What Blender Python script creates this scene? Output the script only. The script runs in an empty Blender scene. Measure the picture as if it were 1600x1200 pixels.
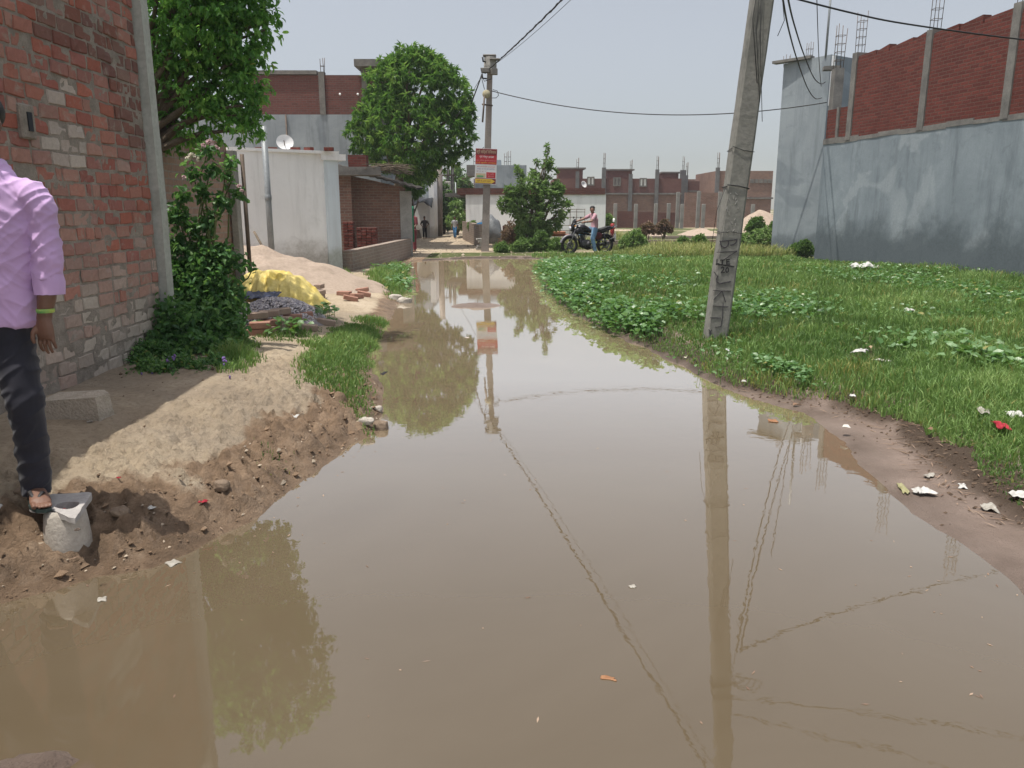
import bpy, bmesh, math, random
import numpy as np
from mathutils import Vector, Matrix, noise as mnoise

R = math.radians
rng = np.random.default_rng(7)
random.seed(7)
scn = bpy.context.scene
col = scn.collection

# ------------------------------------------------------------------ camera, sky, sun, exposure
CAMH, FPX, PITCH = 1.6, 1230.0, math.atan(275 / 1230.0)
cam_d = bpy.data.cameras.new("camera")
cam = bpy.data.objects.new("camera", cam_d)
col.objects.link(cam)
cam.location = (0, 0, CAMH)
cam.rotation_euler = (math.pi / 2 - PITCH, 0, 0)
cam_d.sensor_width = 36
cam_d.lens = FPX / 1600 * 36
cam_d.clip_start = 0.05
cam_d.clip_end = 2000
scn.camera = cam

SUNV = Vector((-0.235, -0.11, 1.0)).normalized()
world = bpy.data.worlds.new("World")
scn.world = world
world.use_nodes = True
wn, wl = world.node_tree.nodes, world.node_tree.links
bg = wn["Background"]
sky = wn.new("ShaderNodeTexSky")
sky.sky_type = 'NISHITA'
sky.sun_disc = False
sky.sun_elevation = math.asin(SUNV.z)
sky.sun_rotation = math.atan2(SUNV.x, SUNV.y)
sky.air_density = 1.0
sky.dust_density = 0.3
sky.ozone_density = 3.0
hs = wn.new("ShaderNodeHueSaturation")
hs.inputs['Saturation'].default_value = 0.37
# hazy air: the clear sky plus the bright veil that dust puts round a high sun
veil = wn.new("ShaderNodeTexSky")
veil.sky_type = 'NISHITA'
veil.sun_disc = False
veil.sun_elevation = sky.sun_elevation
veil.sun_rotation = sky.sun_rotation
veil.air_density = 1.0
veil.dust_density = 10.0
veil.ozone_density = 3.0
s1_ = wn.new("ShaderNodeVectorMath"); s1_.operation = 'SCALE'; s1_.inputs['Scale'].default_value = 0.69
s2_ = wn.new("ShaderNodeVectorMath"); s2_.operation = 'SCALE'; s2_.inputs['Scale'].default_value = 0.79
ad_ = wn.new("ShaderNodeVectorMath"); ad_.operation = 'ADD'
wl.new(sky.outputs[0], s1_.inputs[0]); wl.new(veil.outputs[0], s2_.inputs[0])
wl.new(s1_.outputs[0], ad_.inputs[0]); wl.new(s2_.outputs[0], ad_.inputs[1])
wl.new(ad_.outputs[0], hs.inputs['Color'])
wl.new(hs.outputs[0], bg.inputs[0])
bg.inputs[1].default_value = 0.1
sun_d = bpy.data.lights.new("sun", 'SUN')
sun_d.energy = 4.3
sun_d.angle = R(0.6)
sun_d.color = (1.0, 0.95, 0.86)
sun = bpy.data.objects.new("sun", sun_d)
col.objects.link(sun)
sun.rotation_euler = (-SUNV).to_track_quat('-Z', 'Y').to_euler()
scn.view_settings.view_transform = 'Standard'
scn.view_settings.look = 'None'
scn.view_settings.gamma = 1
scn.view_settings.exposure = 0.22
scn.cycles.max_bounces = 6
scn.cycles.transparent_max_bounces = 8

# ------------------------------------------------------------------ surveying helpers (sight line -> place)
CP, SP = math.cos(PITCH), math.sin(PITCH)
def sight(px, py):
    xc, yc = (px - 800) / FPX, -(py - 600) / FPX
    return Vector((xc, CP + yc * SP, -SP + yc * CP))
def at(px, py, Y):
    d = sight(px, py)
    return Vector((0, 0, CAMH)) + d * (Y / d.y)
def gp(px, py, z=0.0):
    d = sight(px, py)
    return Vector((0, 0, CAMH)) + d * ((z - CAMH) / d.z)
def zat(py, Y):
    return at(800, py, Y).z

# ------------------------------------------------------------------ numpy noise
def _hash(ix, iy, seed):
    h = (ix.astype(np.int64) * 374761393 + iy.astype(np.int64) * 668265263 + seed * 1442695041) & 0x7fffffff
    h = ((h ^ (h >> 13)) * 1274126177) & 0x7fffffff
    h = h ^ (h >> 16)
    return (h & 0xffff) / 65535.0
def vnoise(x, y, seed=0):
    ix, iy = np.floor(x), np.floor(y)
    fx, fy = x - ix, y - iy
    fx = fx * fx * (3 - 2 * fx); fy = fy * fy * (3 - 2 * fy)
    a = _hash(ix, iy, seed); b = _hash(ix + 1, iy, seed)
    c = _hash(ix, iy + 1, seed); d = _hash(ix + 1, iy + 1, seed)
    return (a + (b - a) * fx) * (1 - fy) + (c + (d - c) * fx) * fy - 0.5
def fbm(x, y, seed=0, octs=4, gain=0.5):
    s = np.zeros_like(x); a = 1.0; f = 1.0
    for o in range(octs):
        s = s + a * vnoise(x * f, y * f, seed + o * 17)
        a *= gain; f *= 2.03
    return s
def sstep(a, b, x):
    t = np.clip((x - a) / (b - a), 0, 1)
    return t * t * (3 - 2 * t)
def in_poly(x, y, poly):
    inside = np.zeros(x.shape, bool)
    n = len(poly)
    for i in range(n):
        x0, y0 = poly[i]; x1, y1 = poly[(i + 1) % n]
        if y0 == y1: continue
        c = ((y0 > y) != (y1 > y)) & (x < (x1 - x0) * (y - y0) / (y1 - y0) + x0)
        inside ^= c
    return inside
def dist_poly(x, y, poly):
    d = np.full(x.shape, 1e9)
    n = len(poly)
    for i in range(n):
        x0, y0 = poly[i]; x1, y1 = poly[(i + 1) % n]
        dx, dy = x1 - x0, y1 - y0
        t = np.clip(((x - x0) * dx + (y - y0) * dy) / (dx * dx + dy * dy + 1e-12), 0, 1)
        d = np.minimum(d, np.hypot(x - x0 - t * dx, y - y0 - t * dy))
    return d

# ------------------------------------------------------------------ object helpers
def thing(name, label, cat, loc=(0, 0, 0), rotz=0, group=None):
    o = bpy.data.objects.new(name, None)
    o.empty_display_size = 0.2
    col.objects.link(o)
    o.location = loc; o.rotation_euler = (0, 0, rotz)
    tag(o, label, cat, group)
    return o
def tag(o, label, cat, group=None, kind=None):
    o['label'] = label; o['category'] = cat
    if group: o['group'] = group
    if kind: o['kind'] = kind
    return o
def structure(o):
    o['kind'] = 'structure'
    return o
def root_loc(p):
    v = Vector((0, 0, 0))
    while p is not None:
        v = v + Vector(p.location); p = p.parent
    return v
def link(name, me, material=None, parent=None):
    o = bpy.data.objects.new(name, me)
    col.objects.link(o)
    if material is not None:
        me.materials.append(material)
    if parent is not None:
        o.parent = parent
    return o

class MB:
    """collects shapes; build() links them as one mesh object"""
    def __init__(s):
        s.v = []; s.f = []; s.sm = []
    def add(s, vs, fs, smooth=False):
        b = len(s.v)
        s.v += [Vector(v) for v in vs]
        for f in fs:
            s.f.append([b + i for i in f]); s.sm.append(smooth)
        return s
    def box(s, c, d, rz=0, M=None, bev=0.0):
        hx, hy, hz = d[0] / 2, d[1] / 2, d[2] / 2
        if bev > 0:
            e = min(bev, hx * .9, hy * .9, hz * .9)
            pts = []; idx = {}
            for sx in (-1, 1):
                for sy in (-1, 1):
                    for sz in (-1, 1):
                        for ax in range(3):
                            p = [sx * (hx - e), sy * (hy - e), sz * (hz - e)]
                            p[ax] = (sx * hx, sy * hy, sz * hz)[ax]
                            idx[(sx, sy, sz, ax)] = len(pts); pts.append(p)
            F = []
            for ax in range(3):
                for sg in (-1, 1):
                    o = [a for a in range(3) if a != ax]
                    q = []
                    for a, b in ((-1, -1), (1, -1), (1, 1), (-1, 1)):
                        k = [0, 0, 0]; k[ax] = sg; k[o[0]] = a; k[o[1]] = b
                        q.append(idx[(*k, ax)])
                    F.append(q)
            for ax in range(3):
                o = [a for a in range(3) if a != ax]
                for a in (-1, 1):
                    for b in (-1, 1):
                        k0 = [0, 0, 0]; k0[o[0]] = a; k0[o[1]] = b
                        k1 = list(k0); k0[ax] = -1; k1[ax] = 1
                        F.append([idx[(*k0, o[0])], idx[(*k1, o[0])], idx[(*k1, o[1])], idx[(*k0, o[1])]])
            for sx in (-1, 1):
                for sy in (-1, 1):
                    for sz in (-1, 1):
                        F.append([idx[(sx, sy, sz, 0)], idx[(sx, sy, sz, 1)], idx[(sx, sy, sz, 2)]])
        else:
            pts = [(-hx, -hy, -hz), (hx, -hy, -hz), (hx, hy, -hz), (-hx, hy, -hz), (-hx, -hy, hz), (hx, -hy, hz), (hx, hy, hz), (-hx, hy, hz)]
            F = [(0, 3, 2, 1), (4, 5, 6, 7), (0, 1, 5, 4), (1, 2, 6, 5), (2, 3, 7, 6), (3, 0, 4, 7)]
        T = M if M is not None else Matrix.Rotation(rz, 4, 'Z')
        return s.add([Vector(c) + (T @ Vector(p)) for p in pts], F)
    def wall(s, a, b, t, z0, z1, z1b=None):
        """upright slab from a to b (xy), thickness t to the left of a->b; top may slope to z1b"""
        a = Vector((a[0], a[1])); b = Vector((b[0], b[1]))
        d = (b - a).normalized(); n = Vector((-d.y, d.x)) * t
        z1b = z1 if z1b is None else z1b
        P = [a, b, b + n, a + n]
        tops = [z1, z1b, z1b, z1]
        vs = [(p.x, p.y, z0) for p in P] + [(p.x, p.y, q) for p, q in zip(P, tops)]
        return s.add(vs, [(0, 3, 2, 1), (4, 5, 6, 7), (0, 1, 5, 4), (1, 2, 6, 5), (2, 3, 7, 6), (3, 0, 4, 7)])
    def prism(s, poly, z0, z1):
        n = len(poly)
        vs = [(p[0], p[1], z0) for p in poly] + [(p[0], p[1], z1) for p in poly]
        fs = [list(range(n))[::-1], list(range(n, 2 * n))] + [(i, (i + 1) % n, n + (i + 1) % n, n + i) for i in range(n)]
        return s.add(vs, fs)
    def tube(s, pts, r, n=8, caps=True, smooth=True, side=None, sq=1.0):
        pts = [Vector(p) for p in pts]
        if not hasattr(r, '__len__'): r = [r] * len(pts)
        rings = []
        prev = None
        for i, p in enumerate(pts):
            d = (pts[min(i + 1, len(pts) - 1)] - pts[max(i - 1, 0)])
            d = d.normalized() if d.length > 1e-9 else Vector((0, 0, 1))
            if side is not None:
                u = Vector(side)
            elif prev is None:
                u = Vector((1, 0, 0)) if abs(d.x) < .8 else Vector((0, 1, 0))
            else:
                u = prev
            u = (u - d * u.dot(d)).normalized(); w = d.cross(u); prev = u
            ra = r[i]
            if hasattr(ra, '__len__'): rx, ry = ra
            else: rx, ry = ra, ra * sq
            rings.append([p + u * (math.cos(t) * rx) + w * (math.sin(t) * ry) for t in [2 * math.pi * k / n for k in range(n)]])
        vs = [v for ring in rings for v in ring]
        fs = []
        for i in range(len(rings) - 1):
            for k in range(n):
                k2 = (k + 1) % n
                fs.append((i * n + k, i * n + k2, (i + 1) * n + k2, (i + 1) * n + k))
        if caps:
            fs.append(list(range(n))[::-1]); fs.append([(len(rings) - 1) * n + k for k in range(n)])
        return s.add(vs, fs, smooth)
    def ell(s, c, r, nu=14, nv=9, M=None, smooth=True):
        vs = []; fs = []
        for j in range(1, nv):
            ph = math.pi * j / nv
            for i in range(nu):
                th = 2 * math.pi * i / nu
                vs.append(Vector((r[0] * math.sin(ph) * math.cos(th), r[1] * math.sin(ph) * math.sin(th), r[2] * math.cos(ph))))
        vs += [Vector((0, 0, r[2])), Vector((0, 0, -r[2]))]
        t, b = len(vs) - 2, len(vs) - 1
        for j in range(nv - 2):
            for i in range(nu):
                i2 = (i + 1) % nu
                fs.append((j * nu + i, (j + 1) * nu + i, (j + 1) * nu + i2, j * nu + i2))
        for i in range(nu):
            i2 = (i + 1) % nu
            fs.append((t, i, i2)); fs.append((b, (nv - 2) * nu + i2, (nv - 2) * nu + i))
        if M is not None: vs = [M @ v for v in vs]
        return s.add([Vector(c) + v for v in vs], fs, smooth)
    def lathe(s, c, prof, n=20, axis='Z', smooth=True, M=None):
        """prof: list of (r, h) swept round axis"""
        vs = []
        for r_, h in prof:
            for k in range(n):
                t = 2 * math.pi * k / n
                p = Vector((r_ * math.cos(t), r_ * math.sin(t), h))
                if axis == 'Y': p = Vector((p.x, p.z, p.y))
                if axis == 'X': p = Vector((p.z, p.x, p.y))
                if M is not None: p = M @ p
                vs.append(Vector(c) + p)
        fs = []
        for i in range(len(prof) - 1):
            for k in range(n):
                k2 = (k + 1) % n
                fs.append((i * n + k, i * n + k2, (i + 1) * n + k2, (i + 1) * n + k))
        return s.add(vs, fs, smooth)
    def jitter(s, a, f=6.0, seed=0):
        for v in s.v:
            q = v * f + Vector((seed * 3.1, seed * 1.7, 0))
            v += mnoise.noise_vector(q) * a
        return s
    def mesh(s, name, off=Vector((0, 0, 0)), uv=True):
        me = bpy.data.meshes.new(name)
        me.from_pydata([v - off for v in s.v], [], s.f)
        me.update()
        me.polygons.foreach_set('use_smooth', s.sm)
        if uv:
            ul = me.uv_layers.new(name='UVMap')
            dat = np.zeros((len(me.loops), 2), np.float32)
            for p in me.polygons:
                n = p.normal
                if abs(n.z) > .8:
                    U, V = Vector((1, 0, 0)), Vector((0, 1, 0))
                else:
                    U = Vector((-n.y, n.x, 0)).normalized(); V = Vector((0, 0, 1))
                for li in p.loop_indices:
                    q = s.v[me.loops[li].vertex_index]
                    dat[li] = (q.dot(U), q.dot(V))
            ul.data.foreach_set('uv', dat.ravel())
        return me
    def build(s, name, material, parent=None, local=False, uv=True):
        off = Vector((0, 0, 0)) if (local or parent is None) else root_loc(parent)
        return link(name, s.mesh(name, off, uv), material, parent)

def single(mb, name, material, label, cat, group=None, kind=None):
    """a thing of one mesh: origin at its base"""
    lo = Vector((min(v.x for v in mb.v), min(v.y for v in mb.v), min(v.z for v in mb.v)))
    hi = Vector((max(v.x for v in mb.v), max(v.y for v in mb.v), 0))
    c = Vector(((lo.x + hi.x) / 2, (lo.y + hi.y) / 2, lo.z))
    o = link(name, mb.mesh(name, c), material)
    o.location = c
    return tag(o, label, cat, group, kind)

def np_mesh(name, V, F, material, parent=None, off=(0, 0, 0), colr=None, smooth=False):
    """V (n,3), F (m,k) of one k; colr (n,4) point colours"""
    V = np.asarray(V, np.float32) - np.asarray(off, np.float32)
    F = np.asarray(F, np.int32); m, k = F.shape
    me = bpy.data.meshes.new(name)
    me.vertices.add(len(V)); me.vertices.foreach_set('co', V.ravel())
    me.loops.add(m * k); me.loops.foreach_set('vertex_index', F.ravel())
    me.polygons.add(m)
    me.polygons.foreach_set('loop_start', np.arange(0, m * k, k, dtype=np.int32))
    me.update(calc_edges=True)
    me.polygons.foreach_set('use_smooth', np.full(m, smooth))
    if colr is not None:
        a = me.attributes.new('tint', 'FLOAT_COLOR', 'POINT')
        a.data.foreach_set('color', np.asarray(colr, np.float32).ravel())
    return link(name, me, material, parent)

# ------------------------------------------------------------------ materials
def newmat(name):
    m = bpy.data.materials.new(name); m.use_nodes = True
    nt = m.node_tree
    return m, nt.nodes, nt.links, nt.nodes['Principled BSDF']
def ramp(N, stops):
    r = N.new('ShaderNodeValToRGB')
    e = r.color_ramp.elements
    while len(e) < len(stops): e.new(0.5)
    for el, (p, c) in zip(e, stops):
        el.position = p; el.color = (*c, 1)
    return r
def noise(N, L, coord, scale, detail=5, rough=.6, dist=0.0, vscale=None):
    n = N.new('ShaderNodeTexNoise')
    n.inputs['Scale'].default_value = scale; n.inputs['Detail'].default_value = detail
    n.inputs['Roughness'].default_value = rough; n.inputs['Distortion'].default_value = dist
    if vscale is not None:
        mp = N.new('ShaderNodeMapping'); mp.inputs['Scale'].default_value = vscale
        L.new(coord, mp.inputs[0]); L.new(mp.outputs[0], n.inputs['Vector'])
    else:
        L.new(coord, n.inputs['Vector'])
    return n.outputs['Fac']
def mixc(N, L, fac, a, b, blend='MIX'):
    m = N.new('ShaderNodeMix'); m.data_type = 'RGBA'; m.blend_type = blend
    for sock, v in ((m.inputs[0], fac), (m.inputs[6], a), (m.inputs[7], b)):
        if hasattr(v, 'is_linked') or hasattr(v, 'links'): L.new(v, sock)
        elif hasattr(v, '__len__'): sock.default_value = (*v, 1)
        else: sock.default_value = v
    return m.outputs[2]
def mathn(N, L, op, a, b=None, clamp=False):
    m = N.new('ShaderNodeMath'); m.operation = op; m.use_clamp = clamp
    for sock, v in ((m.inputs[0], a), (m.inputs[1], b)):
        if v is None: continue
        if hasattr(v, 'links'): L.new(v, sock)
        else: sock.default_value = v
    return m.outputs[0]
def mrange(N, L, v, a, b, c=0.0, d=1.0):
    m = N.new('ShaderNodeMapRange'); m.interpolation_type = 'SMOOTHSTEP'
    L.new(v, m.inputs[0])
    for i, q in zip((1, 2, 3, 4), (a, b, c, d)): m.inputs[i].default_value = q
    return m.outputs[0]
def bump(N, L, B, h, strength=.4, dist=.01):
    b = N.new('ShaderNodeBump'); b.inputs['Strength'].default_value = strength; b.inputs['Distance'].default_value = dist
    L.new(h, b.inputs['Height']); L.new(b.outputs[0], B.inputs['Normal'])
    return b
def wpos(N):
    return N.new('ShaderNodeNewGeometry').outputs['Position']
def sepz(N, L, v):
    s = N.new('ShaderNodeSeparateXYZ'); L.new(v, s.inputs[0]); return s.outputs

def mottled(name, c1, c2, scale=6, rough=.8, bmp=.3, bd=.006, metal=0.0, c3=None, spec=.3, space='Object', fine=None):
    m, N, L, B = newmat(name)
    co = N.new('ShaderNodeTexCoord').outputs[space]
    n1 = noise(N, L, co, scale)
    stops = [(.32, c1), (.68, c2)] if c3 is None else [(.3, c1), (.5, c2), (.72, c3)]
    r = ramp(N, stops); L.new(n1, r.inputs[0])
    c = r.outputs[0]
    n2 = noise(N, L, co, scale * 9, 4)
    c = mixc(N, L, mrange(N, L, n2, .35, .75, 0, .35), c, tuple(x * .62 for x in c1))
    L.new(c, B.inputs['Base Color'])
    B.inputs['Roughness'].default_value = rough; B.inputs['Metallic'].default_value = metal
    B.inputs['Specular IOR Level'].default_value = spec
    if bmp: bump(N, L, B, noise(N, L, co, fine or scale * 7, 6), bmp, bd)
    return m

def plaster(name, c_hi, c_lo, streak, damp, damp_z, gz=0.25, patch=None):
    """weathered plaster: blotches, vertical run marks, a damp dirty foot"""
    m, N, L, B = newmat(name)
    p = wpos(N); z = sepz(N, L, p)[2]
    r = ramp(N, [(.3, c_lo), (.7, c_hi)]); L.new(noise(N, L, p, .7, 8, .65, .6), r.inputs[0])
    c = r.outputs[0]
    st = noise(N, L, p, 1.0, 8, .68, .2, (3.2, 3.2, .35))
    c = mixc(N, L, mrange(N, L, st, .48, .72, 0, .7), c, streak)
    c = mixc(N, L, mrange(N, L, noise(N, L, p, 1.0, 6, .7, .1, (9, 9, .8)), .5, .75, 0, .4), c, c_hi)
    c = mixc(N, L, mrange(N, L, noise(N, L, p, 2.6, 9, .72, .8), .55, .72, 0, .5), c, streak)
    if patch:
        c = mixc(N, L, mrange(N, L, noise(N, L, p, .45, 4, .5, 1.2), .55, .6, 0, .5), c, patch)
    zz = mathn(N, L, 'ADD', z, mathn(N, L, 'MULTIPLY', mathn(N, L, 'SUBTRACT', noise(N, L, p, 1.3, 6, .7), .5), -1.5 * damp_z))
    c = mixc(N, L, mrange(N, L, zz, gz + damp_z * .35, gz + damp_z, .85, 0), c, damp)
    fine = noise(N, L, p, 22, 5)
    c = mixc(N, L, mrange(N, L, fine, .35, .7, .25, 0), c, c_lo)
    L.new(c, B.inputs['Base Color']); B.inputs['Roughness'].default_value = .9
    B.inputs['Specular IOR Level'].default_value = .2
    bump(N, L, B, noise(N, L, p, 35, 6), .25, .006)
    return m

def brickmat(name, c1, c2, mortar, bw=.24, rh=.085, ms=.011, smear=.35, dark=None, squash=1.0):
    m, N, L, B = newmat(name)
    tc = N.new('ShaderNodeTexCoord'); uv = tc.outputs['UV']
    p = wpos(N)
    nz = N.new('ShaderNodeTexNoise'); nz.inputs['Scale'].default_value = 7; nz.inputs['Detail'].default_value = 3
    L.new(uv, nz.inputs['Vector'])
    vm = N.new('ShaderNodeVectorMath'); vm.operation = 'MULTIPLY_ADD'
    L.new(nz.outputs['Color'], vm.inputs[0]); vm.inputs[1].default_value = (.022, .022, 0)
    L.new(uv, vm.inputs[2])
    b = N.new('ShaderNodeTexBrick')
    L.new(vm.outputs[0], b.inputs['Vector'])
    b.inputs['Color1'].default_value = (*c1, 1); b.inputs['Color2'].default_value = (*c2, 1); b.inputs['Mortar'].default_value = (*mortar, 1)
    b.inputs['Scale'].default_value = 1; b.inputs['Mortar Size'].default_value = ms; b.inputs['Mortar Smooth'].default_value = .25
    b.inputs['Brick Width'].default_value = bw; b.inputs['Row Height'].default_value = rh
    c = b.outputs['Color']
    c = mixc(N, L, mrange(N, L, noise(N, L, p, 3.0, 8, .7, .4), .5, .75, 0, smear), c, mortar)
    c = mixc(N, L, mrange(N, L, noise(N, L, p, .6, 5, .6, .3), .45, .75, 0, .5), c, dark or tuple(x * .55 for x in c1))
    c = mixc(N, L, mrange(N, L, noise(N, L, p, 25, 4), .35, .7, .3, 0), c, tuple(x * .6 for x in c2))
    L.new(c, B.inputs['Base Color']); B.inputs['Roughness'].default_value = .92; B.inputs['Specular IOR Level'].default_value = .15
    h = mathn(N, L, 'SUBTRACT', noise(N, L, p, 40, 4), mathn(N, L, 'MULTIPLY', b.outputs['Fac'], 1.2))
    bump(N, L, B, h, .6, .01)
    return m

def leafmat(name, dark, mid, light, transl=.35, rough=.45):
    """leaf colour by each leaf's own tint value (kind and age of leaf)"""
    m, N, L, B = newmat(name)
    at_ = N.new('ShaderNodeAttribute'); at_.attribute_name = 'tint'
    s = N.new('ShaderNodeSeparateColor'); L.new(at_.outputs['Color'], s.inputs[0])
    r = ramp(N, [(0, dark), (.5, mid), (1, light)]); L.new(s.outputs[0], r.inputs[0])
    c = mixc(N, L, s.outputs[1], r.outputs[0], (.30, .25, .08))
    L.new(c, B.inputs['Base Color']); B.inputs['Roughness'].default_value = rough
    B.inputs['Specular IOR Level'].default_value = .35
    t = N.new('ShaderNodeBsdfTranslucent')
    L.new(mixc(N, L, .5, c, (.16, .3, .02), 'ADD'), t.inputs[0])
    mx = N.new('ShaderNodeMixShader'); mx.inputs[0].default_value = transl
    L.new(B.outputs[0], mx.inputs[1]); L.new(t.outputs[0], mx.inputs[2])
    L.new(mx.outputs[0], N['Material Output'].inputs['Surface'])
    return m

def plain(name, c, rough=.6, metal=0.0, spec=.4):
    return mottled(name, tuple(x * .86 for x in c), c, 9, rough, .12, .003, metal, None, spec)

def tintmat(name, rough=.9, bmp=.5, bscale=55, smear=None, smear_amt=.5):
    m, N, L, B = newmat(name)
    at_ = N.new('ShaderNodeAttribute'); at_.attribute_name = 'tint'
    p = wpos(N)
    c = at_.outputs['Color']
    c = mixc(N, L, mrange(N, L, noise(N, L, p, 30, 6, .7), .35, .72, .35, 0), c, mixc(N, L, .5, c, (.05, .04, .035)))
    if smear:
        c = mixc(N, L, mrange(N, L, noise(N, L, p, 9, 8, .72, .5), .53, .72, 0, smear_amt), c, smear)
    L.new(c, B.inputs['Base Color']); B.inputs['Roughness'].default_value = rough; B.inputs['Specular IOR Level'].default_value = .2
    bump(N, L, B, noise(N, L, p, bscale, 7, .7), bmp, .008)
    return m

M = {}
M['conc'] = mottled('concrete', (.24, .235, .22), (.36, .35, .325), 3, .9, .35, .006)
M['conc_far'] = mottled('grey_far_concrete', (.10, .10, .105), (.15, .148, .15), 2, .9, .2)
M['conc_dark'] = mottled('dark_concrete', (.12, .115, .11), (.21, .2, .185), 3, .9, .35, .006)
M['pole'] = mottled('pole_concrete', (.13, .13, .118), (.215, .21, .19), 2.2, .9, .7, .008, c3=(.17, .175, .155))
M['pole_far'] = mottled('pole_brownish', (.21, .18, .16), (.3, .265, .24), 2, .9, .3)
M['white'] = plaster('white_plaster', (.85, .855, .855), (.74, .74, .735), (.54, .54, .53), (.27, .25, .22), .75, .3)
M['white_clean'] = plaster('whitewash', (.88, .885, .885), (.83, .835, .835), (.7, .7, .69), (.45, .42, .38), .55, .2)
M['blue_white'] = plaster('pale_blue_paint', (.66, .73, .78), (.55, .61, .65), (.42, .45, .48), (.27, .29, .25), .6, .3)
M['grey'] = plaster('grey_plaster', (.27, .31, .34), (.155, .185, .21), (.105, .127, .145), (.072, .087, .098), 1.5, .15, (.34, .375, .4))
M['grey2'] = plaster('grey_cement', (.315, .35, .375), (.205, .235, .26), (.135, .155, .175), (.1, .12, .135), .8, .2, (.145, .17, .195))
M['brick_far'] = brickmat('far_brick', (.17, .072, .062), (.125, .055, .05), (.14, .1, .09), smear=.2)
M['brick_red'] = brickmat('red_brick', (.175, .05, .04), (.105, .033, .028), (.12, .07, .06), rh=.078, smear=.3)
M['brick_brown'] = brickmat('brown_brick', (.26, .15, .115), (.18, .105, .085), (.26, .22, .19), smear=.4)
M['brick_pale'] = brickmat('pale_brick', (.38, .25, .19), (.30, .2, .16), (.32, .28, .24), smear=.5)
M['brick_low'] = brickmat('mortared_brick', (.30, .23, .19), (.26, .2, .165), (.33, .3, .26), smear=.8)
M['brick_real'] = tintmat('fired_brick', .92, .55, 50, (.36, .32, .275), .75)
M['mortar'] = mottled('mortar', (.22, .19, .16), (.37, .325, .275), 9, .95, 1.0, .012)
M['steel'] = mottled('rusty_steel', (.09, .07, .06), (.17, .13, .1), 8, .7, .2, .003, .4)
M['galv'] = mottled('galvanised_pipe', (.2, .215, .225), (.3, .32, .33), 4, .5, .1, .003, .3)
M['tin'] = mottled('old_tin_roof', (.03, .027, .025), (.07, .06, .055), 3, .8, .3)
M['black'] = plain('black_rubber', (.012, .012, .013), .7)
M['wire'] = plain('black_cable', (.018, .018, .02), .6)
M['bark'] = mottled('bark', (.11, .085, .06), (.2, .16, .12), 6, .95, .9, .02)
M['stem'] = mottled('green_stem', (.09, .12, .04), (.16, .17, .07), 6, .8, .2)
M['wood'] = mottled('weathered_wood', (.13, .1, .075), (.24, .19, .14), 7, .9, .5)

# ------------------------------------------------------------------ ground, water
SH_L = [(-400, 1010), (-150, 985), (0, 945), (90, 925), (150, 902), (240, 888), (290, 868), (345, 838), (400, 812), (440, 778), (490, 742), (545, 695), (588, 676), (600, 640), (594, 600), (578, 570), (583, 540), (603, 505), (622, 478), (635, 445), (632, 415)]
SH_F = [(645, 409), (740, 404), (800, 403), (875, 406)]
SH_R = [(838, 420), (850, 447), (880, 480), (940, 516), (1010, 546), (1100, 592), (1170, 622), (1250, 645), (1310, 690), (1365, 748), (1420, 802), (1500, 850), (1560, 893), (1600, 935), (1800, 1080)]
wl_pts = [(-5.5, -6.0), (-5.0, 0.5), (-4.0, 1.8)] + [tuple(gp(*p, 0)[:2]) for p in SH_L[2:]]
wr_pts = [tuple(gp(*p, 0)[:2]) for p in SH_R] + [(3.4, 0.5), (4.2, -6.0)]
WATER = wl_pts + [tuple(gp(*p, 0)[:2]) for p in SH_F] + wr_pts
def shore_left_x(y):
    a = np.array(wl_pts); return np.interp(y, a[:, 1], a[:, 0])
def shore_right_x(y):
    a = np.array(wr_pts[::-1]); return np.interp(y, a[:, 1], a[:, 0])
ISL = gp(745, 478, 0)
MUD2 = gp(55, 1195, 0)
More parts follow.
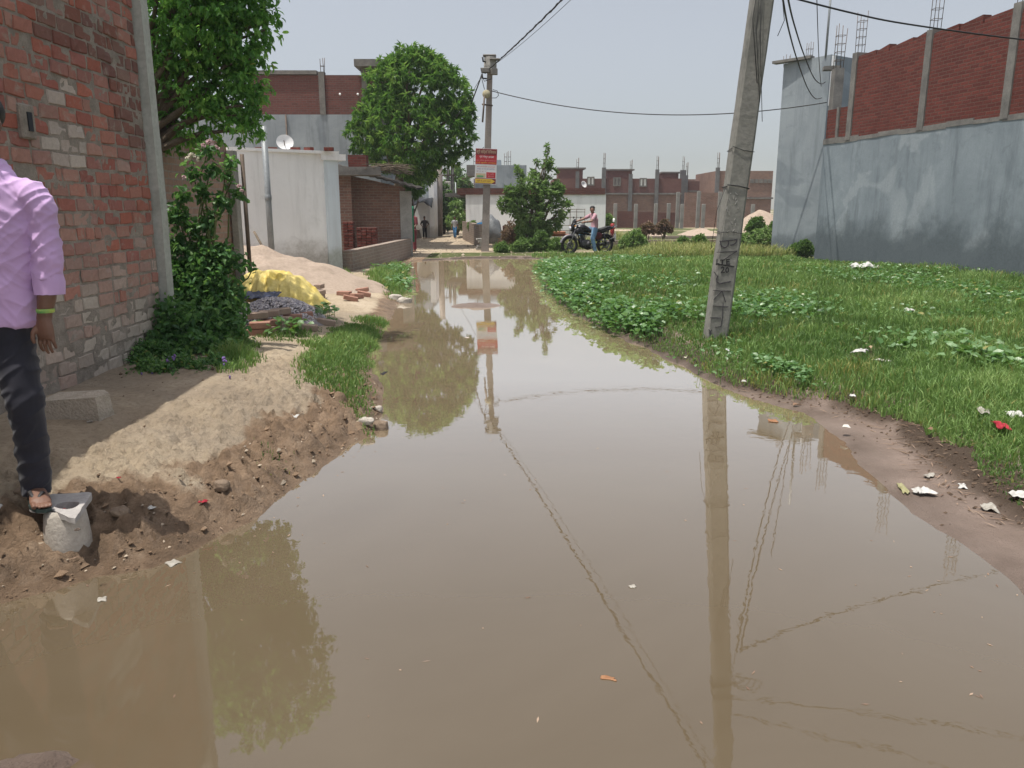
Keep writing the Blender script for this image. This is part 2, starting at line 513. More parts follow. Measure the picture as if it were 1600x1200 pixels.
def ground_h(x, y):
    x = np.asarray(x, float); y = np.asarray(y, float)
    wob = .05 * fbm(x * 2.5, y * 2.5, 3) * np.clip(y / 5, .8, 2.2)
    d = dist_poly(x, y, WATER)
    ins = in_poly(x, y, WATER)
    d = np.where(ins, -d, d) + wob
    dd = np.maximum(d, 0)
    left = x < (shore_left_x(np.clip(y, -6, 24)) + .3)
    far = (y > 23.5)
    # left bank
    top = .34 - .14 * sstep(6.5, 9.5, y)
    hl = top * (1 - np.exp(-(dd / .52) ** 1.1))
    nearm = (1 - sstep(.7, 1.5, dd)) * (1 - sstep(6.5, 8, y)) * sstep(0, .12, dd)
    clod = np.abs(fbm(x * 9, y * 9, 11, 6, .72))
    hl = hl + nearm * (.105 * clod - .025) + .0 + .02 * fbm(x * 1.6, y * 1.6, 5) * sstep(0, .5, dd) + .012 * fbm(x * 7, y * 7, 8) * sstep(0, .4, dd)
    # right bank
    w = .42 * (1 - sstep(5.2, 7.5, y)) * sstep(1.0, 3.2, y) + .02
    de = np.maximum(dd - w, 0)
    hr = .012 * sstep(0, .1, dd) + .02 * np.minimum(dd, .6) + .17 * (1 - np.exp(-de / .35)) + .06 * fbm(x * .5, y * .5, 21) * sstep(.2, 2, de) + .02 * fbm(x * 4, y * 4, 22) * sstep(0, .3, de)
    ridge = np.exp(-((dd - w - .12) / .13) ** 2) * (1 - sstep(6, 8, y))
    hr = hr + ridge * (.05 * np.abs(fbm(x * 9, y * 9, 29, 5, .6)) + .01)
    # far side of the puddle and the lane
    hf = .025 + .06 * (1 - np.exp(-dd / 1.2)) + .02 * fbm(x * 1.5, y * 1.5, 31) * sstep(0, .6, dd)
    h = np.where(left, hl, hr)
    k = sstep(18.0, 24.0, y)
    h = h * (1 - k) + hf * k
    h = np.where(d < 0, np.maximum(-.16, .55 * d), h)
    h = h + (.22 * np.exp(-(((x - ISL.x) / .75) ** 2 + ((y - ISL.y) / .55) ** 2)) + .05 * fbm(x * 4, y * 4, 41) * np.exp(-(((x - ISL.x) / .9) ** 2 + ((y - ISL.y) / .7) ** 2))) * (d < 0)
    h = h + (.185 * np.exp(-(((x - MUD2.x) / .33) ** 2 + ((y - MUD2.y) / .12) ** 2)) + .05 * fbm(x * 9, y * 9, 42) * np.exp(-(((x - MUD2.x) / .4) ** 2 + ((y - MUD2.y) / .2) ** 2))) * (d < 0)
    return h, d, left
def gh(x, y):
    return float(ground_h(np.array([x]), np.array([y]))[0][0])
def seat(px, py):
    """ground point seen along a sight line"""
    z = .15
    for _ in range(4):
        q = gp(px, py, z); z = gh(q.x, q.y)
    return Vector((q.x, q.y, z))

def spaced(knots):
    out = []
    for (a, sa), (b, sb) in zip(knots[:-1], knots[1:]):
        t = a
        while t < b - 1e-6:
            out.append(t); t += sa + (sb - sa) * (t - a) / (b - a)
    out.append(knots[-1][0])
    return np.array(out)
gx = spaced([(-600, 60), (-60, 4), (-8, .25), (-3.4, .02), (-1.2, .02), (1, .05), (5, .04), (14, .35), (60, 4), (600, 60)])
gy = spaced([(-300, 60), (-10, 1.2), (1, .05), (2.9, .02), (5, .024), (8, .05), (12, .08), (28, .2), (60, 1.5), (120, 8), (900, 90)])
GX, GY = np.meshgrid(gx, gy)
gxs, gys = GX.ravel(), GY.ravel()
gz, gd, gleft = ground_h(gxs, gys)
nx, ny = len(gx), len(gy)
idx = np.arange(nx * ny).reshape(ny, nx)
GF = np.stack([idx[:-1, :-1].ravel(), idx[:-1, 1:].ravel(), idx[1:, 1:].ravel(), idx[1:, :-1].ravel()], 1)
# what the ground is made of: r = soil under grass, g = bare mud, b = wet, a = 1
near = 1 - sstep(7, 9, gys)
field = ((~gleft) & (gd > 0) & (gys < 28)) * sstep(.25, .7, gd - .42 * (1 - sstep(5.2, 7.5, gys)) + .15 * fbm(gxs * 2, gys * 2, 51))
scrub = ((gys >= 24) & (gxs > shore_right_x(np.clip(gys, 0, 24)) + .5)) * sstep(24, 27, gys) * (.55 + fbm(gxs * .25, gys * .25, 61))
mud = np.where(gleft, (1 - sstep(.28, .6, gd + .45 * fbm(gxs * 2, gys * 2, 52))) * near + (1 - near) * (1 - sstep(.1, .5, gd)), (1 - sstep(.6, 1.3, gd)) * .9)
mud = np.where(gys > 23.5, 1 - sstep(.3, 1.6, gd), mud)
wet = 1 - sstep(.02, .42, gd + .2 * fbm(gxs * 3, gys * 3, 53))
rw = .42 * (1 - sstep(5.2, 7.5, gys)) * sstep(1.0, 3.2, gys) + .02
ridgec = np.exp(-((gd - rw - .16) / .2) ** 2) * np.clip(1.0 + 1.2 * fbm(gxs * 4, gys * 4, 57), 0, 1) * .5
gcol = np.stack([np.clip(np.maximum(field, scrub), 0, 1), np.clip(mud, 0, 1), np.clip(wet, 0, 1), np.where(gleft, 1.0, ridgec)], 1)

gm, N, L, B = newmat('ground_soil')
ga = N.new('ShaderNodeAttribute'); ga.attribute_name = 'tint'
gs = N.new('ShaderNodeSeparateColor'); L.new(ga.outputs['Color'], gs.inputs[0])
p = wpos(N)
r1 = ramp(N, [(.25, (.27, .215, .155)), (.48, (.41, .33, .235)), (.75, (.54, .45, .34))]); L.new(noise(N, L, p, 1.6, 10, .65, .4), r1.inputs[0])
dirt = mixc(N, L, mrange(N, L, noise(N, L, p, 28, 8, .7), .45, .7, 0, .5), mixc(N, L, mrange(N, L, noise(N, L, p, .55, 6, .65, .8), .42, .62, 0, .55), r1.outputs[0], (.25, .205, .16)), (.17, .13, .09))
r2 = ramp(N, [(.28, (.10, .066, .04)), (.5, (.22, .15, .098)), (.75, (.35, .255, .175))]); L.new(noise(N, L, p, 6, 10, .7, .3), r2.inputs[0])
rpink = ramp(N, [(.3, (.17, .125, .10)), (.7, (.29, .225, .19))]); L.new(noise(N, L, p, 2.2, 8, .6), rpink.inputs[0])
mudc = mixc(N, L, mrange(N, L, ga.outputs['Alpha'], .6, 1), mixc(N, L, mrange(N, L, ga.outputs['Alpha'], .05, .42), rpink.outputs[0], (.068, .047, .033)), r2.outputs[0])
r3 = ramp(N, [(.3, (.05, .055, .02)), (.55, (.085, .1, .032)), (.8, (.17, .15, .075))]); L.new(noise(N, L, p, 2.5, 8, .7), r3.inputs[0])
c = mixc(N, L, mrange(N, L, mathn(N, L, 'ADD', gs.outputs[1], mathn(N, L, 'MULTIPLY', mathn(N, L, 'SUBTRACT', noise(N, L, p, 7, 6), .5), .7)), .3, .7), dirt, mudc)
c = mixc(N, L, mrange(N, L, mathn(N, L, 'ADD', gs.outputs[0], mathn(N, L, 'MULTIPLY', mathn(N, L, 'SUBTRACT', noise(N, L, p, 5, 6), .5), .6)), .25, .7), c, r3.outputs[0])
c = mixc(N, L, mathn(N, L, 'MULTIPLY', gs.outputs[2], .45), c, mixc(N, L, .5, c, (.05, .035, .025), 'MULTIPLY'))
L.new(c, B.inputs['Base Color'])
L.new(mrange(N, L, gs.outputs[2], 0, 1, .95, .42), B.inputs['Roughness'])
B.inputs['Specular IOR Level'].default_value = .3
bump(N, L, B, mathn(N, L, 'ADD', noise(N, L, p, 18, 10, .75), mathn(N, L, 'MULTIPLY', noise(N, L, p, 90, 4, .6), .3)), .9, .045)
ground = structure(np_mesh('ground', np.stack([gxs, gys, gz], 1), GF, gm, colr=gcol, smooth=True))

wmat, N, L, B = newmat('muddy_water')
p = wpos(N)
r = ramp(N, [(.25, (.078, .059, .036)), (.5, (.086, .066, .042)), (.78, (.097, .076, .050))]); L.new(noise(N, L, p, .5, 7, .6, 1.6), r.inputs[0])
N.remove(B)
dif = N.new('ShaderNodeBsdfDiffuse'); L.new(r.outputs[0], dif.inputs[0])
glo = N.new('ShaderNodeBsdfGlossy'); glo.inputs['Roughness'].default_value = .012
fr = N.new('ShaderNodeFresnel'); fr.inputs[0].default_value = 1.33
mx = N.new('ShaderNodeAddShader')
fk = mathn(N, L, 'MINIMUM', mathn(N, L, 'MULTIPLY', fr.outputs[0], 2.65), .74)
L.new(mixc(N, L, fk, (0, 0, 0), (1, 1, 1)), glo.inputs[0])
L.new(dif.outputs[0], mx.inputs[0]); L.new(glo.outputs[0], mx.inputs[1])
bp = N.new('ShaderNodeBump'); bp.inputs['Strength'].default_value = .014; bp.inputs['Distance'].default_value = .02
hgt = mathn(N, L, 'ADD', noise(N, L, p, 9, 3, .5, .6), mathn(N, L, 'MULTIPLY', noise(N, L, p, 2.2, 2, .5, .3, (1, .6, 1)), 1.6))
L.new(hgt, bp.inputs['Height'])
for s_ in (glo, fr): L.new(bp.outputs[0], s_.inputs['Normal'])
L.new(mx.outputs[0], N['Material Output'].inputs['Surface'])
wx = np.linspace(-6, 5, 12); wy = np.linspace(-6.5, 25.5, 33)
WX, WY = np.meshgrid(wx, wy)
wi = np.arange(len(wx) * len(wy)).reshape(len(wy), len(wx))
WF = np.stack([wi[:-1, :-1].ravel(), wi[:-1, 1:].ravel(), wi[1:, 1:].ravel(), wi[1:, :-1].ravel()], 1)
structure(np_mesh('water', np.stack([WX.ravel(), WY.ravel(), np.zeros(WX.size)], 1), WF, wmat))

# ------------------------------------------------------------------ buildings
def slab_box(m, x0, x1, y0, y1, z0, z1):
    return m.box(((x0 + x1) / 2, (y0 + y1) / 2, (z0 + z1) / 2), (x1 - x0, y1 - y0, z1 - z0))
def rebar(m, x, y, z, h, w=.2, n=4, ties=3, r=.008, lean=0.0):
    for k in range(n):
        ox, oy = ((-1, -1), (1, -1), (1, 1), (-1, 1))[k % 4]
        hh = h * random.uniform(.85, 1.05)
        m.tube([(x + ox * w / 2, y + oy * w / 2, z), (x + ox * w / 2 + lean * hh + random.uniform(-.03, .03), y + oy * w / 2 + random.uniform(-.03, .03), z + hh)], r, 4)
    for t in range(ties):
        zz = z + h * (t + 1) / (ties + 1.2); e = w / 2 + .01; lx = lean * (zz - z)
        m.tube([(x - e + lx, y - e, zz), (x + e + lx, y - e, zz), (x + e + lx, y + e, zz), (x - e + lx, y + e, zz), (x - e + lx, y - e, zz)], r * .8, 4, caps=False)
    return m

# --- near brick house on the left, wall of real bricks laid on edge
WX0, WY0, WY1, WTOP = -3.2, -1.0, 7.16, 3.95
bh = thing('brick_house', 'near red brick house with a whitewashed patch on its wall, behind the man in purple', 'house', (-5.2, 3, .2))
w = MB(); slab_box(w, -8, WX0 - .03, WY0, WY1, 0, WTOP - .02); w.build('wall', M['brick_pale'], bh)
w = MB(); slab_box(w, -8.1, WX0 - .015, WY0 - .1, WY1 + .05, WTOP - .02, WTOP + .12); w.build('roof', M['conc'], bh)
# mortar bed: a rough sheet with depth
my = np.linspace(WY0, WY1, 270); mz = np.linspace(0.05, WTOP - .021, 150)
MY, MZ = np.meshgrid(my, mz)
MX = WX0 - .0045 + .012 * fbm(MY * 9, MZ * 9, 71, 4, .6)
mi = np.arange(MY.size).reshape(MY.shape)
mf = np.stack([mi[:-1, :-1].ravel(), mi[:-1, 1:].ravel(), mi[1:, 1:].ravel(), mi[1:, :-1].ravel()], 1)
rl = root_loc(bh)
np_mesh('mortar_bed', np.stack([MX.ravel(), MY.ravel(), MZ.ravel()], 1), mf, M['mortar'], bh, off=rl, smooth=True)
def wyz(px, py):
    d = sight(px, py); t = WX0 / d.x
    return d.y * t, CAMH + d.z * t
wp_a, wp_b = wyz(68, 118), wyz(128, 265)
st = [wyz(100, 40), wyz(150, 60), wyz(200, 60), wyz(205, 130), wyz(212, 190), wyz(235, 80)]
V = []; F = []; C = []
RH = .104
row = 0
z = .12
while z < WTOP - .05:
    hgt_b = .098 + random.uniform(-.004, .003)
    y = -.2 - random.uniform(0, .25); k = row
    while y < WY1 - .03:
        lng = .225 if random.random() < .82 else random.choice([.105, .115, .075])
        lng *= random.uniform(.96, 1.03)
        y1 = min(y + lng, WY1)
        cy, cz = (y + y1) / 2, z + hgt_b / 2
        q = random.random()
        low = 1 - float(sstep(.75, 1.15, np.array(cz + random.uniform(-.2, .2))))
        red = [(.25, .088, .062), (.27, .098, .068), (.23, .086, .066), (.27, .118, .088), (.22, .09, .074)][random.randrange(5)]
        tone = np.array(red) * random.uniform(.88, 1.08) * np.array((1.55, 1.5, 1.5))
        grey = np.array((.47, .41, .35)) * random.uniform(.8, 1.1)
        mixg = min(1, max(0, random.gauss(.1, .15) + low * random.uniform(.35, .95) + .25 * (1 - float(sstep(1.1, 1.7, np.array(cz))))))
        cc = tone * (1 - mixg) + grey * mixg
        wa = wp_a[0] + (cz - wp_a[1]) * (wp_b[0] - wp_a[0]) / (wp_b[1] - wp_a[1]) * .5
        if min(wp_a[0], wp_b[0]) - .1 < cy < max(wp_a[0], wp_b[0]) + .12 and min(wp_a[1], wp_b[1]) < cz < max(wp_a[1], wp_b[1]) and random.random() < .93 - .5 * mnoise.noise((cy * 5, cz * 5, 3)) - .25:
            cc = (np.array((.56, .52, .46)) * random.uniform(.82, 1.08)) * .8 + cc * .2
        for sy, sz in st:
            dd_ = math.hypot((cy - sy) / .3, (cz - sz) / .16)
            if dd_ < 1.3 and random.random() < .8: cc = cc * .5 + np.array((.05, .042, .038)) * .6; break
        hole = random.random() < .006
        if not hole and y1 - y > .04:
            prot = random.gauss(.003, .003) - .012 * low * random.random()
            UU = (0, .03, .27, .5, .73, .97, 1); VV = (0, .07, .5, .93, 1); nu, nv = 7, 5
            b0 = len(V)
            skew = random.uniform(-.006, .006); sd = random.uniform(0, 99)
            chip = random.random() < .25
            for j in range(nv):
                for i in range(nu):
                    u, v_ = UU[i], VV[j]
                    edge = (i in (0, nu - 1)) or (j in (0, nv - 1))
                    n1 = mnoise.noise((y * 13 + u * 4 + sd, z * 13 + v_ * 3, sd)) * .006
                    yy = y + .004 + u * (y1 - y - .011) + mnoise.noise((sd, u * 3, v_ * 3)) * .007
                    zz = z + .002 + v_ * (hgt_b - .004) + skew * (u - .5) * 2 + mnoise.noise((u * 3, sd, v_ * 3)) * .006
                    xx = WX0 + prot + n1 - (.012 if edge else 0)
                    if chip and u > .65 and v_ > .6: xx -= .012
                    V.append((xx, yy, zz)); C.append((*cc, 1))
            for j in range(nv - 1):
                for i in range(nu - 1):
                    a = b0 + j * nu + i
                    F.append((a, a + 1, a + nu + 1, a + nu))
        y = y1 + random.uniform(.006, .013)
    z += RH + random.uniform(-.002, .002); row += 1
np_mesh('brick_facing', V, F, M['brick_real'], bh, off=rl, colr=C, smooth=False)
w = MB()
w.tube([(WX0 - .02, WY1 + .09, .1), (WX0 + .0, WY1 + .09, 1.5), (WX0 - .01, WY1 + .09, WTOP + .3)], .1, 4, smooth=False, side=(1, 1, 0)); w.jitter(.012, 3)
w.build('corner_column', mottled('lime_coated_concrete', (.35, .36, .32), (.47, .48, .44), 3, .9, .4, c3=(.4, .4, .36)), bh)
q = wyz(38, 190)
w = MB(); w.box((WX0 - .0, q[0], q[1]), (.06, .16, .22), bev=.01); w.build('vent_surround', M['mortar'], bh)
w = MB(); w.box((WX0 + .012, q[0] + .01, q[1]), (.05, .05, .12)); w.build('vent_hole', plain('dark_hole', (.012, .014, .022)), bh)

# --- brick boundary wall behind the rose bush
a_, b_ = at(262, 300, 8.6), at(372, 300, 11.6)
t = thing('brick_wall', 'narrow brown brick wall behind the rose bush, ending in a thin concrete post', 'wall', (b_.x, b_.y, .2))
w = MB(); w.wall((-4.15, 7.6), (b_.x - .12, b_.y), .24, 0, 2.5); w.jitter(.02, 2); w.build('wall', M['brick_pale'], t)
w = MB(); w.box((b_.x - .05, b_.y, 1.2), (.1, .16, 2.4), bev=.01); w.build('end_post', M['conc'], t)
w = MB(); w.tube([(b_.x + .06, b_.y + .1, 0), (b_.x + .06, b_.y + .1, 2.35)], .03, 7); w.build('rusty_pipe', M['steel'], t)
w = MB(); w.box((-3.62, 8.25, 2.0), (.12, .2, .6), bev=.02); w.box((-3.6, 8.25, 1.0), (.1, .18, 1.4), bev=.02)
single(w, 'stone_post', M['conc'], 'pale upright stone post beside the corner column of the near brick house', 'post')

# --- white plastered hut
hA, hB = at(368, 330, 16.6), at(527, 330, 17.9)
zt = zat(238, 17.3)
t = thing('white_hut', 'small flat-roofed hut of stained white plaster behind the sand heap', 'house', (hA.x, hA.y, .2))
w = MB(); w.wall((hB.x - .12, hB.y), (hA.x, hA.y), -3.2, 0, zt); w.build('wall', M['white'], t)
d = Vector((hB.x - hA.x, hB.y - hA.y)).normalized()
w = MB(); w.wall((hB.x - .2 + .0, hB.y - .13), (hB.x + .05, hB.y + .07), .3, 0, zt - .13); w.build('corner_pilaster', M['blue_white'], t)
w = MB(); w.wall((hA.x - .05, hA.y - .05), (hB.x + .1, hB.y + .02), 3.4, zt, zt + .06); w.jitter(.02, 2.5); w.build('roof_slab', M['white'], t)
w = MB(); w.wall((hB.x - .25, hB.y - .2), (hB.x + .22, hB.y + .1), .5, zt - .13, zt + .002); w.build('roof_bracket', M['white'], t)
for k in range(5):
    q = at(395 + k * 28 + random.uniform(-6, 6), 233, 17.4)
    w = MB(); w.box((q.x, q.y + .3, zt + .095), (.2, .11, .08), random.uniform(-.5, .5), bev=.008)
    single(w, 'brick', M['brick_red'], 'red brick lying loose on the flat roof of the white hut', 'brick', 'bricks left on the white hut roof')
q = at(427, 390, 16.65)
w = MB(); w.tube([(q.x, q.y - .12, .1), (q.x, q.y - .12, 3.2)], .062, 14); w.lathe((q.x, q.y - .12, 1.75), [(.065, 0), (.071, .01), (.071, .1), (.065, .11)], 14)
single(w, 'vent_pipe', M['galv'], 'tall grey pipe standing against the front of the white hut', 'pipe')
q = at(445, 226, 18.2)
t = thing('satellite_dish', 'small white satellite dish on the flat roof of the white hut', 'satellite dish', (q.x, q.y, zt + .06))
w = MB(); Mx = Matrix.Rotation(R(62), 4, 'X') @ Matrix.Rotation(R(18), 4, 'Y') @ Matrix.Scale(.62, 4)
w.lathe((q.x, q.y, zt + .24), [(.001, -.0), (.1, .012), (.2, .05), (.29, .11), (.3, .12)], 22, M=Mx)
w.lathe((q.x, q.y, zt + .24), [(.3, .12), (.285, .108), (.2, .042), (.1, .004), (.001, -.008)], 22, M=Mx); w.build('dish', plain('dish_white', (.6, .6, .6), .5), t)
w = MB(); w.tube([(q.x, q.y + .05, zt + .09), (q.x, q.y + .05, zt + .26)], .02, 8); w.tube([(q.x, q.y, zt + .2), (q.x + .03, q.y - .16, zt + .3)], .01, 6); w.build('mount', M['steel'], t)
w = MB(); a = at(397, 362, 16.3); b = at(419, 402, 16.0); w.tube([a, b], .025, 7)
single(w, 'stick', M['bark'], 'dark stick leaning against the white hut beside the grey pipe', 'stick')

# --- brick shed behind a low wall
sA, sB = at(540, 330, 25.5), at(634, 330, 26.0)
lw0, lw1 = seat(536, 424), Vector((sB.x + .12, 26.6, .2))
w = MB(); w.wall((hB.x + .22, hB.y + .35), (sB.x + .15, 25.9), .24, 0, .64); w.jitter(.02, 2)
single(w, 'low_wall', M['brick_low'], 'knee-high mortared brick wall running back from the white hut to the shed', 'wall')
t = thing('brick_shed', 'brown brick shed with a sloping dark tin roof behind the low wall', 'shed', ((sA.x + sB.x) / 2, sA.y, .2))
zl, zr = zat(266, 25.6), zat(291, 26)
w = MB(); w.wall((sB.x, sB.y), (sA.x - .3, sA.y), -1.25, 0, zr - .05, zl - .05); w.build('wall', M['brick_brown'], t)
w = MB(); w.wall((sB.x - .17, sB.y - .08), (sB.x + .2, sB.y), 1.0, 0, zr - .15); w.build('end_wall', M['conc'], t)
w = MB()
n0 = 18
for k in range(n0):
    u0, u1 = k / n0, (k + 1) / n0
    for s_, (u, zz) in enumerate(((u0, 0), (u1, 0))): pass
xs = np.linspace(sA.x - .5, sB.x + .45, 40)
vs = []; fs = []
for i, x in enumerate(xs):
    u = (x - sA.x) / (sB.x - sA.x)
    zz = zl + (zr - zl) * u + .02 + .018 * math.sin(i * 1.9) + random.uniform(-.008, .008)
    vs += [(x, sA.y - .35 + .2 * u, zz), (x, sA.y + 1.6, zz + .05), (x, sA.y + 1.6, zz + .1), (x, sA.y - .35 + .2 * u, zz + .05)]
for i in range(len(xs) - 1):
    for k in range(4):
        k2 = (k + 1) % 4
        fs.append((i * 4 + k, (i + 1) * 4 + k, (i + 1) * 4 + k2, i * 4 + k2))
w.add(vs, fs); w.build('roof', M['tin'], t)
# slab and thatch sticks on the roof side
q0, q1 = at(543, 268, 24.6), at(583, 271, 24.9)
t = thing('brick_store', 'dark open brick store with a thick roof slab between the white hut and the shed', 'outbuilding', (q0.x, q0.y, .2))
w = MB(); w.wall((at(549, 300, 24.9).x, 24.9), (q0.x - .6, 24.6), -.7, 0, q0.z - .1); w.build('wall', M['brick_brown'], t)
w = MB(); w.wall((q0.x - .9, 24.2), (q1.x + .3, 24.5), .9, q0.z - .12, q0.z + .12); w.jitter(.03, 2); w.build('roof_slab', M['conc_dark'], t)
w = MB(); w.box((q0.x + .3, 24.8, q0.z + .3), (.55, .35, .36)); w.jitter(.02, 4); w.build('chimney', M['brick_red'], t)
w = MB()
for k in range(46):
    a = at(random.uniform(565, 600), random.uniform(256, 268), random.uniform(24.3, 25.3)); b = at(random.uniform(618, 648), random.uniform(256, 274), random.uniform(25.6, 27.2))
    mid = (a + b) / 2 + Vector((0, 0, random.uniform(-.02, .1)))
    w.tube([a, mid, b], random.uniform(.006, .014), 4)
single(w, 'stick_bundle', M['bark'], 'loose bundle of long dry sticks sticking out over the shed roof', 'sticks')
# brick stack
k = 0
for (pa, pb, rows) in ((537, 556, 9), (558, 592, 7)):
    a, b = at(pa, 388, 22.0), at(pb, 388, 22.3)
    w = MB(); nb = max(2, int((b.x - a.x) / .115))
    for r_ in range(rows + 5):
        for c_ in range(nb):
            x = a.x + (c_ + .5) * (b.x - a.x) / nb
            w.box((x, a.y + .12 + random.uniform(-.015, .015), .18 + .04 + r_ * .075), ((b.x - a.x) / nb - .008, .23, .068), random.uniform(-.04, .04), bev=.006)
    single(w, 'brick_stack', M['brick_red'], ('tall narrow stack of new red bricks against the side of the white hut', 'wide lower stack of new red bricks in front of the shed wall')[k], 'brick stack')
    k += 1

# --- two-storey house behind
Y0 = 33.0
X0, X1 = at(395, 200, Y0).x, at(592, 200, Y0).x
t = thing('storeyed_house', 'unplastered two-storey house with red brick parapet over grey plaster, behind the white hut', 'house', ((X0 + X1) / 2, Y0, .2))
zp, ztop = zat(179, Y0), zat(117, Y0)
w = MB(); slab_box(w, X0 - 4, X1, Y0, Y0 + 8, 0, zp); w.build('wall', M['grey2'], t)
w = MB(); slab_box(w, X0, X1 - .05, Y0 + .03, Y0 + .26, zp, ztop); slab_box(w, X1 - .3, X1 - .06, Y0 + .27, Y0 + 7.8, zp, ztop); w.build('parapet', M['brick_far'], t)
w = MB(); a = at(425, 108, Y0 - .3); b = at(497, 120, Y0 + .2)
w.wall((a.x - 2, Y0 - .05), (b.x, Y0 - .05), .6, ztop + .02, ztop + .16); w.jitter(.02, 1.5); w.build('parapet_coping', M['conc_dark'], t)
for px0, px1, yt in ((499, 508, 112), (566, 574, 95)):
    a, b = at(px0, 150, Y0), at(px1, 150, Y0)
    w = MB(); slab_box(w, a.x, b.x, Y0 - .03, Y0 + .28, zp, zat(yt, Y0)); w.build('column', M['conc_dark'], t)
w = MB(); a = at(503, 112, Y0); rebar(w, a.x, Y0 + .12, zat(114, Y0), .6, .12, 3, 1, .012); w.build('rebar', M['steel'], t)
a, b = at(556, 100, Y0), at(600, 100, Y0)
w = MB(); slab_box(w, a.x, b.x + .7, Y0 - .4, Y0 + 3, zat(106, Y0), zat(95, Y0)); w.build('stair_roof', M['conc_dark'], t)
w = MB(); slab_box(w, at(575, 100, Y0).x, b.x + .6, Y0 + .4, Y0 + 3, zp, zat(107, Y0)); w.build('stair_tower', M['brick_far'], t)
w = MB(); q = at(448, 200, Y0); w.tube([(q.x, Y0 - .04, 0.3), (q.x, Y0 - .04, zp)], .03, 6); w.build('drain_pipe', M['steel'], t)
for px_ in (531, 559):
    q = at(px_, 147, Y0 - .01); w = MB(); w.lathe((q.x, Y0 + .005, q.z), [(.001, 0), (.045, 0), (.045, .03)], 10, axis='Y'); w.build('vent_hole', M['white_clean'], t)

# --- big grey plastered house on the right
Cc, Ee = gp(1272, 402, .2), gp(1600, 437, .2)
Ce, Ed = Vector((Cc.x, Cc.y)), Vector((Ee.x, Ee.y))
dv = (Ed - Ce).normalized(); nv_ = Vector((-dv.y, dv.x))
def onwall(px, py=200):
    """distance along the wall front under a sight line"""
    d = sight(px, py)
    # solve Ce + s*dv = t*(d.x,d.y)
    det = dv.x * -d.y + dv.y * d.x
    return (-Ce.x * -d.y + -Ce.y * d.x) / det
def wpt(s, off=0.0):
    q = Ce + dv * s + nv_ * off
    return (q.x, q.y)
L_end = 15.0
zG = zat(222, Cc.y) - .02
t = thing('grey_house', 'long grey plastered house with unfinished red brick parapet, right of the field', 'house', (Cc.x, Cc.y, .1))
w = MB(); w.wall(wpt(0), wpt(L_end), 8, -.1, zG); w.build('wall', M['grey'], t)
s1, s2, s3, s4 = onwall(1331, 150), onwall(1446, 120), onwall(1581, 90), 12.0
ztp = zat(90, wpt(s1)[1])
zlow = zat(168, wpt(onwall(1312))[1])
w = MB(); w.wall(wpt(.05, .02), wpt(s1, .02), .23, zG, zlow); w.build('low_parapet', M['brick_red'], t)
for k, (sa, sb) in enumerate(((s1, s2), (s2, s3), (s3, s4), (s4, L_end))):
    w = MB(); w.wall(wpt(sa + .08, .02), wpt(sb - .08, .02), .23, zG, ztp - .07)
    s = sa + .1
    seg = 0
    while s < sb - .3:                     # stepped, broken top courses
        ln = min(random.uniform(.5, 1.0), sb - .1 - s)
        w.wall(wpt(s, .03), wpt(s + ln - random.uniform(0.01, .07), .03), .2, ztp - .07, ztp + random.uniform(-.02, .03), ztp + random.uniform(.05, .13)); s += ln
    w.jitter(.006, 5); w.build('parapet', M['brick_red'], t)
for k, s in enumerate((onwall(1309, 190), s1, s2, s3, s4)):
    zz = zlow + .02 if k == 0 else ztp + .12
    w = MB(); w.wall(wpt(s - (.1 if k else .05), -.02), wpt(s + (.1 if k else .05), -.02), .3, zG - .02, zz); w.jitter(.012, 3); cm = w.build('column', M['conc_dark'], t)
    if k:
        w = MB(); q = wpt(s, .12); rebar(w, q[0], q[1], zz, (.0, 1.0, 1.15, 1.3, 1.0)[k], .17, 4, 4, .008, -.0); r_ = w.build('rebar', M['steel'], cm)
w = MB(); s = 0
while s < s4:
    w.wall(wpt(s, -.012), wpt(s + .8, -.012), .2, zG - .05 + random.uniform(-.02, .02), zG + random.uniform(.03, .11)); s += .8
w.jitter(.02, 3); w.build('plaster_edge', M['conc_dark'], t)
# tall rear part
A, B_ = at(1225, 100, 26.6), at(1283, 85, 25.2)
B_.x += .3
t = thing('tall_grey_house', 'tall grey cement house end rising behind the corner of the long grey house', 'house', (A.x, A.y, .1))
w = MB(); w.wall((B_.x, B_.y), (A.x, A.y), -5, -.1, B_.z, A.z); w.build('wall', M['grey2'], t)
w = MB(); w.wall((A.x - .35, A.y + .1), (A.x + .5, A.y - .9), .25, A.z + .02, A.z + .1); w.build('roof_ledge', M['conc_dark'], t)
w = MB(); rebar(w, A.x + .3, A.y + .6, A.z, .4, .16, 4, 1); w.build('rebar', M['steel'], t)
w = MB(); rebar(w, A.x + .85, A.y + .2, A.z + .1, .6, .16, 4, 2); w.build('rebar', M['steel'], t)
w = MB(); w.wall((B_.x + .005, B_.y + .02), (B_.x + .14, B_.y + .02), .4, zat(165, B_.y), B_.z - .02); w.jitter(.02, 3); w.build('stair_wall', M['white'], t)
a, b = at(1303, 140, 24), at(1317, 140, 24)
w = MB(); slab_box(w, a.x, b.x, 24, 24.3, zG - .5, zat(106, 24)); w.build('column', M['conc_dark'], t)
w = MB(); rebar(w, (a.x + b.x) / 2, 24.15, zat(106, 24), 1.15, .2, 4, 4, .01); w.build('rebar', M['steel'], t)
w = MB(); a, b = at(1286, 103, 24.6), at(1304, 106, 24.4); w.wall((a.x, 24.5), (b.x + .2, 24.4), .3, zat(109, 24.5), zat(103, 24.5)); w.build('beam', M['conc_dark'], t)
w = MB(); a, b = at(1322, 133, 26.0), at(1334, 160, 26); slab_box(w, a.x, b.x + .5, 26, 26.5, b.z - .5, a.z); w.build('door', plain('teal_paint', (.03, .12, .13)), t)
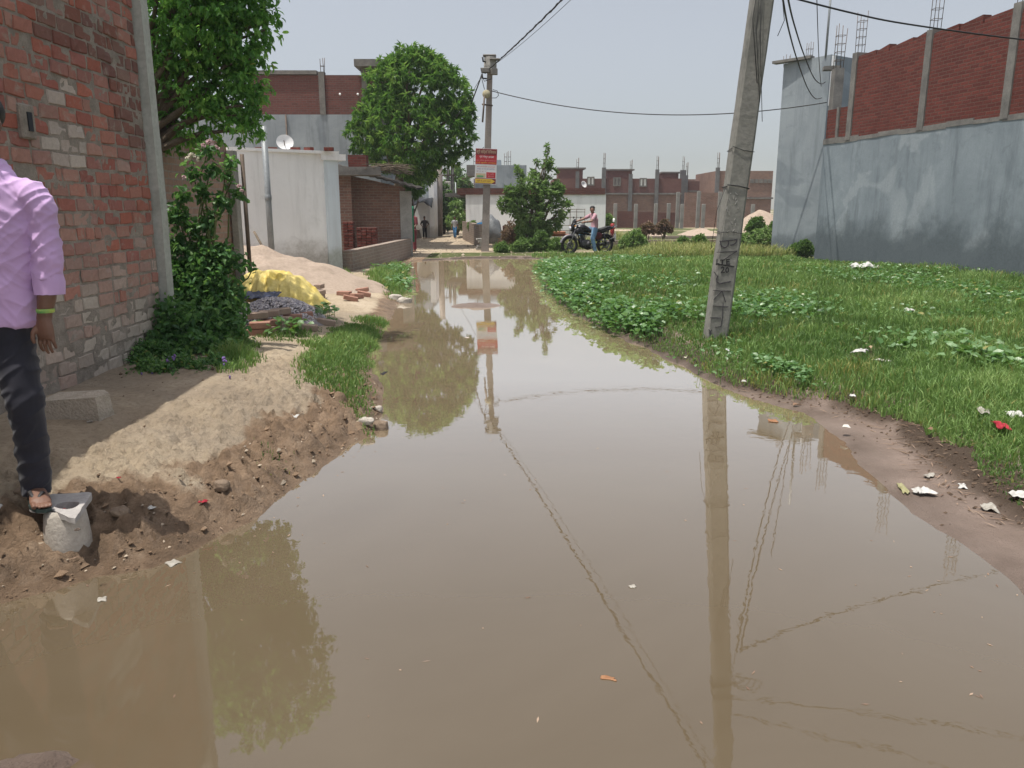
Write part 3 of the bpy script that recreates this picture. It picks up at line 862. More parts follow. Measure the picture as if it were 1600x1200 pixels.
w = MB(); a, b = at(1315, 110, 27), at(1334, 160, 27); slab_box(w, a.x - 1.2, b.x + 3, 27, 27.3, zG - .5, a.z); w.build('rear_wall', M['white_clean'], t)
w = MB(); q = at(1280, 10, 24.9); w.tube([(B_.x - .1, B_.y + .15, B_.z - .05), (B_.x - .1, B_.y + .15, q.z + .9)], .035, 8)
single(w, 'steel_pipe', M['galv'], 'thin upright steel pipe rising above the tall grey house end', 'pipe')

# --- low whitewashed building beyond the puddle
WYY = 38.0
a, b = at(728, 340, WYY), at(946, 340, WYY)
zw, zpp = zat(304, WYY), zat(294, WYY)
t = thing('white_building', 'long low whitewashed building with dark brick parapet behind the motorcycle', 'house', ((a.x + b.x) / 2, WYY, .2))
w = MB(); slab_box(w, a.x, b.x, WYY, WYY + 6, 0, zw); w.build('wall', M['white_clean'], t)
w = MB(); slab_box(w, a.x - .4, b.x - .05, WYY - .05, WYY + 6.1, zw, zpp); w.build('parapet', M['brick_far'], t)
w = MB(); a2 = at(700, 298, WYY + 5); slab_box(w, a2.x, a.x + .1, WYY + 3, WYY + 6.3, zw - .05, zw + .12); w.build('side_roof', M['conc_dark'], t)
q = at(913, 294, WYY - .2)
t = thing('satellite_dish', 'small white satellite dish on the parapet of the low whitewashed building', 'satellite dish', (q.x, q.y, zpp))
w = MB(); Mx = Matrix.Rotation(R(60), 4, 'X') @ Matrix.Rotation(R(35), 4, 'Y') @ Matrix.Scale(.55, 4); w.lathe((q.x, WYY + .4, zpp + .16), [(.001, 0), (.13, .02), (.25, .08), (.3, .12), (.26, .1), (.13, .03), (.001, .01)], 18, M=Mx); w.build('dish', plain('dish_white2', (.6, .6, .6), .5), t)
w = MB(); w.tube([(q.x, WYY + .45, zpp), (q.x, WYY + .45, zpp + .2)], .02, 6); w.build('mount', M['steel'], t)
# iron gate frame leaning on it
w = MB(); gy_ = WYY - .35
p0, p1 = at(886, 327, gy_), at(915, 352, gy_)
for zz in (p0.z, p0.z - .12, (p0.z + p1.z) / 2, p1.z, p1.z - .25):
    w.tube([(p0.x - .3, gy_, zz), (p1.x - .05, gy_, zz)], .014, 5)
for xx in (p0.x - .3, p0.x + .15, p0.x + .45, p1.x - .05):
    w.tube([(xx, gy_, p0.z + .02), (xx, gy_ - .05, .25)], .016, 5)
single(w, 'iron_gate', M['steel'], 'thin iron gate frame leaning on the low whitewashed building', 'gate')

# --- grey flat-roofed house behind the sign
Y2 = 52.0
a, b, c_ = at(737, 275, Y2), at(808, 275, Y2), at(780, 235, Y2)
t = thing('flat_roof_house', 'grey cement flat-roofed house showing above the whitewashed building behind the sign', 'house', (a.x, Y2, .2))
w = MB(); slab_box(w, at(742, 275, Y2).x, b.x + .6, Y2, Y2 + 7, 0, zat(258, Y2)); w.build('wall', M['grey2'], t)
w = MB(); slab_box(w, at(730, 275, Y2).x, at(748, 275, Y2).x, Y2 - .6, Y2 + 2, zat(275, Y2), zat(259, Y2) + .02); w.build('balcony', M['conc_dark'], t)
w = MB(); slab_box(w, at(742, 250, Y2).x, at(782, 250, Y2).x, Y2 + 2, Y2 + 4, zat(258, Y2), zat(247, Y2)); w.build('stair_tower', M['grey2'], t)
for px_ in (742, 790, 796):
    w = MB(); q = at(px_, 250, Y2 + 1); rebar(w, q.x, Y2 + 1, zat(258, Y2), .9, .15, 3, 2, .014); w.build('rebar', M['steel'], t)
Y3 = 60.
t = thing('brick_hut', 'small red brick hut with a white corner left of the sign, far down the lane', 'house', (at(725, 290, Y3).x, Y3, .2))
w = MB(); slab_box(w, at(715, 290, Y3).x, at(738, 290, Y3).x, Y3, Y3 + 4, 0, zat(277, Y3)); w.build('wall', M['brick_far'], t)
w = MB(); slab_box(w, at(734, 290, Y3).x, at(738, 290, Y3).x + .1, Y3 - .05, Y3 + .2, 0, zat(276, Y3)); w.build('corner_post', M['white_clean'], t)

M['post'] = mottled('weathered_post', (.17, .165, .155), (.27, .26, .245), 2, .9, .2)
# --- far row of brick houses
def far_house(name_label, Y, px0, px1, ytop, towers, cols, wins, openings=(), mat_='brick_far', deep=9, low=None):
    x0, x1 = at(px0, 300, Y).x, at(px1, 300, Y).x
    t = thing('brick_house', name_label, 'house', ((x0 + x1) / 2, Y, 0))
    ztop = zat(ytop, Y)
    w = MB(); slab_box(w, x0, x1, Y, Y + deep, 0, ztop); w.build('wall', M[mat_], t)
    if low:
        w = MB(); slab_box(w, x0 + .05, x1 - .05, Y - .06, Y - .01, 0, zat(low, Y)); w.build('lower_storey', M['brick_brown'], t)
        w = MB(); slab_box(w, x0 - .1, x1 + .1, Y - .25, Y - .065, zat(low, Y), zat(low, Y) + .16); w.build('floor_band', M['conc_dark'], t)
    for (q0, q1, yt, dp) in towers:
        w = MB(); slab_box(w, at(q0, 270, Y).x, at(q1, 270, Y).x, Y + dp, Y + dp + 3.0, ztop - .05, zat(yt, Y) - .15); tw = w.build('stair_tower', M[mat_], t)
        w = MB(); slab_box(w, at(q0, 270, Y).x - .15, at(q1, 270, Y).x + .3, Y + dp - .15, Y + dp + 3.1, zat(yt, Y) - .149, zat(yt, Y)); w.build('tower_roof', M['conc_dark'], tw)
    for (q, wd, yt) in cols:
        x = at(q, 280, Y).x
        w = MB(); slab_box(w, x - wd * .36, x + wd * .36, Y - .35, Y - .05, 0, zat(yt, Y)); cc_ = w.build('column', M['conc_far'], t)
        w = MB(); rebar(w, x, Y - .2, zat(yt, Y), 1.4, .18, 3, 2, .022); w.build('rebar', M['steel'], cc_)
    for (q0, q1, y0, y1, br) in wins:
        xa, xb = at(q0, 280, Y).x, at(q1, 280, Y).x; za, zb = zat(y1, Y), zat(y0, Y)
        w = MB()
        for (e0, e1, f0, f1) in ((xa - .12, xb + .12, zb, zb + .12), (xa - .12, xb + .12, za - .12, za), (xa - .12, xa, za, zb), (xb, xb + .12, za, zb), ((xa + xb) / 2 - .1, (xa + xb) / 2 + .1, za, zb)):
            slab_box(w, e0, e1, Y - .1, Y - .02 - .001 * (e1 - e0), f0, f1)
        fr_ = w.build('window_frame', M['conc_dark'], t)
        w = MB(); slab_box(w, xa, xb, Y - .05, Y - .012, za, zb); w.build('opening_fill', plain('painted_sky_fill' if br else 'dark_fill', (.78, .78, .76) if br else (.12, .1, .1)), fr_)  # pale colour paints in bright sky seen through the opening; others plain dark
    return t
far_house('long far brick house with stair towers, directly behind the motorcycle rider', 84, 866, 1064, 279,
          [(873, 912, 261, 1.0), (951, 990, 263, 1.5)], [(902, .5, 268), (943, .55, 262), (985, .5, 272), (1026, .5, 265)],
          [(919, 927, 278, 288, 1), (960, 968, 279, 289, 0), (1001, 1009, 280, 290, 1)], low=304)
far_house('middle far brick house with dark doorways and one tall column, right of the long one', 87, 1034, 1122, 283,
          [(1037, 1062, 268, .5)], [(1066, .8, 266), (1072, .4, 274)], [], low=300)
far_house('pale brown far brick house with a line of vent holes beside the leaning pole', 80, 1118, 1206, 267,
          [], [(1120, .5, 262)], [(1174 + k * 7, 1176 + k * 7, 282, 284, 0) for k in range(5)], mat_='brick_brown', low=311)
far_house('small grey-brown far house end showing at the left of the leaning pole', 92, 1074, 1102, 280, [], [], [], mat_='brick_brown')
# ruined boundary with pale posts
for k, (px_, yt) in enumerate(((961, 318), (993, 319), (1024, 318), (1044, 318), (1058, 300), (1065, 319), (1090, 299), (1098, 319), (1123, 300), (1150, 316), (1175, 319))):
    q = at(px_, 345, 62 - .6 * (k % 3)); hgt_ = zat(yt, q.y)
    w = MB(); w.box((q.x, q.y, hgt_ / 2), (.26, .26, hgt_), bev=.02); w.jitter(.03, 1)
    single(w, 'fence_post', M['post'], 'pale concrete post of the roofless boundary before the far brick houses', 'post', 'pale posts before the far houses')
for px0, px1, yt, yb, lab in ((965, 990, 330, 343, 'leftmost of three low red brick walls between pale posts before the far houses'), (995, 1021, 331, 343, 'middle one of three low red brick walls between pale posts before the far houses'), (1027, 1055, 332, 343, 'rightmost of three low red brick walls between pale posts before the far houses')):
    a, b = at(px0, 340, 62.5), at(px1, 340, 62.5); w = MB(); slab_box(w, a.x, b.x, 62.5, 62.8, 0, zat(yt, 62.5))
    single(w, 'low_wall', M['brick_far'], lab, 'wall')
a, b = at(1070, 320, 64), at(1128, 320, 64); w = MB(); slab_box(w, a.x, b.x, 64, 64.3, 0, zat(301, 64)); single(w, 'compound_wall', M['brick_brown'], 'high brown brick compound wall left of the leaning pole, before the far houses', 'wall')
# low brick wall lines in the scrub
w = MB(); a, b = seat(958, 393), at(1075, 384, 30.5); w.wall((a.x, 30), (b.x + 1.5, 30.8), .23, 0, .42); w.jitter(.03, 1.5); single(w, 'low_wall', M['brick_low'], 'low broken brick wall right behind the motorcycle', 'wall')
w = MB(); a, b = at(1030, 372, 40), at(1130, 372, 40); w.wall((a.x - .5, 40), (b.x, 40.5), .25, 0, zat(369, 40)); w.jitter(.03, 1.5); single(w, 'low_wall', M['brick_low'], 'low brick wall across the scrub left of the leaning pole, farther than the motorcycle', 'wall')
w = MB(); a, b = at(1205, 385, 27.5), at(1290, 388, 27); w.wall((a.x, 28), (b.x, 27.4), .23, 0, .55); w.jitter(.03, 1.5); single(w, 'low_wall', M['brick_low'], 'low brick wall at the foot of the tall grey house end', 'wall')

# --- lane: houses and posts on its left side
Y4 = 42.
t = thing('lane_house', 'small whitewashed lane house with grey upper storey behind the mango tree', 'house', (at(655, 360, Y4).x, Y4, .2))
w = MB(); slab_box(w, at(600, 340, Y4).x, at(671, 340, Y4).x, Y4, Y4 + 2.8, 0, zat(312, Y4)); w.build('wall', M['white'], t)
w = MB(); slab_box(w, at(625, 340, 47).x, at(676, 340, 47).x, 46, 52, 0, zat(253, 47)); w.build('upper_wall', M['grey2'], t)
w = MB(); a, b = at(670, 340, Y4), at(679, 340, Y4); slab_box(w, a.x + .02, b.x, Y4 + .0, Y4 + 2.9, 0, zat(272, Y4)); w.build('side_pillar', M['white_clean'], t)
w = MB(); slab_box(w, at(640, 340, Y4).x, at(656, 340, Y4).x, Y4 - .5, Y4 - .02, .02, .5); w.build('step', M['brick_low'], t)
# black tarpaulin awning on it
vs = []; fs = []; nx_, ny_ = 16, 8
for j in range(ny_):
    for i in range(nx_):
        u, v = i / (nx_ - 1), j / (ny_ - 1)
        x = at(645, 310, Y4 - .6).x + u * 1.0; y = Y4 + .1 - v * 1.1
        z = zat(308, Y4) - .12 * u - .35 * v ** 2 + .08 * math.sin(7 * u + 4 * v) + .06 * mnoise.noise((u * 5, v * 5, 1)) + .1 * (1 - abs(2 * u - 1))
        vs.append((x, y, z))
for j in range(ny_ - 1):
    for i in range(nx_ - 1): fs.append((j * nx_ + i, j * nx_ + i + 1, (j + 1) * nx_ + i + 1, (j + 1) * nx_ + i))
w = MB(); w.add(vs, fs, True); o = single(w, 'tarpaulin', plain('black_plastic', (.03, .032, .036), .4), 'crumpled black plastic tarpaulin awning over the lane house front', 'tarpaulin')
sm_ = o.modifiers.new('thick', 'SOLIDIFY'); sm_.thickness = .012
# right side low wall of the lane
a, b = at(729, 370, 39.5), at(757, 372, 31.5)
w = MB(); w.wall((b.x, b.y), (a.x, a.y), .2, 0, .95, zat(346, 39)); w.jitter(.02, 1.5); single(w, 'lane_wall', M['brick_low'], 'low brick wall along the right side of the lane, ending at the signed pole', 'wall')
for k in range(5):
    q = seat(752 + random.uniform(-3, 3), 391); w = MB(); w.box((q.x + random.uniform(-.05, .05), q.y + .2, q.z + .05 + k * .085), (.3, .2, .075), random.uniform(-.3, .3), bev=.01)
    single(w, 'brick', M['conc'], 'pale brick in the small pile at the foot of the signed pole', 'brick', 'pale bricks piled by the signed pole')
# green curtain
vs = []; fs = []
ca = at(641, 350, 27.35)
for j in range(10):
    for i in range(17):
        u, v = i / 16, j / 9
        vs.append((ca.x - .08 + u * .2, 27.35 + .03 * math.sin(u * 20) * (.4 + v), zat(322, 27.3) - v * 1.2))
for j in range(9):
    for i in range(16): fs.append((j * 17 + i, j * 17 + i + 1, (j + 1) * 17 + i + 1, (j + 1) * 17 + i))
w = MB(); w.add(vs, fs, True); o = single(w, 'curtain', plain('green_cloth', (.02, .2, .11), .8), 'green cloth curtain hanging at the far end of the brick shed', 'curtain')
o.modifiers.new('thick', 'SOLIDIFY').thickness = .008

# ------------------------------------------------------------------ poles, sign, cables
NB = seat(1117, 528)
PX_TOP = at(1190, 0, NB.y + .05)
axis = (PX_TOP - NB).normalized()
NPL = 6.4
side_v = (Vector((1, 0, 0)) - axis * axis.x).normalized()
face_v = side_v.cross(axis) * 1.0          # towards the viewer or away
if face_v.y > 0: face_v = -face_v
t = thing('utility_pole', 'leaning grey concrete utility pole with scratched and painted letters, standing in the grass', 'utility pole', NB)
w = MB()
hw0, hw1, hd0, hd1 = .121, .099, .10, .085
rings = []
for k in range(25):
    u = k / 24; s = -.3 + u * (NPL + .3); cn = NB + axis * s
    hw, hd = hw0 + (hw1 - hw0) * u, hd0 + (hd1 - hd0) * u; b_ = .022
    rings.append([cn + side_v * x + face_v * y for x, y in ((-hw + b_, hd), (hw - b_, hd), (hw, hd - b_), (hw, -hd + b_), (hw - b_, -hd), (-hw + b_, -hd), (-hw, -hd + b_), (-hw, hd - b_))])
vs = [v for r_ in rings for v in r_]; fs = []
for i in range(24):
    for k in range(8):
        fs.append((i * 8 + k, (i + 1) * 8 + k, (i + 1) * 8 + (k + 1) % 8, i * 8 + (k + 1) % 8))
fs.append(list(range(8))); fs.append([24 * 8 + k for k in range(8)][::-1])
w.add(vs, fs); w.jitter(.004, 7); bm_pole = w.build('shaft', M['pole'], t)
def onface(px, py, lift=.006):
    """point on the pole's front face, traced from the lettering"""
    u = .2; d = sight(px, py); o = Vector((0, 0, CAMH))
    fn = (face_v).normalized()
    for _ in range(3):
        hd = hd0 + (hd1 - hd0) * u
        p0 = NB + fn * (hd + lift)
        tt = (p0 - o).dot(fn) / d.dot(fn); q = o + d * tt
        u = ((q - NB).dot(axis) + .3) / (NPL + .3)
    return q
def stroke(m, pts, wd):
    """a paint stroke: thin raised ribbon on the face"""
    P = [onface(1080 + x / 6, 340 + y / 6) for x, y in pts]
    fn = face_v.normalized()
    for a, b in zip(P[:-1], P[1:]):
        d = (b - a).normalized(); n = fn.cross(d) * wd / 2
        a2, b2 = a - d * wd * .35, b + d * wd * .35
        lo = -fn * .007
        vs = [a2 - n, b2 - n, b2 + n, a2 + n, a2 - n + lo, b2 - n + lo, b2 + n + lo, a2 + n + lo]
        m.add(vs, [(0, 1, 2, 3), (7, 6, 5, 4), (0, 4, 5, 1), (1, 5, 6, 2), (2, 6, 7, 3), (3, 7, 4, 0)])
w = MB()
for s_ in ([(235, 437), (320, 447), (400, 460)],): stroke(w, s_, .014)
for s_ in ([(243, 392), (240, 430), (262, 432)], [(276, 398), (312, 396)], [(295, 397), (291, 442)], [(360, 392), (335, 394), (333, 436), (362, 436)], [(335, 414), (356, 413)],
           [(282, 472), (295, 463), (307, 472), (305, 485), (283, 513), (313, 512)], [(325, 490), (331, 472), (343, 470), (352, 485), (347, 506), (335, 514), (326, 504), (325, 490)]): stroke(w, s_, .0105)
w.build('painted_letters', plain('black_paint', (.018, .018, .02), .7), t)
w = MB()
for s_ in ([(270, 222), (350, 216), (430, 205)], [(278, 225), (276, 250), (288, 272), (315, 282), (340, 270), (350, 245), (350, 218)], [(372, 258), (398, 252), (420, 236), (428, 210)], [(250, 548), (240, 575), (240, 602), (265, 620), (310, 611), (368, 598)]): stroke(w, s_, .011)
for s_ in ([(240, 325), (330, 321), (430, 313)], [(430, 315), (360, 358), (300, 402)], [(215, 508), (240, 545)], [(205, 682), (290, 687), (370, 688)], [(290, 690), (250, 728), (213, 768)], [(290, 690), (308, 740), (322, 790)],
           [(205, 828), (280, 833), (347, 836)], [(300, 798), (298, 850), (292, 940), (280, 1020)], [(180, 938), (278, 940)], [(228, 1027), (278, 1020)], [(165, 1048), (180, 1070), (190, 1052)], [(180, 1070), (184, 1095), (178, 1115)]): stroke(w, s_, .007)
w.build('scratched_letters', plain('faded_marker', (.055, .05, .058), .8), t)
chk = plain('chalk', (.40, .39, .37), .95)
for k in range(22):
    w = MB(); x, y = random.uniform(330, 440), random.uniform(-260, 190)
    stroke(w, [(x, y), (x + random.uniform(-14, 14), y + random.uniform(8, 34))], random.uniform(.003, .005)); w.build('chalk_mark', chk, t)
def ringband(m, s, r_=.008):
    u = (s + .3) / (NPL + .3); hw, hd = hw0 + (hw1 - hw0) * u + .006, hd0 + (hd1 - hd0) * u + .006
    cn = NB + axis * s
    pts = [cn + side_v * x + face_v * y + axis * random.uniform(-.02, .02) for x, y in ((-hw, hd), (0, hd + .005), (hw, hd), (hw, -hd), (-hw, -hd), (-hw, hd))]
    m.tube(pts, r_, 5, caps=False)
sL = [(onface(1150, y_) - NB).dot(axis) for y_ in (292, 232, 188, 364)]
for s_, r_ in ((sL[0], .006), (sL[1], .0035), (sL[3], .003), (4.05, .012), (4.25, .012)):
    w = MB(); ringband(w, s_, r_); w.build('wire_tie', M['wire'], t)
for k in range(3):
    w = MB(); a = onface(1176 + k * 6, 30 + k * 20, .02); b = onface(1183 + k * 4, 130 + 30 * k, .012)
    w.tube([onface(1190, -60, .03), a, b], .0035, 5); w.build('loose_wire', M['wire'], t)
w = MB(); w.tube([onface(1140, 292, .02) - side_v * .04, onface(1130, 330, .02) - side_v * .07, onface(1118, 390, .02) - side_v * .05], .003, 5)
w.build('loose_wire', M['wire'], t)

# far pole with the sign
FB = seat(758, 393); FT = at(766, 92, FB.y)
fa = (FT - FB).normalized(); FL = (FT - FB).length
t = thing('utility_pole', 'straight concrete utility pole carrying the advertisement sign at the mouth of the lane', 'utility pole', FB)
w = MB(); w.tube([FB - fa * .3, FB + fa * FL * .5, FB + fa * FL], [.19, .165, .125], 4, smooth=False, side=(1, 1, 0)); w.jitter(.006, 3); w.build('shaft', M['pole_far'], t)
def fpt(px, py, dy=0.0): return at(px, py, FB.y + dy)
w = MB(); c_ = fpt(766, 98); w.lathe((c_.x, c_.y, c_.z), [(.001, -.32), (.2, -.3), (.22, -.1), (.2, .18), (.001, .2)], 8, smooth=False); w.build('pole_head', M['conc'], t)
for args in ((fpt(765, 87), (.45, .3, .05)), (fpt(773, 93, -.15), (.35, .3, .05)), (fpt(759, 110, -.15), (.28, .2, .16)), (fpt(772, 112, -.15), (.24, .2, .2))):
    w = MB(); w.box(*args, bev=.02); w.build('bracket', M['conc_dark'], t)
for px_, py_ in ((754, 91), (752, 108), (753, 117)):
    w = MB(); w.tube([fpt(px_, py_ - 2, -.2), fpt(px_ + 1, py_ + 5, -.2), fpt(px_ + 7, py_ + 6, -.1)], .03, 6); w.build('insulator', M['wire'], t)
w = MB(); c_ = fpt(760, 147, -.22); w.lathe(c_, [(.001, -.04), (.13, -.04), (.14, 0), (.13, .05), (.001, .06)], 18, axis='Y'); w.build('lamp_disk', mottled('tan_disc', (.3, .27, .17), (.4, .36, .25), 3), t)
w = MB(); w.tube([fpt(757, 150, -.25), fpt(754, 191, -.3)], .03, 6); w.tube([fpt(753, 163, -.2), fpt(770, 165, -.2)], .03, 6); w.build('conduit', M['steel'], t)
w = MB(); w.tube([fpt(770, 140, -.2), fpt(777, 142, -.2), fpt(779, 149, -.2), fpt(775, 153, -.2), fpt(768, 153, -.2)], .012, 5); w.tube([fpt(752, 118, -.2), fpt(757, 127, -.2), fpt(768, 123, -.2)], .014, 5); w.tube([fpt(752, 120, -.2), fpt(757, 140, -.2)], .012, 5); w.build('loose_wire', M['wire'], t)

# sign board: tilted flat board with printed fields and lettering
SG = FB.y - .24
P00, P10, P11, P01 = at(741.5, 287, SG), at(775, 288.5, SG), at(778, 233.5, SG), at(746, 231.5, SG)
ex = (P10 - P00); ez = (P01 - P00)
sw, sh = ex.length, ez.length
exn = ex.normalized(); ezn = (ez - exn * ez.dot(exn)).normalized(); eyn = ezn.cross(exn)      # away from viewer
if eyn.y < 0: eyn = -eyn
t = thing('advert_sign', 'red, white and yellow printed board with Hindi lettering on the straight utility pole', 'sign', P00)
def spt(u, v, o=0.0): return P00 + exn * (u * sw) + ezn * (v * sh) - eyn * o
def sfield(name, u0, u1, v0, v1, o, matl, pts=None):
    P = pts or [(u0, v0), (u1, v0), (u1, v1), (u0, v1)]
    m = MB(); n = len(P)
    vs = [spt(u, v, o) for u, v in P] + [spt(u, v, -.004) for u, v in P]
    m.add(vs, [list(range(n))] + [(i, i + n, (i + 1) % n + n, (i + 1) % n) for i in range(n)])
    return m.build(name, matl, t)
w = MB(); vs = [spt(u, v, .0) for u, v in ((0, 0), (1, 0), (1, 1), (0, 1))] + [spt(u, v, -.03) for u, v in ((0, 0), (1, 0), (1, 1), (0, 1))]
w.add(vs, [(0, 1, 2, 3), (7, 6, 5, 4), (0, 4, 5, 1), (1, 5, 6, 2), (2, 6, 7, 3), (3, 7, 4, 0)]); w.build('board', plain('board_white', (.62, .62, .62), .6), t)
mr, mr2, my_, mw_, mt = plain('sign_red', (.42, .02, .03), .5), plain('sign_maroon', (.17, .02, .025), .5), plain('sign_yellow', (.62, .42, .05), .5), plain('sign_print_white', (.7, .68, .68), .5), plain('sign_tan', (.5, .40, .26), .5)
mp, mg, mb_ = plain('sign_pink', (.62, .25, .25), .5), plain('sign_green', (.08, .3, .13), .5), plain('sign_blue_ink', (.1, .08, .3), .5)
sfield('top_field', 0.01, .99, .56, .99, .003, mr); sfield('headline_field', .02, .98, .82, .985, .006, mr2)
sfield('bottom_field', .02, .98, .015, .16, .003, mr2)
sfield('arrow', 0, 0, 0, 0, .006, my_, [(.03, .03), (.76, .03), (.76, .012), (.95, .087), (.76, .155), (.76, .145), (.03, .145)])
sfield('picture_field', .05, .5, .175, .3, .003, mt); sfield('picture_green', .1, .4, .2, .24, .006, mg); sfield('offer_field', .53, .96, .175, .34, .003, mr)
def lettering(name, body, u, v, h, wmax, matl, o):
    cu = bpy.data.curves.new(name, 'FONT'); cu.body = body; cu.align_x = 'CENTER'; cu.align_y = 'CENTER'; cu.size = 1; cu.resolution_u = 2
    ob = bpy.data.objects.new(name, cu); col.objects.link(ob)
    dg = bpy.context.evaluated_depsgraph_get()
    me = bpy.data.meshes.new_from_object(ob.evaluated_get(dg))
    bpy.data.objects.remove(ob)
    if len(me.vertices) == 0: return
    co = np.zeros(len(me.vertices) * 3); me.vertices.foreach_get('co', co); co = co.reshape(-1, 3)
    lo, hi = co.min(0), co.max(0)
    co[:, 0] = (co[:, 0] - (lo[0] + hi[0]) / 2) / (hi[0] - lo[0]); co[:, 1] = (co[:, 1] - (lo[1] + hi[1]) / 2) / (hi[1] - lo[1])
    rl_ = root_loc(t)
    out = [spt(u + x * wmax, v + y * h, o) - rl_ for x, y, _ in co]
    me.vertices.foreach_set('co', np.array(out).ravel()); me.materials.clear(); me.update()
    link(name, me, matl, t)
lettering('headline_text', 'श्री सिद्धि विनायक', .5, .9, .13, .9, mt, .009)
lettering('second_line_text', 'एवं गेस्ट हाउस', .52, .765, .09, .66, mw_, .009)
lettering('third_line_text', 'शुभ विवाह बुकिंग सम्पर्क', .5, .665, .05, .9, mp, .009)
lettering('fourth_line_text', 'सभी सुविधा उपलब्ध', .5, .6, .05, .92, my_, .009)
lettering('white_field_text', 'यहाँ पर सभी प्रकार की व्यवस्था', .5, .49, .05, .84, mr, .004)
lettering('white_field_text', 'सस्ते दर पर की जाती है', .5, .425, .05, .8, mb_, .004)
lettering('white_field_text', 'मो. 9 - 8 - 7', .3, .36, .04, .45, mr2, .004)
lettering('offer_text', 'ए.सी.\nहाल', .745, .257, .12, .34, mp, .009)
lettering('arrow_text', 'यहाँ से आगे जायें', .42, .087, .06, .64, mr2, .009)

def cable(a, b, sag, r, label, n=24, group=None, wig=0.0, twist=False):
    a, b = Vector(a), Vector(b); P = []
    for k in range(n + 1):
        u = k / n; q = a.lerp(b, u); q.z -= sag * 4 * u * (1 - u)
        q += Vector((math.sin(k * 2.1), math.cos(k * 1.3), math.sin(k * 1.7))) * wig
        P.append(q)
    w = MB(); w.tube(P, r, 6)
    if twist:
        for ph in (0, 2.1):
            w.tube([q + Vector((math.cos(k * 1.9 + ph), 0, math.sin(k * 1.9 + ph))) * r * 1.1 for k, q in enumerate(P)], r * .75, 5)
    return single(w, 'cable', M['wire'], label, 'cable', group)
ntop = NB + axis * 5.8
natt = NB + axis * 4.05 + side_v * .14
cable(fpt(764, 108, -.2), ntop, .12, .016, 'thick twisted black cable from the straight pole rising overhead to the leaning pole', 60, None, .004, True)
cable(fpt(774, 100, -.2), ntop + Vector((.1, 0, -.05)), .2, .006, 'thin wire beside the thick twisted cable from the straight pole', 40)
cable(fpt(768, 142, -.2), at(1292, 160, 25), .55, .016, 'single thin black cable from the straight pole across to the tall grey house end', 40)
cable(natt + axis * .25, Vector((11, 7.5, 5.6)), .3, .008, 'cable from high on the leaning pole passing out over the right side of the field', 30, None, .003)
cable(natt + axis * .5, Vector((12, 5.0, 6.0)), .4, .008, 'highest cable from the leaning pole going toward the near right, seen reflected in the puddle', 30, None, .003)
dr1, dr2 = at(1281, 152, 24.7), at(1286, 130, 24.7)
def droop(pxs, Ys, r, label):
    P = [at(px, py, Y) for (px, py), Y in zip(pxs, Ys)]
    Q = []
    for i in range(len(P) - 1):
        for k in range(6):
            u = k / 6; p0, p1, p2, p3 = P[max(i - 1, 0)], P[i], P[i + 1], P[min(i + 2, len(P) - 1)]
            Q.append(.5 * ((2 * p1) + (p2 - p0) * u + (2 * p0 - 5 * p1 + 4 * p2 - p3) * u * u + (3 * p1 - p0 - 3 * p2 + p3) * u ** 3))
    Q.append(P[-1]); w = MB(); w.tube(Q, r, 6); single(w, 'cable', M['wire'], label, 'cable')
yn = NB.y
droop([(1222, -8), (1232, 45), (1246, 95), (1262, 138), (1274, 154), (1284, 153)], [yn, 11, 14, 18, 22, 24.8], .011, 'left of two slack cables drooping from the leaning pole to the tall grey house')
droop([(1230, -8), (1240, 35), (1256, 85), (1272, 122), (1283, 131), (1290, 128)], [yn, 11, 14, 18, 22, 24.6], .011, 'right of two slack cables drooping from the leaning pole to the tall grey house')
droop([(1228, -6), (1330, 20), (1420, 38), (1600, 62), (1800, 80), (2100, 90)], [NB.y, 9.2, 9.6, 10.4, 11.2, 12.6], .0095, 'black cable from the leaning pole crossing in front of the red brick parapet')
droop([(1275, -40), (1277, 20), (1279, 80), (1281, 112), (1283, 135)], [16, 18, 20, 22, 24.6], .009, 'steep thin cable coming down beside the upright steel pipe')
w = MB()
for k in range(4):
    c_ = natt + side_v * (.06 + .05 * k) + axis * (.02 + .03 * k)
    w.tube([c_ + Vector((math.cos(q) * (.07 + .03 * k), .02 * k * math.sin(q), math.sin(q) * (.06 + .02 * k) - .03)) for q in np.linspace(0, 6.4, 16)], .005, 5, caps=False)
w.tube([natt, natt + Vector((-.02, -.02, -.2)), onface(1206, 30, .01) + side_v * .13, onface(1200, 55, .0) + side_v * .1], .004, 5)
single(w, 'cable_coil', M['wire'], 'tangle of thin black cable loops tied to the leaning pole', 'cable coil')
lp = at(688, 245, 44.0)
for k, (a, b, sag, r, lab) in enumerate(((fpt(753, 116, -.2), lp + Vector((0, 0, .1)), .5, .022, 'heavy cable going down from the straight pole into the mango tree'),
                                    (fpt(752, 120, -.2), at(600, 290, 33), .6, .008, 'thin service wire from the straight pole through the mango tree to the lane houses'),
                                    (fpt(756, 230, .2), at(700, 262, 55), .2, .010, 'low thin wire from the straight pole to the double pole down the lane'))):
    cable(a, b, sag, r, lab, 24)
w = MB(); w.tube([lp + Vector((.1, 0, .5)), lp + Vector((.9, 0, 1.0)), lp + Vector((1.5, 0, 1.9))], .03, 5)
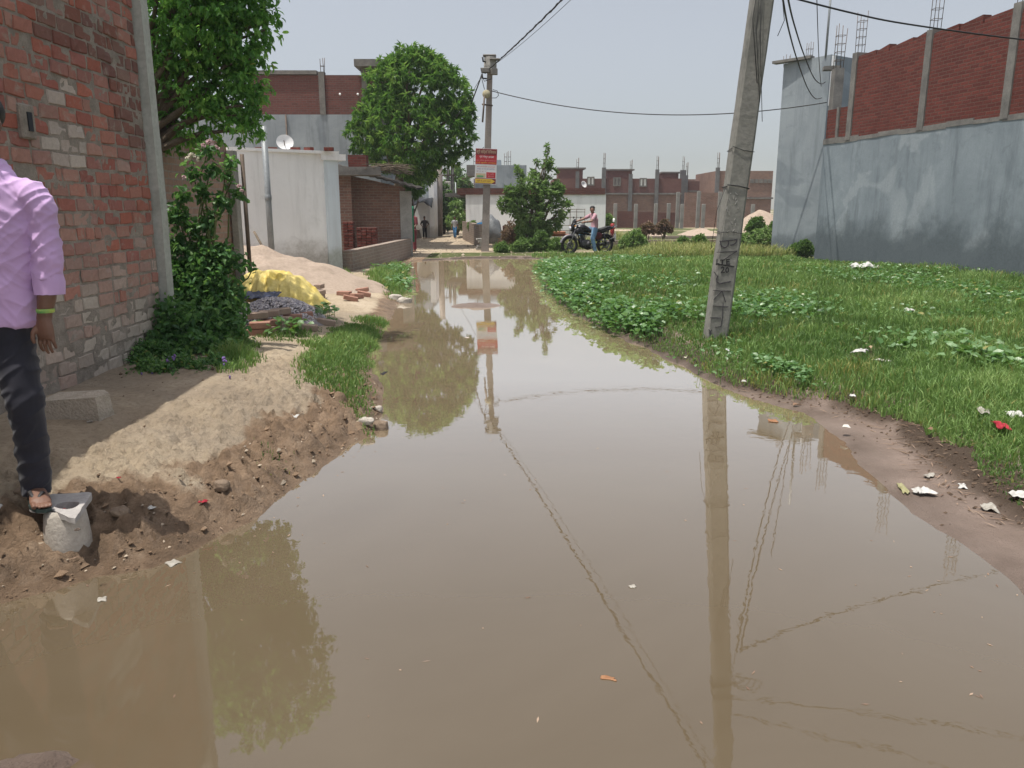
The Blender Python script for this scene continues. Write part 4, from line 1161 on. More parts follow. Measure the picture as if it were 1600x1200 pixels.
for px_, Yp, yb, yt, rr, lab in ((686, 44, 368, 238, .2, 'first thick concrete pole on the left side of the lane'), (706, 55, 366, 243, .14, 'slim dark pole farther down the lane with crossarms'), (699, 55, 366, 246, .1, 'slim dark pole beside the crossarm pole down the lane')):
    a = seat(px_, yb); a = at(px_, yb, Yp); a.z = gh(a.x, a.y) - .2; b = at(px_ + 1, yt, Yp)
    t = thing('utility_pole', lab, 'utility pole', a)
    w = MB(); w.tube([a, (a + b) / 2, b], [rr, rr * .9, rr * .75], 8); w.build('shaft', M['pole_far'] if rr > .15 else M['conc_dark'], t)
    if rr == .14:
        w = MB()
        for zz in (.55, 1.3): w.box((b.x - .25, b.y - .15, b.z - zz), (.9, .1, .1))
        w.build('crossarm', M['steel'], t)
        w = MB(); w.box((b.x - .35, b.y - .3, b.z - 2.1), (.5, .4, .8), bev=.04); w.build('transformer_box', M['conc'], t)
        w = MB()
        for k in range(5): w.tube([(b.x - .6 + .2 * k, b.y - .2, b.z - .5), (b.x - .5 + .15 * k, b.y - .35, b.z - 1.0), (b.x - .4 + .1 * k, b.y - .3, b.z - 1.7)], .02, 5)
        w.build('loose_wire', M['wire'], t)
for px_, Yp in ((694, 50), (713, 57)):
    a = at(px_, 364, Yp); w = MB(); w.tube([(a.x, a.y, .1), (a.x, a.y, zat(285, Yp))], .05, 7)
    single(w, 'lane_post', M['galv'], 'thin pale post in the lane ' + ('between the first pole and the crossarm pole' if px_ < 700 else 'right of the crossarm pole'), 'post')

# ------------------------------------------------------------------ heaps, bricks, stones
def heap(name, c, rx, ry, h, matl, label, cat, n=44, seed=0, kind=None, prof=1.15, rough_=.06):
    V = []; F = []
    rr = np.linspace(0, 1, n // 2); th = np.linspace(0, 2 * math.pi, n, endpoint=False)
    for r_ in rr:
        for t_ in th:
            x = c[0] + math.cos(t_) * r_ * rx * (1 + .12 * math.sin(3 * t_ + seed)); y = c[1] + math.sin(t_) * r_ * ry * (1 + .12 * math.cos(2 * t_ + seed))
            e = (1 - r_ ** prof)
            z = gh(x, y) - .03 + h * e + rough_ * mnoise.fractal((x * 2.2, y * 2.2, seed), 1, 2, 4) * min(1, 4 * (1 - r_)) * (.3 + e)
            V.append((x, y, z))
    for i in range(len(rr) - 1):
        for k in range(n):
            k2 = (k + 1) % n; F.append((i * n + k, (i + 1) * n + k, (i + 1) * n + k2, i * n + k2))
    w = MB(); w.add(V, F, True)
    return single(w, name, matl, label, cat, None, kind)
M['sand'] = mottled('sand', (.27, .212, .165), (.38, .30, .24), 2.5, .98, .9, .025, c3=(.33, .26, .2), fine=45)
tp = at(383, 380, 14.6)
heap('sand_heap', (tp.x - .25, 14.7), 2.65, 2.5, tp.z - .15, M['sand'], 'large heap of pinkish sand sloping down from the white hut toward the path', 'sand heap', 60, 1, prof=1.05, rough_=.09)
q = seat(655, 380)
heap('sand_heap', (q.x - .2, 28.9), 1.0, 1.3, .55, M['sand'], 'small pale sand heap at the end of the brick shed beside the lane', 'sand heap', 30, 4)
q = at(1195, 345, 45)
heap('sand_heap', (q.x, 46), 2.2, 2.0, 1.5, M['sand'], 'pale sand heap seen between the leaning pole and the tall grey house end', 'sand heap', 30, 9)
for px0, px1, Yq, lab in ((1068, 1122, 46, 'pale strip of bare sand in the scrub left of the leaning pole'), (1000, 1040, 44, 'pale strip of bare sand in the scrub right of the motorcycle')):
    a, b = at(px0, 362, Yq), at(px1, 362, Yq)
    heap('sand_heap', ((a.x + b.x) / 2, Yq), (b.x - a.x) * .6, 2.5, .42, M['sand'], lab, 'sand', 24, px0)
# gravel: stones over a mound
gc = at(440, 475, 9.9)
GXc, GYc = gc.x - .1, 9.95
M['gravel'] = tintmat('gravel_stone', .9, .3, 40)
ng = 3600
r_ = np.sqrt(rng.random(ng)); th = rng.random(ng) * 2 * math.pi
sx = GXc + r_ * np.cos(th) * .62; sy = GYc + .12 + r_ * np.sin(th) * .55
sz = ground_h(sx, sy)[0] + .27 * (1 - r_ ** 2.2) + .015
oct_v = np.array([(1, 0, 0), (-1, 0, 0), (0, 1, 0), (0, -1, 0), (0, 0, 1), (0, 0, -1)], float)
oct_f = np.array([(0, 2, 4), (2, 1, 4), (1, 3, 4), (3, 0, 4), (2, 0, 5), (1, 2, 5), (3, 1, 5), (0, 3, 5)])
def stones(name, P, size, cols, matl, parent=None):
    n = len(P)
    sc = size[:, None, None] * rng.uniform(.55, 1.25, (n, 6, 1)) * np.array([1, .8, .65])
    v = oct_v[None] * sc
    a = rng.random(n) * 2 * math.pi; ca, sa = np.cos(a)[:, None], np.sin(a)[:, None]
    x = v[..., 0] * ca - v[..., 1] * sa; y = v[..., 0] * sa + v[..., 1] * ca
    V_ = np.stack([x, y, v[..., 2] + .25 * x], -1) + P[:, None, :]
    F_ = (oct_f[None] + (np.arange(n) * 6)[:, None, None]).reshape(-1, 3)
    C_ = np.repeat(np.concatenate([cols, np.ones((n, 1))], 1)[:, None, :], 6, 1).reshape(-1, 4)
    return np_mesh(name, V_.reshape(-1, 3), F_, matl, parent, colr=C_)
g0 = rng.uniform(.6, 1.25, (ng, 1)) * np.where(rng.random((ng, 1)) < .5, np.array([[.42, .40, .44]]), np.array([[.62, .57, .57]]))
o = stones('gravel', np.stack([sx, sy, sz], 1), rng.uniform(.012, .028, ng), g0, M['gravel'])
tag(o, 'low heap of bluish grey gravel edged with dusty bricks below the yellow tarpaulin', 'gravel', kind='stuff')
heap('gravel_bed', (GXc, GYc + .12), .66, .6, .26, mottled('gravel_dust', (.2, .185, .19), (.3, .27, .27), 14, .95, .8, .01), 'packed grey core of the gravel heap under its loose stones', 'gravel', 24, 2, 'stuff', prof=2.2)
# loose small stones and clods on the near bank
nc = 4500
bx = rng.uniform(-3.1, -.9, nc); by = rng.uniform(2.9, 7.0, nc)
hb, db, lb = ground_h(bx, by)
keep = lb & (db > .01) & (rng.random(nc) < np.where(db < .42, .95, .02))
bx, by, hb, db = bx[keep], by[keep], hb[keep], db[keep]
szs = rng.uniform(.004, .014, len(bx)) * np.where(rng.random(len(bx)) < .1, 2.4, 1)
cc = np.where((rng.random(len(bx)) < .82)[:, None], np.array([[.19, .13, .085]]), np.array([[.42, .35, .27]])) * rng.uniform(.6, 1.3, (len(bx), 1))
M['clod'] = tintmat('mud_clod', .85, .6, 60)
o = stones('mud_clods', np.stack([bx, by, hb + szs * .2], 1), szs, cc, M['clod']); tag(o, 'crumbs of mud and small stones scattered over the near left bank', 'mud', kind='stuff')
nc = 9000
bx = rng.uniform(1.0, 4.5, nc); by = rng.uniform(2.6, 7.2, nc)
hb, db, lb = ground_h(bx, by)
ww = .42 * (1 - sstep(5.2, 7.5, by))
keep = (~lb) & (db > .02) & (rng.random(nc) < np.exp(-((db - ww - .1) / .14) ** 2) + .03)
bx, by, hb = bx[keep], by[keep], hb[keep]
szs = rng.uniform(.005, .018, len(bx))
cc = np.array([[.085, .058, .04]]) * rng.uniform(.6, 1.4, (len(bx), 1))
o = stones('mud_clods', np.stack([bx, by, hb + szs * .2], 1), szs, cc, M['clod']); tag(o, 'dark mud crumbs along the right edge of the puddle', 'mud', kind='stuff')
nc = 2500
bx = rng.uniform(-6, 9, nc); by = 22 + rng.random(nc) ** 1.5 * 22
hb, db, lb = ground_h(bx, by)
keep = (db > .05) & (bx < shore_right_x(np.clip(by, 0, 24)) + 2); bx, by, hb = bx[keep], by[keep], hb[keep]
szs = rng.uniform(.01, .05, len(bx)) * np.where(rng.random(len(bx)) < .1, 2, 1)
o = stones('rubble', np.stack([bx, by, hb], 1), szs, np.array([[.34, .28, .22]]) * rng.uniform(.5, 1.3, (len(bx), 1)), M['clod']); tag(o, 'small stones and rubble scattered over the lane and the far shore', 'rubble', kind='stuff')

BR = MB(); BR.box((0, 0, 0), (.23, .11, .072), bev=.007); BR.jitter(.004, 9)
brick_mats = [mottled('dusty_brick', (.26, .19, .15), (.36, .28, .225), 8, .95, .5, .006), mottled('reddish_dusty_brick', (.28, .14, .10), (.36, .21, .16), 8, .95, .5, .006)]
brick_me = [BR.mesh('brick'), BR.mesh('brick')]
for me_, m_ in zip(brick_me, brick_mats): me_.materials.append(m_)
def brick(p, rz, kind, label, group, rx=0.0, ry=0.0):
    o = bpy.data.objects.new('brick', brick_me[kind]); col.objects.link(o); o.location = p; o.rotation_euler = (rx, ry, rz); return tag(o, label, 'brick', group)
lab = 'dusty brick laid in the low edging along the front of the gravel heap'
y0 = gp(450, 515, .2)
for lay in range(2):
    for k in range(6 - lay):
        a = seat(398 + k * 17 + lay * 8, 524 - k * 4.5)
        brick((a.x, a.y + .03 * lay, a.z + .036 + lay * .076), .28 + random.uniform(-.12, .12), int(random.random() < .2), lab, 'bricks edging the gravel heap')
for k in range(3):
    a = seat(402 + k * 18, 520 - k * 4); brick((a.x, a.y + .06, a.z + .19 + random.uniform(-.004, .004)), .3 + random.uniform(-.2, .2), 0, 'dusty brick on the top course of the edging in front of the gravel heap', 'top bricks of the gravel edging', ry=random.uniform(-.1, .1))
for (px_, py_, rz, dz, rx_) in ((472, 507, .5, 0, 0), (484, 500, 1.3, 0, 0), (486, 497, 1.2, .078, 0), (492, 488, 1.1, 0, 0), (496, 482, 1.5, .0, 0), (495, 482, 1.4, .078, .0), (500, 468, 1.5, 0, 0), (500, 468, 1.35, .078, 0), (500, 466, 1.5, .16, 0)):
    a = seat(px_, py_); brick((a.x, a.y, a.z + .036 + dz), rz, 0, 'dusty brick in the short stepped wall on the right of the gravel heap', 'stepped bricks right of the gravel heap', rx_)
for (px_, py_, rz, kd, lb_) in ((510, 508, .2, 0, 'square dusty brick standing alone in the weeds right of the stepped bricks'), (494, 506, .6, 0, 'dusty brick between the stepped bricks and the path'), (481, 517, .1, 0, 'flat pale brick half sunk beside the footpath'),
                                (548, 470, .3, 1, 'reddish brick at the front left of the scattered bricks below the sand heap'), (558, 466, 1.0, 1, 'reddish brick leaning in the middle of the scattered bricks below the sand heap'), (569, 463, .2, 1, 'reddish brick at the right end of the scattered bricks below the sand heap'), (566, 457, .1, 1, 'uppermost reddish brick of the scattered bricks below the sand heap'), (538, 462, -.2, 1, 'reddish brick half buried in the toe of the sand heap')):
    a = seat(px_, py_); brick((a.x, a.y, a.z + .04), rz, kd, lb_, None, ry=random.uniform(-.2, .3))

def rock(p, r, matl, label, cat='stone', seed=0, flat=.7, name='stone', rz=0):
    w = MB(); w.ell((0, 0, 0), (r[0], r[1], r[2]), 18, 12, smooth=False)
    for v in w.v:
        n = mnoise.noise_vector(v * (1.6 / max(r)) + Vector((seed * 7.3, seed, 0)))
        v += n * max(r) * .28
        q = max(abs(v.x) / r[0], abs(v.y) / r[1], abs(v.z) / r[2])
        if q > 0: v *= (1 / q) * .35 + .65 * 1
    Mz = Matrix.Rotation(rz, 4, 'Z')
    w.v = [Mz @ v + Vector(p) for v in w.v]
    return single(w, name, matl, label, cat)
M['stone'] = mottled('grey_stone', (.33, .3, .26), (.46, .42, .37), 7, .92, .6, .01)
M['mudstone'] = mottled('muddy_stone', (.14, .10, .07), (.25, .19, .14), 7, .8, .6, .01)
# stone block by the wall
a = seat(104, 655)
w = MB(); bl = [(-.17, -.1), (.19, -.12), (.23, .02), (.17, .14), (-.16, .15)]
w.prism(bl, 0, .155); T = Matrix.Rotation(.12, 4, 'Z'); w.v = [T @ v for v in w.v]
for v in w.v:
    if v.z > .1: v.x *= .9; v.y *= .86; v.z += .05 * v.x
w.jitter(.02, 6); w.v = [v + Vector((a.x, a.y + .1, a.z - .03)) for v in w.v]
single(w, 'stone_block', mottled('beige_stone', (.37, .32, .255), (.52, .46, .38), 9, .95, 1.0, .02, c3=(.43, .375, .3)), 'rough grey stone block lying at the foot of the near brick wall', 'stone')
for (px_, py_, r, mm, lb_) in ((352, 823, (.04, .035, .03), 'mudstone', 'brown muddy stone at the waterline on the near left bank'), (595, 672, (.06, .05, .05), 'mudstone', 'dark wet stone in the water off the grass tip'), (573, 684, (.06, .035, .025), 'stone', 'flat grey stone in the water beside the dark wet stone'),
                           (588, 642, (.05, .03, .025), 'stone', 'pale flat stone at the water edge of the grass strip'), (632, 475, (.13, .09, .07), 'stone', 'grey stone at the narrow left shore beyond the grass strip'), (618, 468, (.12, .1, .06), 'stone', 'grey slab stone beside the far left grass patch'),
                           (40, 770, (.05, .03, .035), 'mudstone', 'dark stone standing in the mud behind the man'), (730, 352 + 195, (.03, .02, .012), 'stone', 'tiny pale stone in the open water of the puddle'), (188, 468 + 330, (.045, .04, .02), 'mudstone', 'muddy lump on the churned bank right of the broken pot')):
    a = seat(px_, py_); rock((a.x, a.y, max(a.z, -.01) + r[2] * .45), r, M[mm], lb_, seed=px_)
# broken concrete pot the man steps on
PT = Vector((at(97, 800, 3.37).x, 3.39, 0)); gz_ = gh(PT.x, PT.y); ztp_ = zat(790, 3.37) - .012
t = thing('concrete_stub', 'broken concrete pipe stub with a triangular rim, under the foot of the man in purple', 'concrete block', (PT.x, PT.y, gz_))
w = MB(); w.lathe((PT.x, PT.y, 0), [(.098, min(gz_, .08) - .1), (.1, .09), (.094, ztp_ - .09), (.087, ztp_ - .03), (.07, ztp_ - .004), (.062, ztp_ - .006), (.055, ztp_ - .045), (.001, ztp_ - .05)], 26); w.jitter(.004, 9); w.build('pipe', M['stone'], t)
tri = [gp(52, 777, ztp_), gp(84, 772, ztp_), gp(142, 768, ztp_), gp(144, 771, ztp_), gp(118, 809, ztp_), gp(111, 810, ztp_), gp(84, 797, ztp_), gp(44, 792, ztp_)]
tri = [(q.x, q.y) for q in tri]
hole = [(PT.x + .012 + .052 * math.cos(q), PT.y + .008 + .044 * math.sin(q)) for q in np.linspace(0, 2 * math.pi, 24, endpoint=False)]
bm = bmesh.new()
def ringverts(poly, n, z):
    out = []
    L_ = [math.dist(poly[i], poly[(i + 1) % len(poly)]) for i in range(len(poly))]
    return out
outer = []
cx_, cy_ = PT.x + .012, PT.y + .008
for q in np.linspace(0, 2 * math.pi, 48, endpoint=False):
    dx, dy = math.cos(q), math.sin(q); best = 0
    for i in range(len(tri)):
        (x0, y0), (x1, y1) = tri[i], tri[(i + 1) % len(tri)]
        ex_, ey_ = x1 - x0, y1 - y0; det = dx * -ey_ + dy * ex_
        if abs(det) < 1e-12: continue
        tt = ((x0 - cx_) * -ey_ + (y0 - cy_) * ex_) / det; s_ = (dx * (y0 - cy_) - dy * (x0 - cx_)) / det
        if tt > 0 and -1e-6 <= s_ <= 1 + 1e-6: best = max(best, tt)
    outer.append((cx_ + dx * max(best, .066), cy_ + dy * max(best, .066)))
inner = [(cx_ + .052 * math.cos(q), cy_ + .044 * math.sin(q)) for q in np.linspace(0, 2 * math.pi, 48, endpoint=False)]
w = MB(); n_ = 48
vs = [(x, y, ztp_) for x, y in outer] + [(x, y, ztp_ + .003) for x, y in inner] + [(x, y, ztp_ - .026) for x, y in outer] + [(x, y, ztp_ - .045) for x, y in inner]
fs = []
for i in range(n_):
    j = (i + 1) % n_
    fs += [(i, j, n_ + j, n_ + i), (2 * n_ + j, 2 * n_ + i, 3 * n_ + i, 3 * n_ + j), (i, 2 * n_ + i, 2 * n_ + j, j), (n_ + i, n_ + j, 3 * n_ + j, 3 * n_ + i)]
w.add(vs, fs); w.jitter(.005, 20); w.build('rim', mottled('pale_worn_concrete', (.33, .31, .3), (.45, .43, .41), 9, .9, .4), t)
w = MB(); b_ = at(117, 797, 3.12); w.lathe((b_.x, b_.y, ztp_ + .0005), [(.007, .0), (.012, .0), (.012, .004), (.007, .004), (.007, 0)], 14); w.build('bolt_hole', M['steel'], t)
w = MB()
for k in range(9): w.ell((cx_ + random.uniform(-.03, .035), cy_ + random.uniform(-.025, .025), ztp_ - .03 + random.uniform(0, .012)), (random.uniform(.006, .014),) * 3, 8, 6)
w.jitter(.006, 40); single(w, 'red_scraps', mottled('red_scrap', (.30, .03, .03), (.5, .25, .22), 60, .8, .3), 'small red scraps lying in the hollow of the concrete stub', 'litter')

# yellow tarpaulin over a mound
M['tarp'] = mottled('yellow_tarpaulin', (.50, .37, .06), (.68, .56, .21), 3, .6, .25, .006, c3=(.59, .46, .11))
Ta, Tb = at(392, 462, 10.55), at(500, 470, 10.75)
nx_, ny_ = 60, 34
V = []; F = []
for j in range(ny_):
    for i in range(nx_):
        u, v = i / (nx_ - 1), j / (ny_ - 1)
        x = Ta.x - .25 + u * (Tb.x - Ta.x + .27); y = 10.5 + v * .85
        e = min(1, 5 * u + .35, 3.4 * (1 - u)); f_ = min(1, 2.6 * v, 3 * (1 - v) + .1)
        base = gh(x, y) + .2 * (1 - u * .6)
        z = base + .41 * (.72 + .28 * math.sin(u * 2.9 + .25)) * (max(e, 0) ** .55) * (max(f_, 0) ** .5)
        fold = mnoise.noise((u * 22 + 1.4 * v, v * 2.2, 3)) * .05 + mnoise.noise((u * 9 + 5, v * 3 + u * 5, 9)) * .05
        y2 = y - fold * (1.3 if v < .45 else .2)
        z += .5 * fold * (1 if v > .25 else .3) + .02 * mnoise.noise((u * 7, v * 9, 6))
        V.append((x, y2, z))
for j in range(ny_ - 1):
    for i in range(nx_ - 1): F.append((j * nx_ + i, j * nx_ + i + 1, (j + 1) * nx_ + i + 1, (j + 1) * nx_ + i))
w = MB(); w.add(V, F, True); o = single(w, 'tarpaulin', M['tarp'], 'creased yellow plastic tarpaulin draped over a mound behind the gravel heap', 'tarpaulin'); o.modifiers.new('thick', 'SOLIDIFY').thickness = .006
a = at(394, 462, 10.35)
V = []; F = []
for j in range(10):
    for i in range(20):
        u, v = i / 19, j / 9; x = a.x - .1 + u * .45; y = 10.15 + v * .35
        V.append((x, y, gh(x, y) + .27 + .05 * v + .03 * mnoise.noise((u * 8, v * 6, 2))))
for j in range(9):
    for i in range(19): F.append((j * 20 + i, j * 20 + i + 1, (j + 1) * 20 + i + 1, (j + 1) * 20 + i))
w = MB(); w.add(V, F, True); o = single(w, 'plastic_sheet', plain('navy_plastic', (.035, .045, .09), .5), 'dark blue plastic sheet crumpled under the left end of the yellow tarpaulin', 'plastic sheet'); o.modifiers.new('thick', 'SOLIDIFY').thickness = .004

# things in front of the whitewashed building
V = []; F = []
a, b = at(747, 365, 35), at(786, 365, 35)
for j in range(16):
    for i in range(22):
        u, v = i / 21, j / 15; x = a.x + u * (b.x - a.x); y = 34.6 + v * 1.6
        e = (max(0, 1 - abs(2 * u - .95) ** 3) * max(0, 1 - abs(2 * v - 1) ** 3)) ** .5
        V.append((x, y, gh(x, y) + .02 + 1.15 * e + .14 * mnoise.noise((u * 5, v * 4, 5)) * e))
for j in range(15):
    for i in range(21): F.append((j * 22 + i, j * 22 + i + 1, (j + 1) * 22 + i + 1, (j + 1) * 22 + i))
w = MB(); w.add(V, F, True); o = single(w, 'tarpaulin', mottled('grey_tarpaulin', (.06, .065, .07), (.2, .21, .22), 2, .6), 'dark grey tarpaulin over a heap behind the signed pole', 'tarpaulin'); o.modifiers.new('thick', 'SOLIDIFY').thickness = .01
w = MB(); a = at(750, 355, 33); w.ell((a.x, 33, a.z), (.2, .16, .2), 12, 8); w.jitter(.06, 6); single(w, 'plastic_bag', plain('bright_blue_plastic', (.02, .28, .6), .4), 'bright blue plastic bag beside the signed pole', 'bag')
w = MB(); a, b = at(785, 365, 34), at(801, 343, 34)
for r_ in range(9):
    for c_ in range(4): w.box((a.x + .06 + c_ * .115, 34 + random.uniform(-.02, .02), .2 + r_ * .077), (.105, .23, .07), bev=.006)
single(w, 'brick_stack', M['brick_red'], 'red brick stack half hidden behind the tall bush', 'brick stack')
w = MB(); a, b = at(857, 363, 31), at(884, 366, 31); slab_box(w, a.x, b.x, 31, 31.8, a.z - .07, a.z + .02); slab_box(w, a.x - .2, b.x + .2, 31.1, 31.7, a.z - .16, a.z - .09)
w.jitter(.02, 3); single(w, 'plank_pile', mottled('orange_planks', (.3, .11, .06), (.4, .17, .1), 5), 'pile of orange planks left of the motorcycle', 'planks')
a = at(957, 352, 32); t = thing('gas_cylinder', 'small red cylinder with a white top standing in the scrub right of the rider', 'cylinder', (a.x, 32, gh(a.x, 32)))
w = MB(); zb_ = zat(358, 32); w.lathe((a.x, 32, 0), [(.001, .1), (.085, .1), (.085, zat(351, 32)), (.05, zat(349, 32)), (.001, zat(349, 32))], 14); w.build('body', plain('red_paint', (.3, .025, .025), .5), t)
w = MB(); w.lathe((a.x + .05, 32, zat(347, 32)), [(.04, 0), (.045, .1), (.02, .15), (.001, .15)], 10); w.build('cap', M['white_clean'], t)

# litter
def scrap(px, py, wd, dp, matl, label, cat='litter', seed=0, hgt=.5, name='plastic_scrap', up=0.0, P=None):
    a = P or seat(px, py); V = []; F = []; nx_, ny_ = 13, 11
    rz = random.uniform(0, 6.28); ca, sa = math.cos(rz), math.sin(rz)
    for j in range(ny_):
        for i in range(nx_):
            u, v = i / (nx_ - 1) - .5, j / (ny_ - 1) - .5
            q = 1 + .5 * mnoise.noise((u * 3 + seed, v * 3, 1.7))
            x, y = u * wd * q, v * dp * q
            z = (.5 + mnoise.noise((u * 3.2 + seed, v * 3.2, seed * 1.3)) * .9 + .25 * abs(mnoise.noise((u * 8, v * 8, seed)))) * min(wd, dp) * hgt * (1 - 1.6 * max(abs(u), abs(v)) ** 2)
            V.append((a.x + x * ca - y * sa, a.y + x * sa + y * ca, a.z + .006 + z + up))
    for j in range(ny_ - 1):
        for i in range(nx_ - 1): F.append((j * nx_ + i, j * nx_ + i + 1, (j + 1) * nx_ + i + 1, (j + 1) * nx_ + i))
    w = MB(); w.add(V, F, True); o = single(w, name, matl, label, cat); o.modifiers.new('thick', 'SOLIDIFY').thickness = .002
    return o
mwp = mottled('white_plastic', (.36, .355, .335), (.56, .55, .53), 25, .5, .1)
mdp = mottled('dirty_plastic', (.24, .22, .19), (.40, .38, .34), 25, .6, .2)
mrd = mottled('red_cloth', (.25, .012, .025), (.34, .025, .04), 20, .8, .2)
mlf = mottled('rust_leaf', (.20, .09, .04), (.32, .17, .09), 30, .7, .2)
mty = mottled('olive_wrapper', (.22, .21, .1), (.32, .30, .17), 20, .5, .1)
LIT = [(270, 880, .06, .05, mdp, 'pale crumpled packet stuck in the mud below the concrete stub'), (245, 885, .04, .03, mwp, 'small white scrap in the mud at the waterline below the concrete stub'), (322, 840, .04, .03, mrd, 'red scrap in the mud near the muddy stone'),
       (458, 655, .07, .06, mwp, 'white plastic scrap on the bare ground beside the grass strip'), (1348, 424, .55, .4, mwp, 'white sack lying in the weeds under the grey house wall'), (1372, 420, .2, .15, mwp, 'small white scrap right of the white sack'),
       (1420, 495, .25, .15, mwp, 'white scrap on the grass in the middle of the field'), (1343, 560, .16, .1, mwp, 'crumpled white bag in the grass right of the leaning pole'), (1378, 566, .14, .08, mdp, 'dirty flat scrap beside the crumpled white bag'),
       (1563, 680, .16, .08, mrd, 'bright red cloth on the muddy grass edge at the right'), (1582, 662, .12, .1, mwp, 'white plastic strip standing beside the red cloth'), (1535, 656, .14, .08, mdp, 'dirty scrap left of the red cloth'),
       (1442, 773, .11, .08, mwp, 'white torn packet on the pink mud at the right shore'), (1412, 766, .16, .04, mty, 'olive wrapper strip at the waterline left of the white torn packet'), (1503, 762, .08, .04, mwp, 'small white twist of plastic on the pink mud'), (1545, 797, .09, .07, mdp, 'pale crumpled wrapper on the mud at the right edge'), (1590, 795, .09, .08, mwp, 'white paper scrap at the far right edge of the mud'), (1452, 745, .09, .04, mdp, 'muddy strip of plastic in the churned mud at the right'),
       (1208, 658, .09, .07, mlf, 'rust-brown dry leaf floating near the right shore'), (1010, 398, .35, .2, mwp, 'white plastic sheet in the plants right of the motorcycle'), (1157, 394, .3, .15, mwp, 'white block of plastic behind the leaning pole'), (988, 917, .03, .025, mdp, 'tiny pale scrap floating in the middle of the puddle'),
       (140, 660, .03, .02, mdp, 'small scrap on the shaded ground near the stone block'), (185, 745, .02, .015, mrd, 'tiny red scrap on the pale mud right of the man'), (950, 1060, .05, .02, mlf, 'thin brown leaf floating in the near puddle'), (160, 657 + 280, .04, .03, mdp, 'scrap at the waterline on the near left bank'),
       (15, 925, .05, .04, mwp, 'white scrap at the left end of the near bank'), (393, 655 - 120, .09, .05, mdp, 'pale scraps of plaster below the gravel edging'), (600, 583, .14, .04, M['black'], 'black strip of rubber lying in the water off the grass strip'), (1330, 640, .05, .04, mwp, 'small white scrap in the short grass at the right shore')]
for k, (px_, py_, a, b, mm, lb_) in enumerate(LIT):
    P = None
    q = gp(px_, py_, 0); inside = bool(in_poly(np.array([q.x]), np.array([q.y]), WATER)[0])
    if inside and gh(q.x, q.y) < .0: P = Vector((q.x, q.y, -.004))
    scrap(px_, py_, a, b, mm, lb_, seed=k * 3.7, hgt=.12 if P else .45, P=P, name='dry_leaf' if mm is mlf else 'plastic_scrap', up=.05 if (q.x > 1 and ('grass' in lb_ or 'cloth' in lb_ or 'weeds' in lb_)) else 0)

# ------------------------------------------------------------------ people
def remeshed(name, mb, voxel, matl, parent, smooth=4, wrinkle=None, local=False):
    off = Vector((0, 0, 0)) if local else root_loc(parent)
    me = mb.mesh(name + '_base', off, uv=False)
    o = bpy.data.objects.new(name, me); col.objects.link(o)
    m = o.modifiers.new('r', 'REMESH'); m.mode = 'VOXEL'; m.voxel_size = voxel; m.use_smooth_shade = True
    s = o.modifiers.new('s', 'SMOOTH'); s.factor = .5; s.iterations = smooth
    dg = bpy.context.evaluated_depsgraph_get(); dg.update()
    me2 = bpy.data.meshes.new_from_object(o.evaluated_get(dg))
    bpy.data.objects.remove(o); bpy.data.meshes.remove(me)
    me2.name = name
    if wrinkle:
        n = len(me2.vertices); co = np.zeros(n * 3, np.float32); me2.vertices.foreach_get('co', co); co = co.reshape(-1, 3)
        no = np.zeros(n * 3, np.float32); me2.vertices.foreach_get('normal', no); no = no.reshape(-1, 3)
        dsp = np.array([wrinkle(Vector(p)) for p in co], np.float32)
        me2.vertices.foreach_set('co', (co + no * dsp[:, None]).ravel()); me2.update()
    me2.polygons.foreach_set('use_smooth', np.ones(len(me2.polygons), bool))
    me2.materials.clear()
    return link(name, me2, matl, parent)

def skinmat(name, c):
    m, N, L, B = newmat(name)
    co = N.new('ShaderNodeTexCoord').outputs['Object']
    r = ramp(N, [(.3, tuple(x * .8 for x in c)), (.7, c)]); L.new(noise(N, L, co, 14, 6), r.inputs[0]); L.new(r.outputs[0], B.inputs['Base Color'])
    B.inputs['Roughness'].default_value = .55; B.inputs['Subsurface Weight'].default_value = .08; B.inputs['Subsurface Radius'].default_value = (.02, .008, .005)
    bump(N, L, B, noise(N, L, co, 160, 3), .15, .002)
    return m
M['skin'] = skinmat('brown_skin', (.17, .085, .055))
M['skin2'] = skinmat('tan_skin', (.25, .13, .085))
M['hair'] = mottled('black_hair', (.008, .007, .007), (.02, .018, .016), 40, .5, .5, .004)
def cloth(name, c, rough=.85, fine=300):
    m, N, L, B = newmat(name)
    co = N.new('ShaderNodeTexCoord').outputs['Object']
    r = ramp(N, [(.3, tuple(x * .88 for x in c)), (.7, c)]); L.new(noise(N, L, co, 5, 5), r.inputs[0]); L.new(r.outputs[0], B.inputs['Base Color'])
    B.inputs['Roughness'].default_value = rough; B.inputs['Sheen Weight'].default_value = .15; B.inputs['Specular IOR Level'].default_value = .2
    bump(N, L, B, noise(N, L, co, fine, 3), .12, .001)
    return m

# --- man in the purple shirt, one foot on the concrete stub
MY_ = 3.45
def mp_(px, py, dy=0.0): return at(px, py, MY_ + dy)
man = thing('person', 'man in purple shirt and dark trousers, one sandalled foot on a concrete stub', 'person', (mp_(-15, 500).x, MY_, gz_))
footz = ztp_ + .016
body = MB()
